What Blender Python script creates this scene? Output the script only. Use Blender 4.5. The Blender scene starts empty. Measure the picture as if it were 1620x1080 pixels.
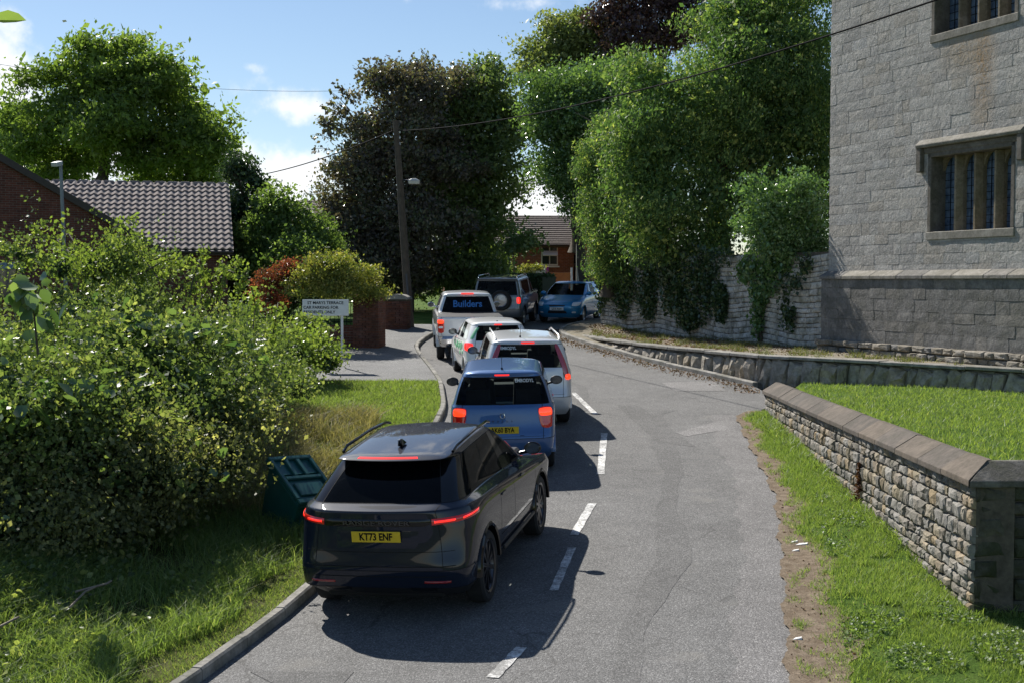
import bpy, bmesh, math, random
import numpy as np
from mathutils import Vector, Matrix
from mathutils.bvhtree import BVHTree
R = math.radians
rng = np.random.default_rng(7)
random.seed(7)
SC = bpy.context.scene
COL = SC.collection

# ------------------------------------------------------------------ camera
F_PX = 2050.0; CX = 810.0; CY = 540.0; PITCH = R(2.65); CAMZ = 4.2
cam = bpy.data.objects.new('camera', bpy.data.cameras.new('camera'))
COL.objects.link(cam)
cam.location = (0, 0, CAMZ)
cam.rotation_euler = (R(90) - PITCH, 0, 0)
cam.data.sensor_width = 36.0
cam.data.lens = 36.0 * F_PX / 1620.0
cam.data.clip_end = 3000
SC.camera = cam

# ------------------------------------------------------------------ light
SUN_AZ = R(31)      # to the left of straight ahead (+Y)
SUN_EL = R(43.5)
world = bpy.data.worlds.new('World'); SC.world = world; world.use_nodes = True
sun = bpy.data.objects.new('sun', bpy.data.lights.new('sun', 'SUN')); COL.objects.link(sun)
sun.data.energy = 4.6; sun.data.angle = R(0.55); sun.data.color = (1.0, 0.955, 0.88)
to_sun = Vector((-math.sin(SUN_AZ) * math.cos(SUN_EL), math.cos(SUN_AZ) * math.cos(SUN_EL), math.sin(SUN_EL)))
sun.rotation_euler = to_sun.to_track_quat('Z', 'Y').to_euler()
sun.location = to_sun * 60
SC.view_settings.view_transform = 'Standard'; SC.view_settings.look = 'None'
SC.view_settings.gamma = 1.0; SC.view_settings.use_curve_mapping = False
SC.view_settings.exposure = 0.62
SC.cycles.use_denoising = True
SC.cycles.max_bounces = 7; SC.cycles.transparent_max_bounces = 10
SC.cycles.diffuse_bounces = 4; SC.cycles.glossy_bounces = 3; SC.cycles.transmission_bounces = 5
SC.cycles.caustics_reflective = False; SC.cycles.caustics_refractive = False
SC.cycles.sample_clamp_indirect = 6

def build_sky():
    nt = world.node_tree; N = nt.nodes; Lk = nt.links
    for n in list(N): N.remove(n)
    out = N.new('ShaderNodeOutputWorld'); bg = N.new('ShaderNodeBackground')
    bg.inputs['Strength'].default_value = 0.070
    sky = N.new('ShaderNodeTexSky'); sky.sky_type = 'NISHITA'; sky.sun_disc = False
    sky.sun_elevation = SUN_EL; sky.sun_rotation = -SUN_AZ
    sky.air_density = 1.0; sky.dust_density = 0.25; sky.ozone_density = 2.5; sky.altitude = 400
    tc = N.new('ShaderNodeTexCoord')
    # cumulus: fixed directions in the sky plus a broken field all round
    def direction(px, py):
        a = (px - CX) / F_PX; b = -(py - CY) / F_PX
        f = Vector((0, math.cos(PITCH), -math.sin(PITCH))); u = Vector((0, math.sin(PITCH), math.cos(PITCH)))
        return (f + Vector((1, 0, 0)) * a + u * b).normalized()
    noise = N.new('ShaderNodeTexNoise'); noise.inputs['Scale'].default_value = 26; noise.inputs['Detail'].default_value = 9
    noise.inputs['Roughness'].default_value = 0.58
    Lk.new(tc.outputs['Generated'], noise.inputs['Vector'])
    total = None
    for (px, py, rx, rz, st) in [(457, 172, .034, .0125, 1.0), (-10, 150, .040, .050, 1.3), (440, 292, .055, .030, 1.2),
                                 (395, 108, .010, .005, .45), (380, 140, .02, .01, .42), (740, 6, .08, .006, .5),
                                 (840, 335, .05, .03, 1.3), (250, 268, .10, .022, 1.0), (930, 400, .1, .02, 1.2), (-300, 100, .12, .07, 1.2),
                                 (1500, -500, .2, .08, 1.2), (300, -600, .25, .09, 1.1)]:
        d = direction(px, py)
        sub = N.new('ShaderNodeVectorMath'); sub.operation = 'SUBTRACT'
        Lk.new(tc.outputs['Generated'], sub.inputs[0]); sub.inputs[1].default_value = d
        mul = N.new('ShaderNodeVectorMath'); mul.operation = 'MULTIPLY'
        Lk.new(sub.outputs[0], mul.inputs[0]); mul.inputs[1].default_value = (1 / rx, 1 / rx, 1 / rz)
        ln = N.new('ShaderNodeVectorMath'); ln.operation = 'LENGTH'; Lk.new(mul.outputs[0], ln.inputs[0])
        m = N.new('ShaderNodeMapRange'); m.inputs[1].default_value = 0; m.inputs[2].default_value = 1.45
        m.inputs[3].default_value = st; m.inputs[4].default_value = 0
        Lk.new(ln.outputs['Value'], m.inputs[0])
        if total is None: total = m.outputs[0]
        else:
            mx = N.new('ShaderNodeMath'); mx.operation = 'MAXIMUM'; Lk.new(total, mx.inputs[0]); Lk.new(m.outputs[0], mx.inputs[1]); total = mx.outputs[0]
    n2 = N.new('ShaderNodeMath'); n2.operation = 'MULTIPLY_ADD'; n2.inputs[1].default_value = 2.4; n2.inputs[2].default_value = -1.2
    Lk.new(noise.outputs['Fac'], n2.inputs[0])
    ad = N.new('ShaderNodeMath'); ad.operation = 'ADD'; Lk.new(total, ad.inputs[0]); Lk.new(n2.outputs[0], ad.inputs[1])
    mr = N.new('ShaderNodeMapRange'); mr.interpolation_type = 'SMOOTHSTEP'
    mr.inputs[1].default_value = 0.18; mr.inputs[2].default_value = 0.95; mr.inputs[4].default_value = 0.92
    Lk.new(ad.outputs[0], mr.inputs[0])
    gate = N.new('ShaderNodeMath'); gate.operation = 'MULTIPLY'; Lk.new(mr.outputs[0], gate.inputs[0])
    g2 = N.new('ShaderNodeMapRange'); g2.inputs[1].default_value = 0.0; g2.inputs[2].default_value = 0.12; Lk.new(total, g2.inputs[0])
    Lk.new(g2.outputs[0], gate.inputs[1])
    mix = N.new('ShaderNodeMix'); mix.data_type = 'RGBA'
    Lk.new(gate.outputs[0], mix.inputs['Factor']); Lk.new(sky.outputs[0], mix.inputs['A'])
    mix.inputs['B'].default_value = (10.5, 10.6, 10.8, 1)
    Lk.new(mix.outputs['Result'], bg.inputs['Color']); Lk.new(bg.outputs[0], out.inputs[0])
build_sky()

# ------------------------------------------------------------------ photo pixel -> place
def ray(px, py):
    a = (px - CX) / F_PX; b = -(py - CY) / F_PX
    return Vector((a, math.cos(PITCH) + b * math.sin(PITCH), -math.sin(PITCH) + b * math.cos(PITCH)))
def P(px, py, D):
    d = ray(px, py); t = D / d.y
    return Vector((d.x * t, D, CAMZ + d.z * t))
def sstep(a, b, x):
    t = min(1.0, max(0.0, (x - a) / (b - a))); return t * t * (3 - 2 * t)
def lerp(a, b, t): return a + (b - a) * t
def interp(pts, v):
    if v <= pts[0][0]: return pts[0][1]
    for (a, p), (b, q) in zip(pts, pts[1:]):
        if v <= b: return p + (q - p) * (v - a) / (b - a)
    return pts[-1][1]

# ------------------------------------------------------------------ heights
def zr(x, y):
    s = 0.056 * y if y < 48 else 2.688 + 0.028 * (min(y, 90) - 48)
    s = max(s, -1.5)
    return s + 0.045 * min(0.0, max(x, -4) - 1.6) * (1 - sstep(17, 25, y))
XL = [(-12, -8.5), (4, -6.2), (9, -3.9), (11.5, -3.02), (14.1, -2.33), (18, -1.78), (22, -1.5), (27, -1.36), (31, -1.66), (34, -2.12), (36.6, -2.55), (39, -2.85), (41, -2.8), (44, -2.45), (48, -2.4), (54, -1.5), (60, 2), (66, 9), (72, 20)]
XR = [(-12, -1.0), (4, 1.2), (8, 1.95), (11.4, 2.5), (15, 3.2), (18.9, 3.9), (24, 4.35), (26.5, 4.62), (27.2, 5.4), (30.4, 5.8), (32.5, 4.95), (34.8, 4.0), (38, 2.95), (40.5, 2.2), (42.4, 1.68), (44, 1.55), (46, 1.9), (48.4, 3.05), (51, 6), (54, 11), (60, 20), (72, 32)]
def smooth_tab(tab, y, w=0.7):
    return (interp(tab, y - w) + 2 * interp(tab, y) + interp(tab, y + w)) / 4
def xl(y): return smooth_tab(XL, y)
def xr(y): return smooth_tab(XR, y, 0.35)
def bank(x, y):          # left bank above the kerb
    d = xl(y) - x
    A = interp([(0, .75), (14, .75), (19, .6), (24, .25), (30, .02)], y)
    return zr(x, y) + 0.10 + A * sstep(.8, 5.0, d) + 0.035 * math.sin(x * 2.1 + y) * math.cos(y * 1.3) * sstep(.4, 1.5, d) * (1 - sstep(26, 30, y))
def verge(x, y):
    d = x - xr(y)
    return zr(x, y) + 0.012 + 0.05 * sstep(.1, .9, d) + 0.025 * math.sin(x * 3 + 1.1 * y) * sstep(.4, 1.4, d)
def lawn(x, y): return 1.84 + 0.03 * (min(x, 20) - 6) + .06 * sstep(26, 18, y) + .03 * math.sin(x * .9) * math.cos(y * .7)
PATHZ = 2.45
def G(px, py, zf=zr):
    lo, hi = 4.0, 90.0
    for _ in range(50):
        m = (lo + hi) / 2; p = P(px, py, m)
        if p.z > zf(p.x, p.y): lo = m
        else: hi = m
    return P(px, py, lo)

# ------------------------------------------------------------------ object helpers
def tag(o, label=None, cat=None, group=None, kind=None):
    if label: o['label'] = label
    if cat: o['category'] = cat
    if group: o['group'] = group
    if kind: o['kind'] = kind
    return o
def empty(name, loc=(0, 0, 0), rz=0.0, parent=None):
    o = bpy.data.objects.new(name, None); COL.objects.link(o); o.empty_display_size = .2
    o.location = loc; o.rotation_euler = (0, 0, rz); o.parent = parent
    return o
def link(name, me, mats=None, parent=None):
    o = bpy.data.objects.new(name, me); COL.objects.link(o)
    if mats is not None:
        for m in (mats if isinstance(mats, (list, tuple)) else [mats]): me.materials.append(m)
    o.parent = parent
    return o
def np_mesh(name, verts, faces, nper, smooth=False, tint=None, uv=None):
    me = bpy.data.meshes.new(name)
    verts = np.asarray(verts, dtype=np.float32).reshape(-1, 3); faces = np.asarray(faces, dtype=np.int32).reshape(-1, nper)
    me.vertices.add(len(verts)); me.vertices.foreach_set('co', verts.ravel())
    me.loops.add(faces.size); me.loops.foreach_set('vertex_index', faces.ravel())
    me.polygons.add(len(faces)); me.polygons.foreach_set('loop_start', np.arange(0, faces.size, nper, dtype=np.int32))
    me.update(calc_edges=True)
    if smooth: me.polygons.foreach_set('use_smooth', np.ones(len(faces), dtype=bool))
    if tint is not None:
        a = me.attributes.new('tint', 'FLOAT', 'POINT'); a.data.foreach_set('value', np.asarray(tint, dtype=np.float32))
    return me
class MB:
    """collects simple solids into one mesh"""
    def __init__(s): s.bm = bmesh.new(); s.uv = None
    def box(s, c, size, rot=None, taper=None):
        sx, sy, sz = [v / 2 for v in size]; vs = []
        for dz in (-1, 1):
            k = taper if (taper and dz > 0) else 1.0
            for dx, dy in ((-1, -1), (1, -1), (1, 1), (-1, 1)):
                v = Vector((dx * sx * k, dy * sy * k, dz * sz))
                if rot is not None: v = rot @ v
                vs.append(s.bm.verts.new(v + Vector(c)))
        for f in ((0, 3, 2, 1), (4, 5, 6, 7), (0, 1, 5, 4), (1, 2, 6, 5), (2, 3, 7, 6), (3, 0, 4, 7)):
            s.bm.faces.new([vs[i] for i in f])
        return s
    def hexa(s, b, t):    # bottom loop, top loop of points
        n = len(b); vb = [s.bm.verts.new(p) for p in b]; vt = [s.bm.verts.new(p) for p in t]
        s.bm.faces.new(vb[::-1]); s.bm.faces.new(vt)
        for i in range(n): s.bm.faces.new((vb[i], vb[(i + 1) % n], vt[(i + 1) % n], vt[i]))
        return s
    def tube(s, pts, r, seg=8, cap=True, r2=None):
        pts = [Vector(p) for p in pts]; rings = []; n = len(pts)
        for i, p in enumerate(pts):
            d = (pts[min(i + 1, n - 1)] - pts[max(i - 1, 0)]).normalized()
            a = d.cross(Vector((0, 0, 1))); a = a.normalized() if a.length > 1e-3 else Vector((1, 0, 0))
            b = d.cross(a).normalized()
            rr = r[i] if isinstance(r, (list, tuple)) else (r if r2 is None else lerp(r, r2, i / max(1, n - 1)))
            rings.append([s.bm.verts.new(p + (a * math.cos(t) + b * math.sin(t)) * rr) for t in [2 * math.pi * k / seg for k in range(seg)]])
        for A, B in zip(rings, rings[1:]):
            for k in range(seg): s.bm.faces.new((A[k], A[(k + 1) % seg], B[(k + 1) % seg], B[k]))
        if cap: s.bm.faces.new(rings[0]); s.bm.faces.new(rings[-1][::-1])
        return s
    def lathe(s, prof, c=(0, 0, 0), axis='Z', seg=24):   # prof: (radius, height)
        rings = []; c = Vector(c)
        for (rr, h) in prof:
            ring = []
            for k in range(seg):
                t = 2 * math.pi * k / seg; a, b = rr * math.cos(t), rr * math.sin(t)
                v = Vector((a, b, h)) if axis == 'Z' else (Vector((h, a, b)) if axis == 'X' else Vector((a, h, b)))
                ring.append(s.bm.verts.new(c + v))
            rings.append(ring)
        for A, B in zip(rings, rings[1:]):
            for k in range(seg): s.bm.faces.new((A[k], A[(k + 1) % seg], B[(k + 1) % seg], B[k]))
        return s
    def prism(s, poly, off):   # poly: 3D points, extruded by the vector off
        off = Vector(off); a = [Vector(p) for p in poly]; return s.hexa(a, [p + off for p in a])
    def build(s, name, mats=None, parent=None, smooth=False, bevel=0, seg=1, angle=30):
        bmesh.ops.recalc_face_normals(s.bm, faces=s.bm.faces[:])
        if bevel:
            es = [e for e in s.bm.edges if len(e.link_faces) == 2 and e.calc_face_angle(0) > R(angle)]
            bmesh.ops.bevel(s.bm, geom=es, offset=bevel, segments=seg, affect='EDGES', profile=.7)
        me = bpy.data.meshes.new(name); s.bm.to_mesh(me); s.bm.free()
        if smooth:
            me.polygons.foreach_set('use_smooth', [True] * len(me.polygons))
            try: me.set_sharp_from_angle(angle=R(40))
            except Exception: pass
        return link(name, me, mats, parent)
def set_uv_planar(me, udir, vdir, o=Vector((0, 0, 0))):
    uvl = me.uv_layers.new(name='UVMap')
    for l in me.loops:
        p = me.vertices[l.vertex_index].co - o
        uvl.data[l.index].uv = (p.dot(udir), p.dot(vdir))
def text(name, body, size, mat, parent, loc, rot, extrude=.002, align='CENTER', sx=1.0, bold=0.0):
    cu = bpy.data.curves.new(name, 'FONT'); cu.body = body; cu.size = size; cu.extrude = extrude
    cu.align_x = align; cu.align_y = 'CENTER'; cu.offset = bold; cu.resolution_u = 3
    cu.materials.append(mat)
    o = bpy.data.objects.new(name, cu); COL.objects.link(o); o.parent = parent
    dg = bpy.context.evaluated_depsgraph_get(); me = bpy.data.meshes.new_from_object(o.evaluated_get(dg))
    bpy.data.objects.remove(o); me.materials.clear(); o = link(name, me, mat, parent)
    o.location = loc; o.rotation_euler = rot; o.scale = (sx, 1, 1)
    return o

# ------------------------------------------------------------------ materials
class NT:
    def __init__(s, name):
        s.m = bpy.data.materials.new(name); s.m.use_nodes = True; s.t = s.m.node_tree
        s.b = s.t.nodes['Principled BSDF']; s.o = s.t.nodes['Material Output']
    def n(s, typ, ins=None, **kw):
        x = s.t.nodes.new(typ)
        for k, v in kw.items(): setattr(x, k, v)
        for k, v in (ins or {}).items():
            if hasattr(v, 'is_linked') or isinstance(v, bpy.types.NodeSocket): s.t.links.new(v, x.inputs[k])
            else: x.inputs[k].default_value = v
        return x
    def l(s, a, b): s.t.links.new(a, b)
    def noise(s, scale, detail=4, rough=.55, vec=None, dist=0):
        x = s.n('ShaderNodeTexNoise', {'Scale': scale, 'Detail': detail, 'Roughness': rough, 'Distortion': dist})
        if vec is not None: s.l(vec, x.inputs['Vector'])
        return x.outputs['Fac']
    def ramp(s, fac, stops, interp='LINEAR'):
        x = s.n('ShaderNodeValToRGB'); e = x.color_ramp.elements; x.color_ramp.interpolation = interp
        while len(e) < len(stops): e.new(.5)
        for i, (p, c) in enumerate(stops):
            e[i].position = p; e[i].color = (c, c, c, 1) if isinstance(c, (int, float)) else (*c, 1)
        s.l(fac, x.inputs[0]); return x.outputs[0]
    def mix(s, f, a, b, mode='MIX'):
        x = s.n('ShaderNodeMix', data_type='RGBA', blend_type=mode)
        for k, v in (('Factor', f), ('A', a), ('B', b)):
            if isinstance(v, bpy.types.NodeSocket): s.l(v, x.inputs[k])
            elif isinstance(v, (int, float)): x.inputs[k].default_value = v if k == 'Factor' else (v, v, v, 1)
            else: x.inputs[k].default_value = (*v, 1)
        return x.outputs['Result']
    def math(s, op, a, b=0.0, c=0.0):
        x = s.n('ShaderNodeMath', operation=op)
        for i, v in enumerate((a, b, c)):
            if isinstance(v, bpy.types.NodeSocket): s.l(v, x.inputs[i])
            else: x.inputs[i].default_value = v
        return x.outputs[0]
    def bump(s, h, strength=.5, dist=.01, prev=None):
        x = s.n('ShaderNodeBump', {'Strength': strength, 'Distance': dist}); s.l(h, x.inputs['Height'])
        if prev is not None: s.l(prev, x.inputs['Normal'])
        s.l(x.outputs[0], s.b.inputs['Normal']); return x.outputs[0]
    def obj(s): return s.n('ShaderNodeTexCoord').outputs['Object']
    def pos(s): return s.n('ShaderNodeNewGeometry').outputs['Position']
    def base(s, c):
        if isinstance(c, bpy.types.NodeSocket): s.l(c, s.b.inputs['Base Color'])
        else: s.b.inputs['Base Color'].default_value = (*c, 1)
    def set(s, **kw):
        names = dict(rough='Roughness', metal='Metallic', spec='Specular IOR Level', coat='Coat Weight', coatr='Coat Roughness', emit='Emission Strength', trans='Transmission Weight')
        for k, v in kw.items(): s.b.inputs[names[k]].default_value = v
        return s
def plain(name, c, rough=.6, metal=0, spec=.5, coat=0, var=.12, vscale=6, bump=0, bscale=60, emit=None, estr=0):
    t = NT(name); t.set(rough=rough, metal=metal, spec=spec, coat=coat, coatr=.04)
    p = t.obj(); n = t.noise(vscale, 5, .6, p)
    f = t.ramp(n, [(.3, 1 - var), (.7, 1 + var)])
    t.base(t.mix(1.0, c, f, 'MULTIPLY'))
    if bump: t.bump(t.noise(bscale, 4, .6, p), bump, .01)
    if emit: t.b.inputs['Emission Color'].default_value = (*emit, 1); t.set(emit=estr)
    return t.m
def stone_mat(name, cols, rand='object', moss=0.0, mosscol=(.05, .06, .02), rough=.9, bstr=.7, bdist=.02, bscale=22, lichen=.15, streak=None, lich=(.55, .53, .47)):
    t = NT(name); t.set(rough=rough, spec=.25); p = t.pos()
    r = t.n('ShaderNodeObjectInfo').outputs['Random'] if rand == 'object' else t.n('ShaderNodeNewGeometry').outputs['Random Per Island']
    k = len(cols); c = t.ramp(r, [(i / max(1, k - 1), cc) for i, cc in enumerate(cols)])
    n1 = t.noise(3.0, 6, .65, p); n2 = t.noise(16, 6, .7, p); n3 = t.noise(70, 4, .6, p)
    c = t.mix(1.0, c, t.ramp(n2, [(.28, .62), (.5, 1.0), (.75, 1.32)]), 'MULTIPLY')
    c = t.mix(t.ramp(n1, [(.5, 0.0), (.72, lichen * 2)]), c, lich)
    if moss: c = t.mix(t.ramp(n1, [(.38, moss), (.56, 0.0)]), c, mosscol)
    if streak:
        for (ctr, ax, col, st) in streak:
            d = t.n('ShaderNodeVectorMath', operation='SUBTRACT'); t.l(p, d.inputs[0]); d.inputs[1].default_value = ctr
            m = t.n('ShaderNodeVectorMath', operation='MULTIPLY'); t.l(d.outputs[0], m.inputs[0]); m.inputs[1].default_value = ax
            ln = t.n('ShaderNodeVectorMath', operation='LENGTH'); t.l(m.outputs[0], ln.inputs[0])
            f = t.math('SUBTRACT', 1.15, ln.outputs['Value']); f = t.math('MULTIPLY', f, t.ramp(n2, [(.35, 0.0), (.6, 1.3)])); f = t.math('MULTIPLY', f, st)
            x = t.n('ShaderNodeClamp'); t.l(f, x.inputs[0]); c = t.mix(x.outputs[0], c, col)
    t.base(c)
    b = t.bump(t.noise(bscale, 7, .72, p), bstr, bdist); t.bump(n3, bstr * .6, .006, b)
    return t.m
def leaf_mat(name, stops, rough=.45, trans=.35, spec=.35, tcol=1.7, gain=1.0):
    stops = [(p_, tuple(min(.6, gain * (.86 * v_ + .14 * (.3 * c_[0] + .6 * c_[1] + .1 * c_[2]))) for v_ in c_)) for p_, c_ in stops]
    t = NT(name); t.set(rough=rough, spec=spec)
    a = t.n('ShaderNodeAttribute', attribute_name='tint').outputs['Fac']
    c = t.ramp(a, stops); t.base(c)
    tr = t.n('ShaderNodeBsdfTranslucent'); t.l(t.mix(1.0, c, (tcol, tcol * 1.05, tcol * .45), 'MULTIPLY'), tr.inputs['Color'])
    ms = t.n('ShaderNodeMixShader', {'Fac': trans}); t.l(t.b.outputs[0], ms.inputs[1]); t.l(tr.outputs[0], ms.inputs[2]); t.l(ms.outputs[0], t.o.inputs['Surface'])
    return t.m
def brick_mat(name, c1=(.26, .085, .05), c2=(.17, .055, .04), mortar=(.30, .27, .23)):
    t = NT(name); t.set(rough=.85, spec=.25)
    uv = t.n('ShaderNodeTexCoord').outputs['UV']
    b = t.n('ShaderNodeTexBrick', {'Scale': 1.0, 'Mortar Size': .006, 'Mortar Smooth': .2, 'Bias': -.1, 'Brick Width': .225, 'Row Height': .075, 'Color1': (*c1, 1), 'Color2': (*c2, 1), 'Mortar': (*mortar, 1)})
    t.l(uv, b.inputs['Vector'])
    n = t.noise(5, 5, .6, t.pos()); c = t.mix(1.0, b.outputs['Color'], t.ramp(n, [(.3, .75), (.7, 1.2)]), 'MULTIPLY')
    t.base(c); h = t.math('SUBTRACT', 1.0, b.outputs['Fac']); t.bump(h, .6, .008)
    return t.m

def paint(name, c, metal=.5, rough=.32, flake=.1, dusty=1.0, spec=.3, coat=1.0):
    t = NT(name); t.set(rough=rough, metal=metal, coat=1.0, coatr=.03, spec=spec)
    p = t.obj(); n = t.noise(420, 2, .5, p); d = t.noise(3.5, 6, .7, p)
    c1 = t.mix(1.0, c, t.ramp(n, [(.3, 1 - flake), (.7, 1 + flake)]), 'MULTIPLY')
    z = t.n('ShaderNodeSeparateXYZ'); t.l(p, z.inputs[0])
    low = t.n('ShaderNodeMapRange', {1: .6, 2: .15, 3: 0.0, 4: .22 * dusty}); t.l(z.outputs[2], low.inputs[0])
    dust = t.math('MULTIPLY', low.outputs[0], t.ramp(d, [(.3, .25), (.75, 1.0)]))
    t.base(t.mix(dust, c1, (.16, .135, .10)))
    t.l(t.math('MULTIPLY_ADD', dust, .5, rough), t.b.inputs['Roughness'])
    cr = t.math('MULTIPLY_ADD', t.ramp(d, [(.4, 0.0), (.8, .06)]), 1.0, .015); t.l(cr, t.b.inputs['Coat Roughness'])
    t.l(t.math('MULTIPLY', t.math('SUBTRACT', 1.0, dust), coat), t.b.inputs['Coat Weight'])
    return t.m
def glass_mat(name, tint=(.12, .15, .16), dark=.0):
    t = NT(name); t.b.inputs['Base Color'].default_value = (.01, .012, .014, 1); t.set(rough=.03, spec=.5, coat=0)
    tr = t.n('ShaderNodeBsdfTransparent', {'Color': (*tint, 1)})
    lw = t.n('ShaderNodeLayerWeight', {'Blend': .28})
    f = t.math('MULTIPLY_ADD', lw.outputs['Fresnel'], .9, .10 + dark)
    sm = t.noise(9, 4, .6, t.obj()); f = t.math('MULTIPLY_ADD', sm, .06, f)
    ms = t.n('ShaderNodeMixShader'); t.l(f, ms.inputs[0]); t.l(tr.outputs[0], ms.inputs[1]); t.l(t.b.outputs[0], ms.inputs[2]); t.l(ms.outputs[0], t.o.inputs['Surface'])
    return t.m
def lamp_mat(name, c, emit=0.0):
    t = NT(name); t.set(rough=.08, spec=.6, coat=1.0)
    w = t.n('ShaderNodeTexVoronoi', {'Scale': 45.0}); t.l(t.obj(), w.inputs['Vector'])
    t.base(t.mix(1.0, c, t.ramp(w.outputs['Distance'], [(0, .75), (.5, 1.2)]), 'MULTIPLY'))
    if emit: t.b.inputs['Emission Color'].default_value = (c[0], c[1] * .6, c[2] * .6, 1); t.set(emit=emit)
    return t.m
M = {}
M['rubber'] = plain('tyre_rubber', (.02, .02, .021), .85, var=.3, vscale=12, bump=.3)
M['blackplastic'] = plain('black_plastic', (.018, .018, .02), .5, var=.2)
M['blackgloss'] = plain('black_gloss', (.006, .006, .007), .08, var=.1)
M['liner'] = plain('arch_liner', (.012, .012, .012), .95)
M['alloy'] = plain('alloy', (.42, .43, .45), .28, metal=.9, var=.08)
M['darkalloy'] = plain('dark_alloy', (.10, .10, .11), .3, metal=.9, var=.08)
M['chrome'] = plain('chrome', (.7, .7, .72), .12, metal=1, var=.05)
M['mirrorglass'] = plain('mirror_glass', (.16, .17, .18), .12, metal=.8, var=.4, vscale=14)
M['seat'] = plain('seat_cloth', (.035, .035, .04), .9, var=.2)
M['glass'] = glass_mat('car_glass', (.75, .82, .79))
M['glass_dark'] = glass_mat('privacy_glass', (.05, .06, .065), .10)
M['red_lamp'] = lamp_mat('red_lamp', (.42, .012, .01), .08)
M['red_lit'] = lamp_mat('red_lamp_lit', (.95, .035, .02), .9)
M['orange_lit'] = lamp_mat('brake_lamp_lit', (1.0, .08, .02), 1.0)
M['dim_red'] = lamp_mat('red_reflector', (.28, .012, .012))
M['clear_lamp'] = lamp_mat('clear_lamp', (.7, .72, .75))
M['yellow_plate'] = plain('yellow_plate', (.72, .50, .02), .45, var=.06)
M['white_plate'] = plain('white_plate', (.75, .76, .76), .45, var=.06)
M['ink'] = plain('black_ink', (.01, .01, .012), .9, spec=.1)
M['gap'] = plain('panel_gap', (.004, .004, .005), .9)
# ------------------------------------------------------------------ cars
NC = 17   # columns in half an outline
def half_outline(s):
    w, yr, yf = s['w'], s['yr'], s['yf']; rx, ry = s.get('rcr', (.16, .16)); fx, fy = s.get('rcf', (.22, .25))
    br, bf = s.get('br', .05), s.get('bf', .12)
    def rb(x): return yr + br * (x / w) ** 2
    def fb(x): return yf - bf * (x / w) ** 2
    a = w - rx; c = w - fx
    pts = [(0, rb(0)), (a * .42, rb(a * .42)), (a * .8, rb(a * .8)), (a, rb(a)), (w - rx * .22, rb(a) + ry * .3), (w, rb(a) + ry)]
    bulge = s.get('bulge', 0)
    y0, y1 = rb(a) + ry, fb(c) - fy
    for y in s['sy']:
        y = min(max(y, y0 + .01), y1 - .01)
        pts.append((w + bulge * math.sin(math.pi * (y - y0) / max(.1, (y1 - y0))), y))
    pts += [(w, y1), (w - fx * .22, fb(c) - fy * .3), (c, fb(c)), (c * .8, fb(c * .8)), (c * .42, fb(c * .42)), (0, fb(0))]
    return pts
def car_shell(slices, region, lvl=2):
    bm = bmesh.new(); rings = []
    for s in slices:
        h = half_outline(s); z = s['z']
        zf = (lambda y, z=z: z) if isinstance(z, (int, float)) else (lambda y, z=z: interp(z, y))
        crown = s.get('crown', 0)
        ring = []
        for (x, y) in h: ring.append(bm.verts.new((x, y, zf(y) + crown * (1 - (x / s['w']) ** 2))))
        for (x, y) in h[-2:0:-1]: ring.append(bm.verts.new((-x, y, zf(y) + crown * (1 - (x / s['w']) ** 2))))
        rings.append(ring)
    parts = []; n = len(rings[0])
    def idx(key):
        if key not in parts: parts.append(key)
        return parts.index(key)
    cl = bm.edges.layers.float.new('crease_edge')
    for k, (A, B) in enumerate(zip(rings, rings[1:])):
        for i in range(n):
            f = bm.faces.new((A[i], A[(i + 1) % n], B[(i + 1) % n], B[i]))
            side = 1 if i < NC - 1 else -1
            j = i if side == 1 else n - 1 - i
            f.material_index = idx(region(k, j, side))
    T = rings[-1]
    for j in range(NC - 1):
        a, b = T[j], T[j + 1]; c, d = T[(n - j - 1) % n], T[(n - j) % n]
        vs = []
        for v in (a, b, c, d):
            if v not in vs: vs.append(v)
        if len(vs) >= 3: bm.faces.new(vs).material_index = idx(region(len(slices) - 1, j, 1))
    for k, s in enumerate(slices):
        c = s.get('cr', 0)
        if c:
            r0, r1 = s.get('crj', (0, NC))
            for i in range(n):
                j = i if i < NC - 1 else n - 1 - i
                if r0 <= j < r1:
                    e = bm.edges.get((rings[k][i], rings[k][(i + 1) % n]))
                    e[cl] = c
    bmesh.ops.recalc_face_normals(bm, faces=bm.faces[:])
    me = bpy.data.meshes.new('shell'); bm.to_mesh(me); bm.free()
    for _ in parts: me.materials.append(None)
    ob = bpy.data.objects.new('shell', me); COL.objects.link(ob)
    md = ob.modifiers.new('s', 'SUBSURF'); md.levels = lvl; md.render_levels = lvl
    dg = bpy.context.evaluated_depsgraph_get(); ev = ob.evaluated_get(dg); m2 = bpy.data.meshes.new_from_object(ev)
    co = np.empty(len(m2.vertices) * 3); m2.vertices.foreach_get('co', co); co = co.reshape(-1, 3)
    mi = np.empty(len(m2.polygons), dtype=np.int32); m2.polygons.foreach_get('material_index', mi)
    polys = [tuple(p.vertices) for p in m2.polygons]
    bpy.data.objects.remove(ob); bpy.data.meshes.remove(me); bpy.data.meshes.remove(m2)
    # make sure normals face outwards
    return co, polys, mi, parts

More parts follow.
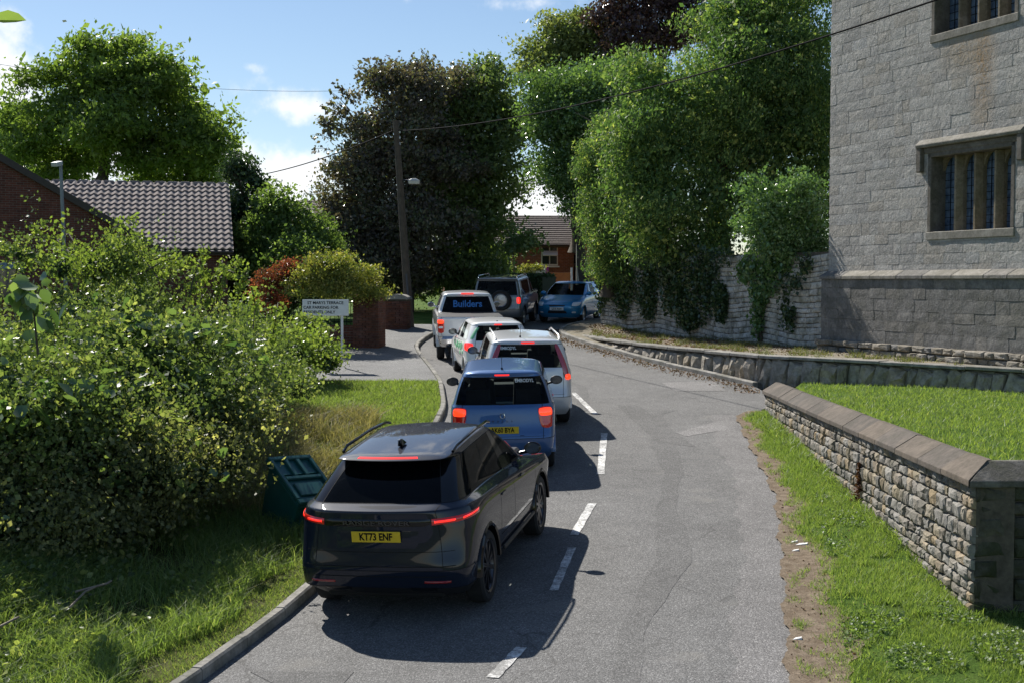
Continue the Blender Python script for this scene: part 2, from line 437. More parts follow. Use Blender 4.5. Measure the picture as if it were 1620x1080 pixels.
PARTNAME = {}
def make_car(name, spec):
    """spec: slices, region overrides, colours. Origin: rear axle centre on the ground; +Y is forward."""
    root = empty(name)
    S = spec; ra, wb, Rt, W = S['ra'], S['wb'], S['R'], S['W'] / 2
    co, polys, mi, parts = car_shell(S['slices'], S['region'], S.get('lvl', 2))
    co = co.copy()
    arches = [(ra, Rt), (ra + wb, Rt)]; RA = Rt + S.get('archgap', .055)
    keep = []
    for pi, p in enumerate(polys):
        c = co[list(p)].mean(0); cut = False
        if abs(c[0]) > W * .70:
            for (ay, az) in arches:
                if (c[1] - ay) ** 2 + (c[2] - az) ** 2 < RA * RA: cut = True
        keep.append(not cut)
    use = {}
    for pi, p in enumerate(polys):
        for a, b in zip(p, p[1:] + p[:1]): use.setdefault((min(a, b), max(a, b)), []).append(pi)
    snap = set()
    for (a, b), f in use.items():
        ks = [keep[i] for i in f]
        if any(ks) and not all(ks): snap.add(a); snap.add(b)
    for v in snap:
        for (ay, az) in arches:
            d = math.hypot(co[v][1] - ay, co[v][2] - az)
            if abs(d - RA) < .12 and d > 1e-6:
                co[v][1] = ay + (co[v][1] - ay) * RA / d; co[v][2] = max(az + (co[v][2] - az) * RA / d, S['slices'][0]['z'] if isinstance(S['slices'][0]['z'], float) else .2)
    bvh = BVHTree.FromPolygons([tuple(v) for v in co], [p for p, k in zip(polys, keep) if k])
    off = np.array([0, -ra, 0])
    made = {}
    for idx, key in enumerate(parts):
        ps = [p for p, m, k in zip(polys, mi, keep) if m == idx and k]
        if not ps: continue
        if key is None or key.startswith('none'): continue
        ids = sorted({v for p in ps for v in p}); mp = {v: i for i, v in enumerate(ids)}
        me = bpy.data.meshes.new(key); me.from_pydata([tuple(co[v] + off) for v in ids], [], [tuple(mp[v] for v in p) for p in ps])
        me.polygons.foreach_set('use_smooth', [True] * len(ps)); me.update()
        nm = key.split(':')[0]
        made[key] = link(nm, me, S['mats'].get(nm, S['mats']['body']), root)
    # panel gaps: thin dark ribbons along borders between opaque panels
    gb = bmesh.new()
    nrm = {}
    for pi, p in enumerate(polys):
        a, b, c = [Vector(co[v]) for v in p[:3]]; nrm[pi] = (b - a).cross(c - a).normalized()
    for (a, b), f in use.items():
        if len(f) == 2 and keep[f[0]] and keep[f[1]] and mi[f[0]] != mi[f[1]]:
            k1, k2 = parts[mi[f[0]]], parts[mi[f[1]]]
            if k1.startswith('none') or k2.startswith('none'): continue
            if {k1.split(':')[0], k2.split(':')[0]} <= S.get('nogap', set()): continue
            A, B = Vector(co[a]), Vector(co[b]); n = (nrm[f[0]] + nrm[f[1]]).normalized()
            if n.dot((A + B) / 2 - Vector((0, S['L'] / 2, .8))) < 0: n = -n
            t = (B - A); 
            if t.length < 1e-5: continue
            t = t.normalized(); s = n.cross(t) * S.get('gapw', .0038)
            A, B = A + n * .0022 + Vector(off), B + n * .0022 + Vector(off)
            gb.faces.new([gb.verts.new(q) for q in (A - s, B - s, B + s, A + s)])
    me = bpy.data.meshes.new('panel_gap'); gb.to_mesh(me); gb.free(); link('panel_gap', me, M['gap'], root)
    # arches, wheels
    archm = S['mats'].get('wheel_arch', M['blackplastic'])
    hw = S.get('track', W - .015)
    for sx in (-1, 1):
        for (ay, az) in arches:
            m = MB(); prof = []
            a0, a1 = .0, math.pi
            xo = (W + S.get('lip', .004)) * sx
            for (x, r) in ((xo - sx * .09, RA + .05), (xo - sx * .012, RA + .035), (xo, RA + .012), (xo - sx * .01, RA - .012), (xo - sx * .42, RA - .005)):
                prof.append([m.bm.verts.new((x, ay - ra + r * math.cos(t), max(.2, az + r * math.sin(t)))) for t in [a0 + (a1 - a0) * i / 20 for i in range(21)]])
            for A, B in zip(prof, prof[1:]):
                for i in range(20): m.bm.faces.new((A[i], A[i + 1], B[i + 1], B[i]))
            m.build('wheel_arch', archm, root, smooth=True)
    wheel_protos = []
    for (ay, az) in arches:
        for sx in (-1, 1):
            wx = (hw - .115) * sx
            if not wheel_protos:
                hub = MB().lathe([(0.0, .03), (.16, .03), (.17, -.02), (.16, -.05), (0, -.05)], axis='X', seg=20).build('wheel', M['liner'], root)
                rr = S.get('rim', Rt * .68); th = .105
                ty = MB().lathe([(rr, -th * .86), (rr + .015, -th), (Rt - .03, -th * 1.03), (Rt - .004, -th * .8), (Rt, -th * .4), (Rt, th * .4), (Rt - .004, th * .8), (Rt - .03, th * 1.03), (rr + .015, th), (rr, th * .86)], axis='X', seg=36).build('tyre', M['rubber'], hub, smooth=True)
                rm = MB().lathe([(rr - .004, -th * .8), (rr - .02, -.02), (rr - .02, .02), (rr - .012, th * .75), (rr + .006, th * .93), (rr + .002, th * 1.0), (rr - .02, th * .88)], axis='X', seg=36)
                ns = S.get('spokes', 5)
                for i in range(ns):
                    t = 2 * math.pi * i / ns
                    for dt in (-.10, .10):
                        q = Matrix.Rotation(t + dt * 5 / ns, 3, 'X')
                        rm.box(q @ Vector((th * .62, 0, rr * .53)), (.03, S.get('spw', .035), rr * .95), q)
                rm.lathe([(0, th * .78), (.05, th * .76), (.062, th * .6), (.062, .0)], axis='X', seg=16)
                rm.build('rim', S['mats'].get('rim', M['alloy']), hub, smooth=True)
                hub.location = (wx, ay - ra, az); hub.rotation_euler = (0, 0, 0 if sx > 0 else math.pi); wheel_protos.append(hub)
            else:
                h = wheel_protos[0].copy(); COL.objects.link(h); h.parent = root; h.location = (wx, ay - ra, az); h.rotation_euler = (0, 0, 0 if sx > 0 else math.pi)
                for c in wheel_protos[0].children:
                    d = c.copy(); COL.objects.link(d); d.parent = h
    # underbody
    u = MB(); u.box((0, S['L'] / 2 - ra, .36), (W * 1.3, S['L'] - .5, .25)); u.box((0, S['L'] / 2 - ra, .52), (W * 1.1, wb - .9, .3)); u.build('underbody', M['liner'], root, bevel=.03)
    # cabin
    sy = S.get('seats', (ra + wb * .62, ra + wb * .22)); zb = S['belt']
    for i, y in enumerate(sy):
        for x in (-.37, .37) if i == 0 else (-.42, .42):
            m = MB(); q = Matrix.Rotation(R(14), 3, 'X')
            m.box((x, y - ra, zb - .12), (.46, .12, .62), Matrix.Rotation(R(14), 3, 'X'), taper=.85); m.box((x, y - ra - .08, zb + .27), (.26, .09, .17), q); m.box((x, y - ra + .28, zb - .42), (.46, .55, .14))
            m.build('seat', M['seat'], root, bevel=.03, seg=2, smooth=True)
    m = MB(); m.box((0, S['cowl'] - ra - .25, zb - .1), (W * 1.55, .35, .22)); m.build('dashboard', M['seat'], root, bevel=.03)
    # mirrors
    mz, my, mx = S.get('mirror', (zb + .02, S['cowl'] - ra - .42, W * .93))
    for sx in (-1, 1):
        m = MB(); m.tube([(sx * (mx - .08), my + .02, mz - .02), (sx * (mx + .04), my + .01, mz + .01)], .022, 8)
        vs = bmesh.ops.create_icosphere(m.bm, subdivisions=3, radius=1.0)['verts']
        for v in vs:
            k = v.co.copy(); yy = k.y * .085 if k.y > 0 else k.y * .028
            v.co = Vector((sx * (mx + .09) + k.x * .11, my + yy, mz + .045 + k.z * .078))
        o = m.build('mirror', S['mats'].get('mirror', S['mats']['body']), root, smooth=True)
        g = MB().lathe([(0, 0), (.085, 0), (.09, -.006), (0, -.006)], axis='Y', seg=16); g2 = g.build('mirror_glass', M['mirrorglass'], o)
        g2.location = (sx * (mx + .09), my - .024, mz + .045); g2.scale = (1.0, 1, .72)
    cen = S.get('rc', 1.3)
    def cast(phi, z, front=False):
        y0 = cen if not front else S['L'] - cen
        d = Vector((math.sin(phi), -math.cos(phi) if not front else math.cos(phi), 0)); o = Vector((0, y0, z)) + d * 4
        h = bvh.ray_cast(o, -d)
        if h[0] is None: return Vector((0, y0, z)) + d * cen, d
        n = h[1]; n = n if n.dot(d) > 0 else -n
        return h[0], n
    def patch(nm, quad, mat, parent=root, nu=8, nv=4, off_=.012, thick=.02, front=False, rnd=0.0):
        """quad: 4 corners (phi deg, z) in order bl, br, tr, tl laid on the body"""
        V1, V2 = [], []
        for i in range(nu + 1):
            for j in range(nv + 1):
                u, v = i / nu * 2 - 1, j / nv * 2 - 1
                u, v = u * math.sqrt(1 - rnd * v * v / 2), v * math.sqrt(1 - rnd * u * u / 2)
                u, v = u / 2 + .5, v / 2 + .5
                ph = lerp(lerp(quad[0][0], quad[1][0], u), lerp(quad[3][0], quad[2][0], u), v); z = lerp(lerp(quad[0][1], quad[1][1], u), lerp(quad[3][1], quad[2][1], u), v)
                p, n = cast(R(ph), z, front); edge = (i in (0, nu)) or (j in (0, nv))
                V1.append(p + n * (off_ - (.008 if edge else 0)) + Vector(off)); V2.append(p - n * thick + Vector(off))
        b = bmesh.new(); a = [b.verts.new(v) for v in V1]; c = [b.verts.new(v) for v in V2]; ix = lambda i, j: i * (nv + 1) + j
        for i in range(nu):
            for j in range(nv):
                b.faces.new((a[ix(i, j)], a[ix(i + 1, j)], a[ix(i + 1, j + 1)], a[ix(i, j + 1)]))
        bord = [ix(i, 0) for i in range(nu + 1)] + [ix(nu, j) for j in range(1, nv + 1)] + [ix(i, nv) for i in range(nu - 1, -1, -1)] + [ix(0, j) for j in range(nv - 1, 0, -1)]
        for p, q in zip(bord, bord[1:] + bord[:1]): b.faces.new((a[p], a[q], c[q], c[p]))
        loose = [v for v in b.verts if not v.link_faces]
        bmesh.ops.delete(b, geom=loose, context='VERTS'); bmesh.ops.recalc_face_normals(b, faces=b.faces[:])
        me = bpy.data.meshes.new(nm); b.to_mesh(me); b.free(); me.polygons.foreach_set('use_smooth', [True] * len(me.polygons))
        try: me.set_sharp_from_angle(angle=R(50))
        except Exception: pass
        return link(nm, me, mat, parent)
    def plate(z, mat, txt, w=.52, front=False, px=0.0, tilt=0, align='CENTER', tx=0, size=.105):
        p, n = cast(math.atan2(px, cen), z, front); sgn = 1 if front else -1
        c = Vector((px, p.y + sgn * .022 - ra, z))
        o = MB().box((0, 0, 0), (w, .012, .112)).build('number_plate', mat, root, bevel=.004); o.location = c; o.rotation_euler = (R(tilt), 0, 0)
        if txt: text('lettering', txt, size, M['ink'], o, (tx, sgn * .008, 0), (R(90), 0, 0 if sgn < 0 else math.pi), .001, align, .80, .0028)
        return o
    root['_tmp'] = 0; del root['_tmp']
    return dict(root=root, bvh=bvh, patch=patch, plate=plate, cast=cast, off=off, made=made, spec=S)

def std_region(quarter=True, rearw=3, pick=False, corner_lamp=None, extra=None):
    def reg(k, j, side):
        s = ':' + str(side)
        if extra:
            r = extra(k, j, side)
            if r: return r
        if k <= 1:
            if j <= 5: return 'rear_bumper'
            if j >= 11: return 'front_bumper'
            return 'body'
        if k <= 4:
            if j <= 2: return 'tailgate'
            if j == 7: return 'rear_door' + s
            if j in (8, 9): return 'front_door' + s
            if j >= 13 and k == 2: return 'front_bumper'
            return 'body'
        if k == 5:
            if j <= 2: return 'tailgate'
            if j >= 12: return 'bonnet'
            return 'body'
        if k in (6, 7):
            if j <= rearw - 1: return 'rear_window'
            if j in (5, 6) and quarter and (j == 6 or quarter == 2): return 'quarter_window' + s
            if j == 7: return 'side_window' + s + 'r'
            if j == 9: return 'side_window' + s + 'f'
            if j >= 12: return 'windscreen'
            return 'body'
        return 'roof'
    return reg
def place(car, x, y, heading, label, cat, zoff=0.0, zs=1.0):
    """rear axle centre at (x, y); heading: radians clockwise from +Y"""
    r = car['root'] if isinstance(car, dict) else car
    f = Vector((math.sin(heading), math.cos(heading), 0)); rt = Vector((math.cos(heading), -math.sin(heading), 0))
    z0 = zr(x, y); wb = car['spec']['wb']
    fw = Vector((f.x, f.y, (zr(x + f.x * wb, y + f.y * wb) - z0) / wb)).normalized()
    rw = Vector((rt.x, rt.y, (zr(x + rt.x * .8, y + rt.y * .8) - zr(x - rt.x * .8, y - rt.y * .8)) / 1.6)).normalized()
    up = rw.cross(fw).normalized(); rw = fw.cross(up); up = up * zs
    m = Matrix((rw, fw, up)).transposed().to_4x4(); m.translation = Vector((x, y, z0 + .006 + zoff))
    r.matrix_world = m
    tag(r, label, cat, 'vehicles on the road')
    return r
def SL(z, yr, yf, w, sy, **k):
    d = dict(z=z, yr=yr, yf=yf, w=w, sy=sy); d.update(k); return d

def velar():
    L, W, H, ra, wb = 4.80, 1.98, 1.665, .98, 2.874
    lo = [1.05, 1.50, 2.42, 2.50, 3.52]
    sl = [SL(.24, .30, 4.55, .86, lo, rcr=(.3, .3)),
          SL(.37, .10, 4.68, .94, lo, rcr=(.22, .25), bulge=.0, cr=.5),
          SL(.56, .02, 4.78, .965, lo, rcr=(.28, .36), bulge=.01, cr=.35),
          SL(.80, .06, 4.80, .980, lo, rcr=(.32, .44), bulge=.008, br=.10),
          SL([(0, 1.03), (1.2, 1.03), (4.2, .88), (4.8, .80)], .07, 4.76, .985, lo, rcr=(.36, .50), br=.12, cr=.15),
          SL([(0, 1.15), (1.2, 1.14), (3.6, 1.0), (4.2, .98), (4.8, .86)], .07, 4.68, .95, lo, rcr=(.36, .52), br=.14, cr=.75, fx=.3),
          SL([(0, 1.19), (1.2, 1.20), (3.4, 1.09), (4, 1.08)], .24, 3.72, .85, [.95, 1.5, 2.42, 2.48, 3.40], rcr=(.2, .3), rcf=(.25, .3), bf=.32, cr=.45),
          SL([(0, 1.36), (1.6, 1.40), (3.0, 1.36)], .50, 3.26, .755, [1.12, 1.52, 2.40, 2.46, 3.02], rcr=(.18, .26), rcf=(.22, .26), bf=.26),
          SL([(0, 1.50), (1.2, 1.555), (2.6, 1.585)], .82, 2.74, .662, [1.45, 1.72, 2.36, 2.42, 2.60], rcr=(.17, .22), rcf=(.16, .2), bf=.2, cr=.5),
          SL([(0, 1.545), (.6, 1.565), (1.2, 1.61), (2.4, 1.625)], .56, 2.62, .628, [1.5, 1.75, 2.2, 2.3, 2.45], rcr=(.12, .14), rcf=(.16, .2), bf=.2, cr=.55, br=.1),
          SL([(0, 1.575), (.6, 1.600), (1.2, 1.648), (2.0, 1.668), (2.6, 1.655)], .68, 2.5, .50, [1.4, 1.7, 2.1, 2.2, 2.3], rcr=(.12, .14), rcf=(.16, .2), br=.06)]
    def extra(k, j, side):
        if k == 0: return 'lower_trim'
        if k in (6, 7) and j in (3, 4): return 'pillar_trim:c%d' % side
        if k in (6, 7) and j == 8: return 'pillar_trim:b%d' % side
        if k == 8 and j <= 4: return 'spoiler'
        if k in (8,) : return 'roof_edge'
        if k == 1 and j <= 2: return 'rear_bumper'
    pt = paint('velar_paint', (.008, .013, .028), .0, .5, dusty=.25, spec=.05, coat=.9)
    mats = dict(body=pt, lower_trim=M['blackplastic'], pillar_trim=M['blackgloss'], spoiler=M['blackgloss'], roof_edge=pt, rear_window=M['glass_dark'], side_window=M['glass_dark'],
                quarter_window=M['glass_dark'], windscreen=M['glass'], rim=M['darkalloy'], wheel_arch=M['blackgloss'], mirror=M['blackgloss'])
    c = make_car('parked_suv', dict(slices=sl, region=std_region(2, 3, extra=extra), mats=mats, L=L, W=W, ra=ra, wb=wb, R=.378, belt=1.15, cowl=3.7, lvl=3, spokes=10, spw=.022, rc=1.5,
                                    mirror=(1.17, 3.22 - ra, .93), rim=.275, gapw=.0032))
    root, patch, plate = c['root'], c['patch'], c['plate']
    # lamps: thin lit bar across each corner
    for s in (-1, 1):
        patch('tail_light', [(s * 23, 1.010), (s * 48, 1.035), (s * 49, 1.085), (s * 23, 1.072)] if s > 0 else [(-48, 1.035), (-23, 1.010), (-23, 1.072), (-49, 1.085)], M['red_lamp'], nu=14)
        patch('light_strip', [(24, 1.028), (33, 1.032), (33, 1.058), (24, 1.055)] if s > 0 else [(-33, 1.032), (-24, 1.028), (-24, 1.055), (-33, 1.058)], M['red_lit'], nu=8, off_=.017)
        patch('light_strip', [(35.5, 1.035), (47, 1.058), (48, 1.078), (35.5, 1.06)] if s > 0 else [(-47, 1.058), (-35.5, 1.035), (-35.5, 1.06), (-48, 1.078)], M['red_lit'], nu=8, off_=.017)
        patch('reflector', [(s * 19, .43), (s * 29, .43), (s * 29, .455), (s * 19, .455)] if s > 0 else [(-29, .43), (-19, .43), (-19, .455), (-29, .455)], M['dim_red'])
        patch('exhaust_trim', [(s * 14, .335), (s * 24, .335), (s * 24, .38), (s * 13, .38)] if s > 0 else [(-24, .335), (-14, .335), (-13, .38), (-24, .38)], M['blackgloss'])
    patch('trim_band', [(-22.5, 1.0), (22.5, 1.0), (22.5, 1.075), (-22.5, 1.075)], M['blackgloss'], nu=20, off_=.008)
    patch('plate_recess', [(-18, .76), (18, .76), (19, .985), (-19, .985)], mats['body'], nu=16, off_=.004)
    patch('bumper_step', [(-33, .60), (33, .60), (33, .612), (-33, .612)], M['gap'], nu=20, off_=.006)
    patch('bumper_step', [(-28, .50), (28, .50), (29, .508), (-29, .508)], M['gap'], nu=20, off_=.006)
    patch('bumper_step', [(-34, .745), (34, .745), (34, .753), (-34, .753)], M['gap'], nu=20, off_=.004)
    patch('brake_light', [(-23, 1.580), (20, 1.580), (20, 1.592), (-23, 1.592)], M['red_lit'], nu=22, nv=1, off_=.01)
    plate(.905, M['yellow_plate'], 'KT73 ENF', w=.53, tilt=6)
    p, n = c['cast'](0, 1.04)
    text('lettering', 'RANGE ROVER', .062, M['darkalloy'], root, (0, p.y - ra - .014, 1.038), (R(90), 0, 0), .002, 'CENTER', 1.75, .001)
    # roof rails, shark fin aerial, handles, wiper, side trim
    for s in (-1, 1):
        m = MB(); m.tube([(s * .625, .92 - ra, 1.60), (s * .632, 1.05 - ra, 1.640), (s * .636, 1.9 - ra, 1.672), (s * .632, 2.45 - ra, 1.665), (s * .625, 2.6 - ra, 1.635)], .017, 8); m.build('roof_rail', M['blackgloss'], root, smooth=True)
        for y in (1.72, 2.72):
            MB().box((s * (.985), y - ra, 1.0), (.02, .2, .022)).build('door_handle', mats['body'], root, bevel=.008)
        MB().box((s * .972, 2.5 - ra, .40), (.03, 1.7, .05)).build('sill_trim', M['blackplastic'], root, bevel=.012)
    m = MB(); m.hexa([(-.03, 1.02 - ra, 1.635), (.03, 1.02 - ra, 1.635), (.03, 1.2 - ra, 1.65), (-.03, 1.2 - ra, 1.65)], [(-.012, .99 - ra, 1.71), (.012, .99 - ra, 1.71), (.008, 1.09 - ra, 1.712), (-.008, 1.09 - ra, 1.712)])
    m.build('aerial', M['blackgloss'], root, bevel=.008, smooth=True)
    return c

def modus():
    L, W, ra, wb = 3.80, 1.70, .62, 2.48
    lo = [.62, 1.18, 2.02, 2.10, 2.95]
    sl = [SL(.22, .16, 3.6, .76, lo),
          SL(.34, .04, 3.72, .82, lo, cr=.3),
          SL(.56, .0, 3.79, .845, lo, rcr=(.2, .26), cr=.3),
          SL(.72, .07, 3.78, .850, lo, rcr=(.2, .26), br=.08, cr=.25),
          SL([(0, .95), (3.0, .86), (3.8, .70)], .10, 3.72, .852, lo, rcr=(.2, .26), br=.09),
          SL([(0, 1.03), (.8, 1.02), (3.0, .93), (3.8, .76)], .12, 3.62, .840, lo, rcr=(.2, .26), br=.1, cr=.3),
          SL([(0, 1.06), (.8, 1.05), (3.0, .99), (3.3, 1.0)], .16, 3.12, .81, [.55, 1.18, 2.02, 2.09, 2.9], rcr=(.17, .24), rcf=(.2, .25), bf=.3, cr=.35),
          SL([(0, 1.28), (3, 1.25)], .25, 2.75, .75, [.62, 1.18, 2.0, 2.07, 2.62], rcr=(.15, .22), rcf=(.2, .24), bf=.25),
          SL([(0, 1.49), (3, 1.51)], .37, 2.28, .655, [.75, 1.18, 1.98, 2.05, 2.2], rcr=(.14, .2), rcf=(.18, .2), bf=.2, cr=.3),
          SL([(0, 1.535), (3, 1.56)], .34, 2.15, .60, [.8, 1.2, 1.8, 1.9, 2.0], rcr=(.14, .18), rcf=(.18, .2), bf=.18, cr=.25),
          SL([(0, 1.565), (1.0, 1.592), (3, 1.585)], .45, 2.0, .47, [.8, 1.2, 1.7, 1.8, 1.85], rcr=(.12, .16), rcf=(.16, .2))]
    def extra(k, j, side):
        if k in (6, 7) and j == 3: return 'rear_window'
    pt = paint('modus_blue', (.055, .14, .33), .3, .36)
    c = make_car('parked_hatchback', dict(slices=sl, region=std_region(1, 3, extra=extra), mats=dict(body=pt, rear_window=M['glass'], side_window=M['glass'], quarter_window=M['glass'], windscreen=M['glass'], mirror=M['blackplastic'], wheel_arch=pt),
                                          L=L, W=W, ra=ra, wb=wb, R=.30, belt=1.02, cowl=3.1, spokes=7, rc=1.2, archgap=.04, mirror=(1.06, 2.62 - ra, .84)))
    root, patch, plate = c['root'], c['patch'], c['plate']
    for s in (-1, 1):
        q = lambda a, b, z0, z1, a2=None, b2=None: ([(a, z0), (b, z0), (b2 or b, z1), (a2 or a, z1)] if s > 0 else [(-b, z0), (-a, z0), (-(a2 or a), z1), (-(b2 or b), z1)])
        t = patch('tail_light', q(29.5, 39, .70, 1.03, 28, 40.5), M['red_lamp'], rnd=.55, nu=8, nv=8, off_=.02)
        patch('brake_lens', q(29, 39.6, .89, 1.01), M['orange_lit'], rnd=.55, nu=8, off_=.03)
    patch('brake_light', [(-8, 1.500), (8, 1.500), (8, 1.522), (-8, 1.522)], M['red_lit'], nu=8, off_=.02)
    patch('bumper_step', [(-34, .585), (34, .585), (34, .592), (-34, .592)], M['gap'], nu=20, off_=.003)
    for (a, b) in (((-17, .73), (-13, .60)), ((17, .73), (13, .60))):
        patch('bumper_step', [(min(a[0], b[0]), .6), (max(a[0], b[0]), .6), (max(a[0], b[0]) + .3, .61), (min(a[0], b[0]) - .3, .61)], M['gap'], nu=4, off_=.003)
    patch('plate_recess', [(-15, .62), (15, .62), (16, .765), (-16, .765)], pt, nu=12, off_=-.012)
    plate(.69, M['yellow_plate'], 'AK60 BYA', w=.52, tilt=4)
    p, n = c['cast'](0, .87)
    MB().tube([(.035 * math.cos(a), p.y - ra - .012, .91 + .046 * math.sin(a)) for a in [i * math.pi / 4 for i in range(9)]], .009, 6).build('badge', M['chrome'], root)
    for i, ch in enumerate('MODUS'):
        text('lettering', ch, .04, M['chrome'], root, ((i - 2) * .075, p.y - ra - .012, .82), (R(90), 0, 0), .002)
    p, n = c['cast'](R(10), 1.43)
    text('lettering', 'EMBODYL', .075, M['white_plate'], root, (.36, p.y - ra - .03, 1.425), (R(78), 0, 0), .0005, 'CENTER', .9, .0015)
    p, n = c['cast'](R(-2), 1.14)
    m = MB(); m.tube([(.05, p.y - ra - .02, 1.06), (-.16, p.y - ra - .01, 1.08), (-.36, p.y - ra + .01, 1.10)], .009, 6); m.box((0, p.y - ra - .01, 1.055), (.09, .05, .04)); m.build('wiper', M['blackplastic'], root)
    m = MB(); m.tube([(0, .52 - ra, 1.58), (0, .50 - ra, 1.60)], .018, 8); m.tube([(0, .50 - ra, 1.60), (0, .34 - ra, 1.80)], .0045, 6); m.build('aerial', M['blackplastic'], root)
    for s in (-1, 1):
        for y in (1.32, 2.2): MB().box((s * .852, y - ra, .90), (.02, .16, .022)).build('door_handle', pt, root, bevel=.008)
        MB().box((s * .856, 2.05 - ra, .55), (.02, 1.75, .06)).build('rubbing_strip', M['blackplastic'], root, bevel=.008)
    return c

def note():
    L, W, ra, wb = 4.15, 1.74, .72, 2.60
    lo = [.72, 1.3, 2.2, 2.28, 3.2]
    sl = [SL(.22, .16, 3.95, .78, lo),
          SL(.34, .04, 4.05, .84, lo, cr=.3),
          SL(.56, .0, 4.14, .865, lo, rcr=(.2, .26), cr=.3),
          SL(.72, .06, 4.13, .87, lo, rcr=(.2, .26), br=.08, cr=.2),
          SL([(0, .95), (3.2, .88), (4.2, .72)], .08, 4.07, .870, lo, rcr=(.19, .26), br=.09),
          SL([(0, 1.03), (.8, 1.02), (3.2, .95), (4.2, .79)], .09, 3.97, .855, lo, rcr=(.19, .26), br=.1, cr=.3),
          SL([(0, 1.07), (.8, 1.06), (3.2, 1.0), (3.5, 1.0)], .12, 3.42, .82, [.6, 1.3, 2.2, 2.27, 3.15], rcr=(.15, .22), rcf=(.2, .25), bf=.3, cr=.3),
          SL([(0, 1.30), (3, 1.26)], .20, 3.0, .775, [.66, 1.3, 2.18, 2.25, 2.86], rcr=(.13, .2), rcf=(.2, .24), bf=.25),
          SL([(0, 1.50), (3, 1.51)], .30, 2.5, .70, [.75, 1.3, 2.15, 2.22, 2.4], rcr=(.12, .18), rcf=(.18, .2), bf=.2, cr=.3),
          SL([(0, 1.545), (3, 1.56)], .26, 2.36, .65, [.8, 1.3, 2.0, 2.1, 2.2], rcr=(.12, .16), rcf=(.18, .2), bf=.18, cr=.25),
          SL([(0, 1.575), (1.0, 1.600), (3, 1.59)], .40, 2.2, .48, [.8, 1.3, 1.9, 2.0, 2.05], rcr=(.12, .16), rcf=(.16, .2))]
    pt = paint('silver_paint', (.72, .73, .74), .25, .36)
    c = make_car('parked_minivan', dict(slices=sl, region=std_region(1, 3), mats=dict(body=pt, rear_window=M['glass'], side_window=M['glass'], quarter_window=M['glass'], windscreen=M['glass'], mirror=M['blackplastic'], wheel_arch=pt),
                                        L=L, W=W, ra=ra, wb=wb, R=.31, belt=1.02, cowl=3.4, spokes=6, rc=1.2, archgap=.04, mirror=(1.08, 2.9 - ra, .85)))
    root, patch, plate = c['root'], c['patch'], c['plate']
    pink = lamp_mat('tall_red_lamp', (.42, .05, .07))
    for s in (-1, 1):
        q = lambda a, b, z0, z1, a2, b2: ([(a, z0), (b, z0), (b2, z1), (a2, z1)] if s > 0 else [(-b, z0), (-a, z0), (-a2, z1), (-b2, z1)])
        patch('tail_light', q(33.5, 39.5, .86, 1.50, 29.5, 34), pink, rnd=.55, nu=5, nv=12, off_=.016)
        patch('brake_lens', q(34.5, 40.5, .86, .96, 34, 40), M['orange_lit'], rnd=.55, nu=5, nv=4, off_=.024)
        m = MB(); m.tube([(s * .62, .42 - ra, 1.55), (s * .63, .55 - ra, 1.625), (s * .63, 1.9 - ra, 1.645), (s * .62, 2.1 - ra, 1.60)], .016, 8); m.build('roof_rail', pt, root, smooth=True)
        for y in (1.45, 2.4): MB().box((s * .872, y - ra, .90), (.02, .17, .024)).build('door_handle', pt, root, bevel=.008)
    patch('brake_light', [(-8, 1.508), (8, 1.508), (8, 1.532), (-8, 1.532)], M['red_lit'], nu=8, off_=.02)
    patch('bumper_step', [(-34, .60), (34, .60), (34, .607), (-34, .607)], M['gap'], nu=20, off_=.003)
    patch('plate_recess', [(-15, .64), (15, .64), (16, .80), (-16, .80)], M['blackplastic'], nu=12, off_=-.002)
    plate(.72, M['yellow_plate'], '', w=.52, tilt=4)
    p, n = c['cast'](R(-12), 1.43)
    text('lettering', 'EMBODYL', .075, M['white_plate'], root, (-.38, p.y - ra - .03, 1.43), (R(76), 0, 0), .0005, 'CENTER', .9, .0015)
    m = MB(); m.tube([(-.12, .62 - ra, 1.59), (-.12, .6 - ra, 1.61)], .018, 8); m.tube([(-.12, .6 - ra, 1.61), (-.12, .42 - ra, 1.84)], .0045, 6); m.build('aerial', M['blackplastic'], root)
    p, n = c['cast'](0, 1.14)
    m = MB(); m.tube([(.05, p.y - ra - .02, 1.07), (-.2, p.y - ra - .01, 1.09), (-.36, p.y - ra + .01, 1.12)], .009, 6); m.build('wiper', M['blackplastic'], root)
    return c

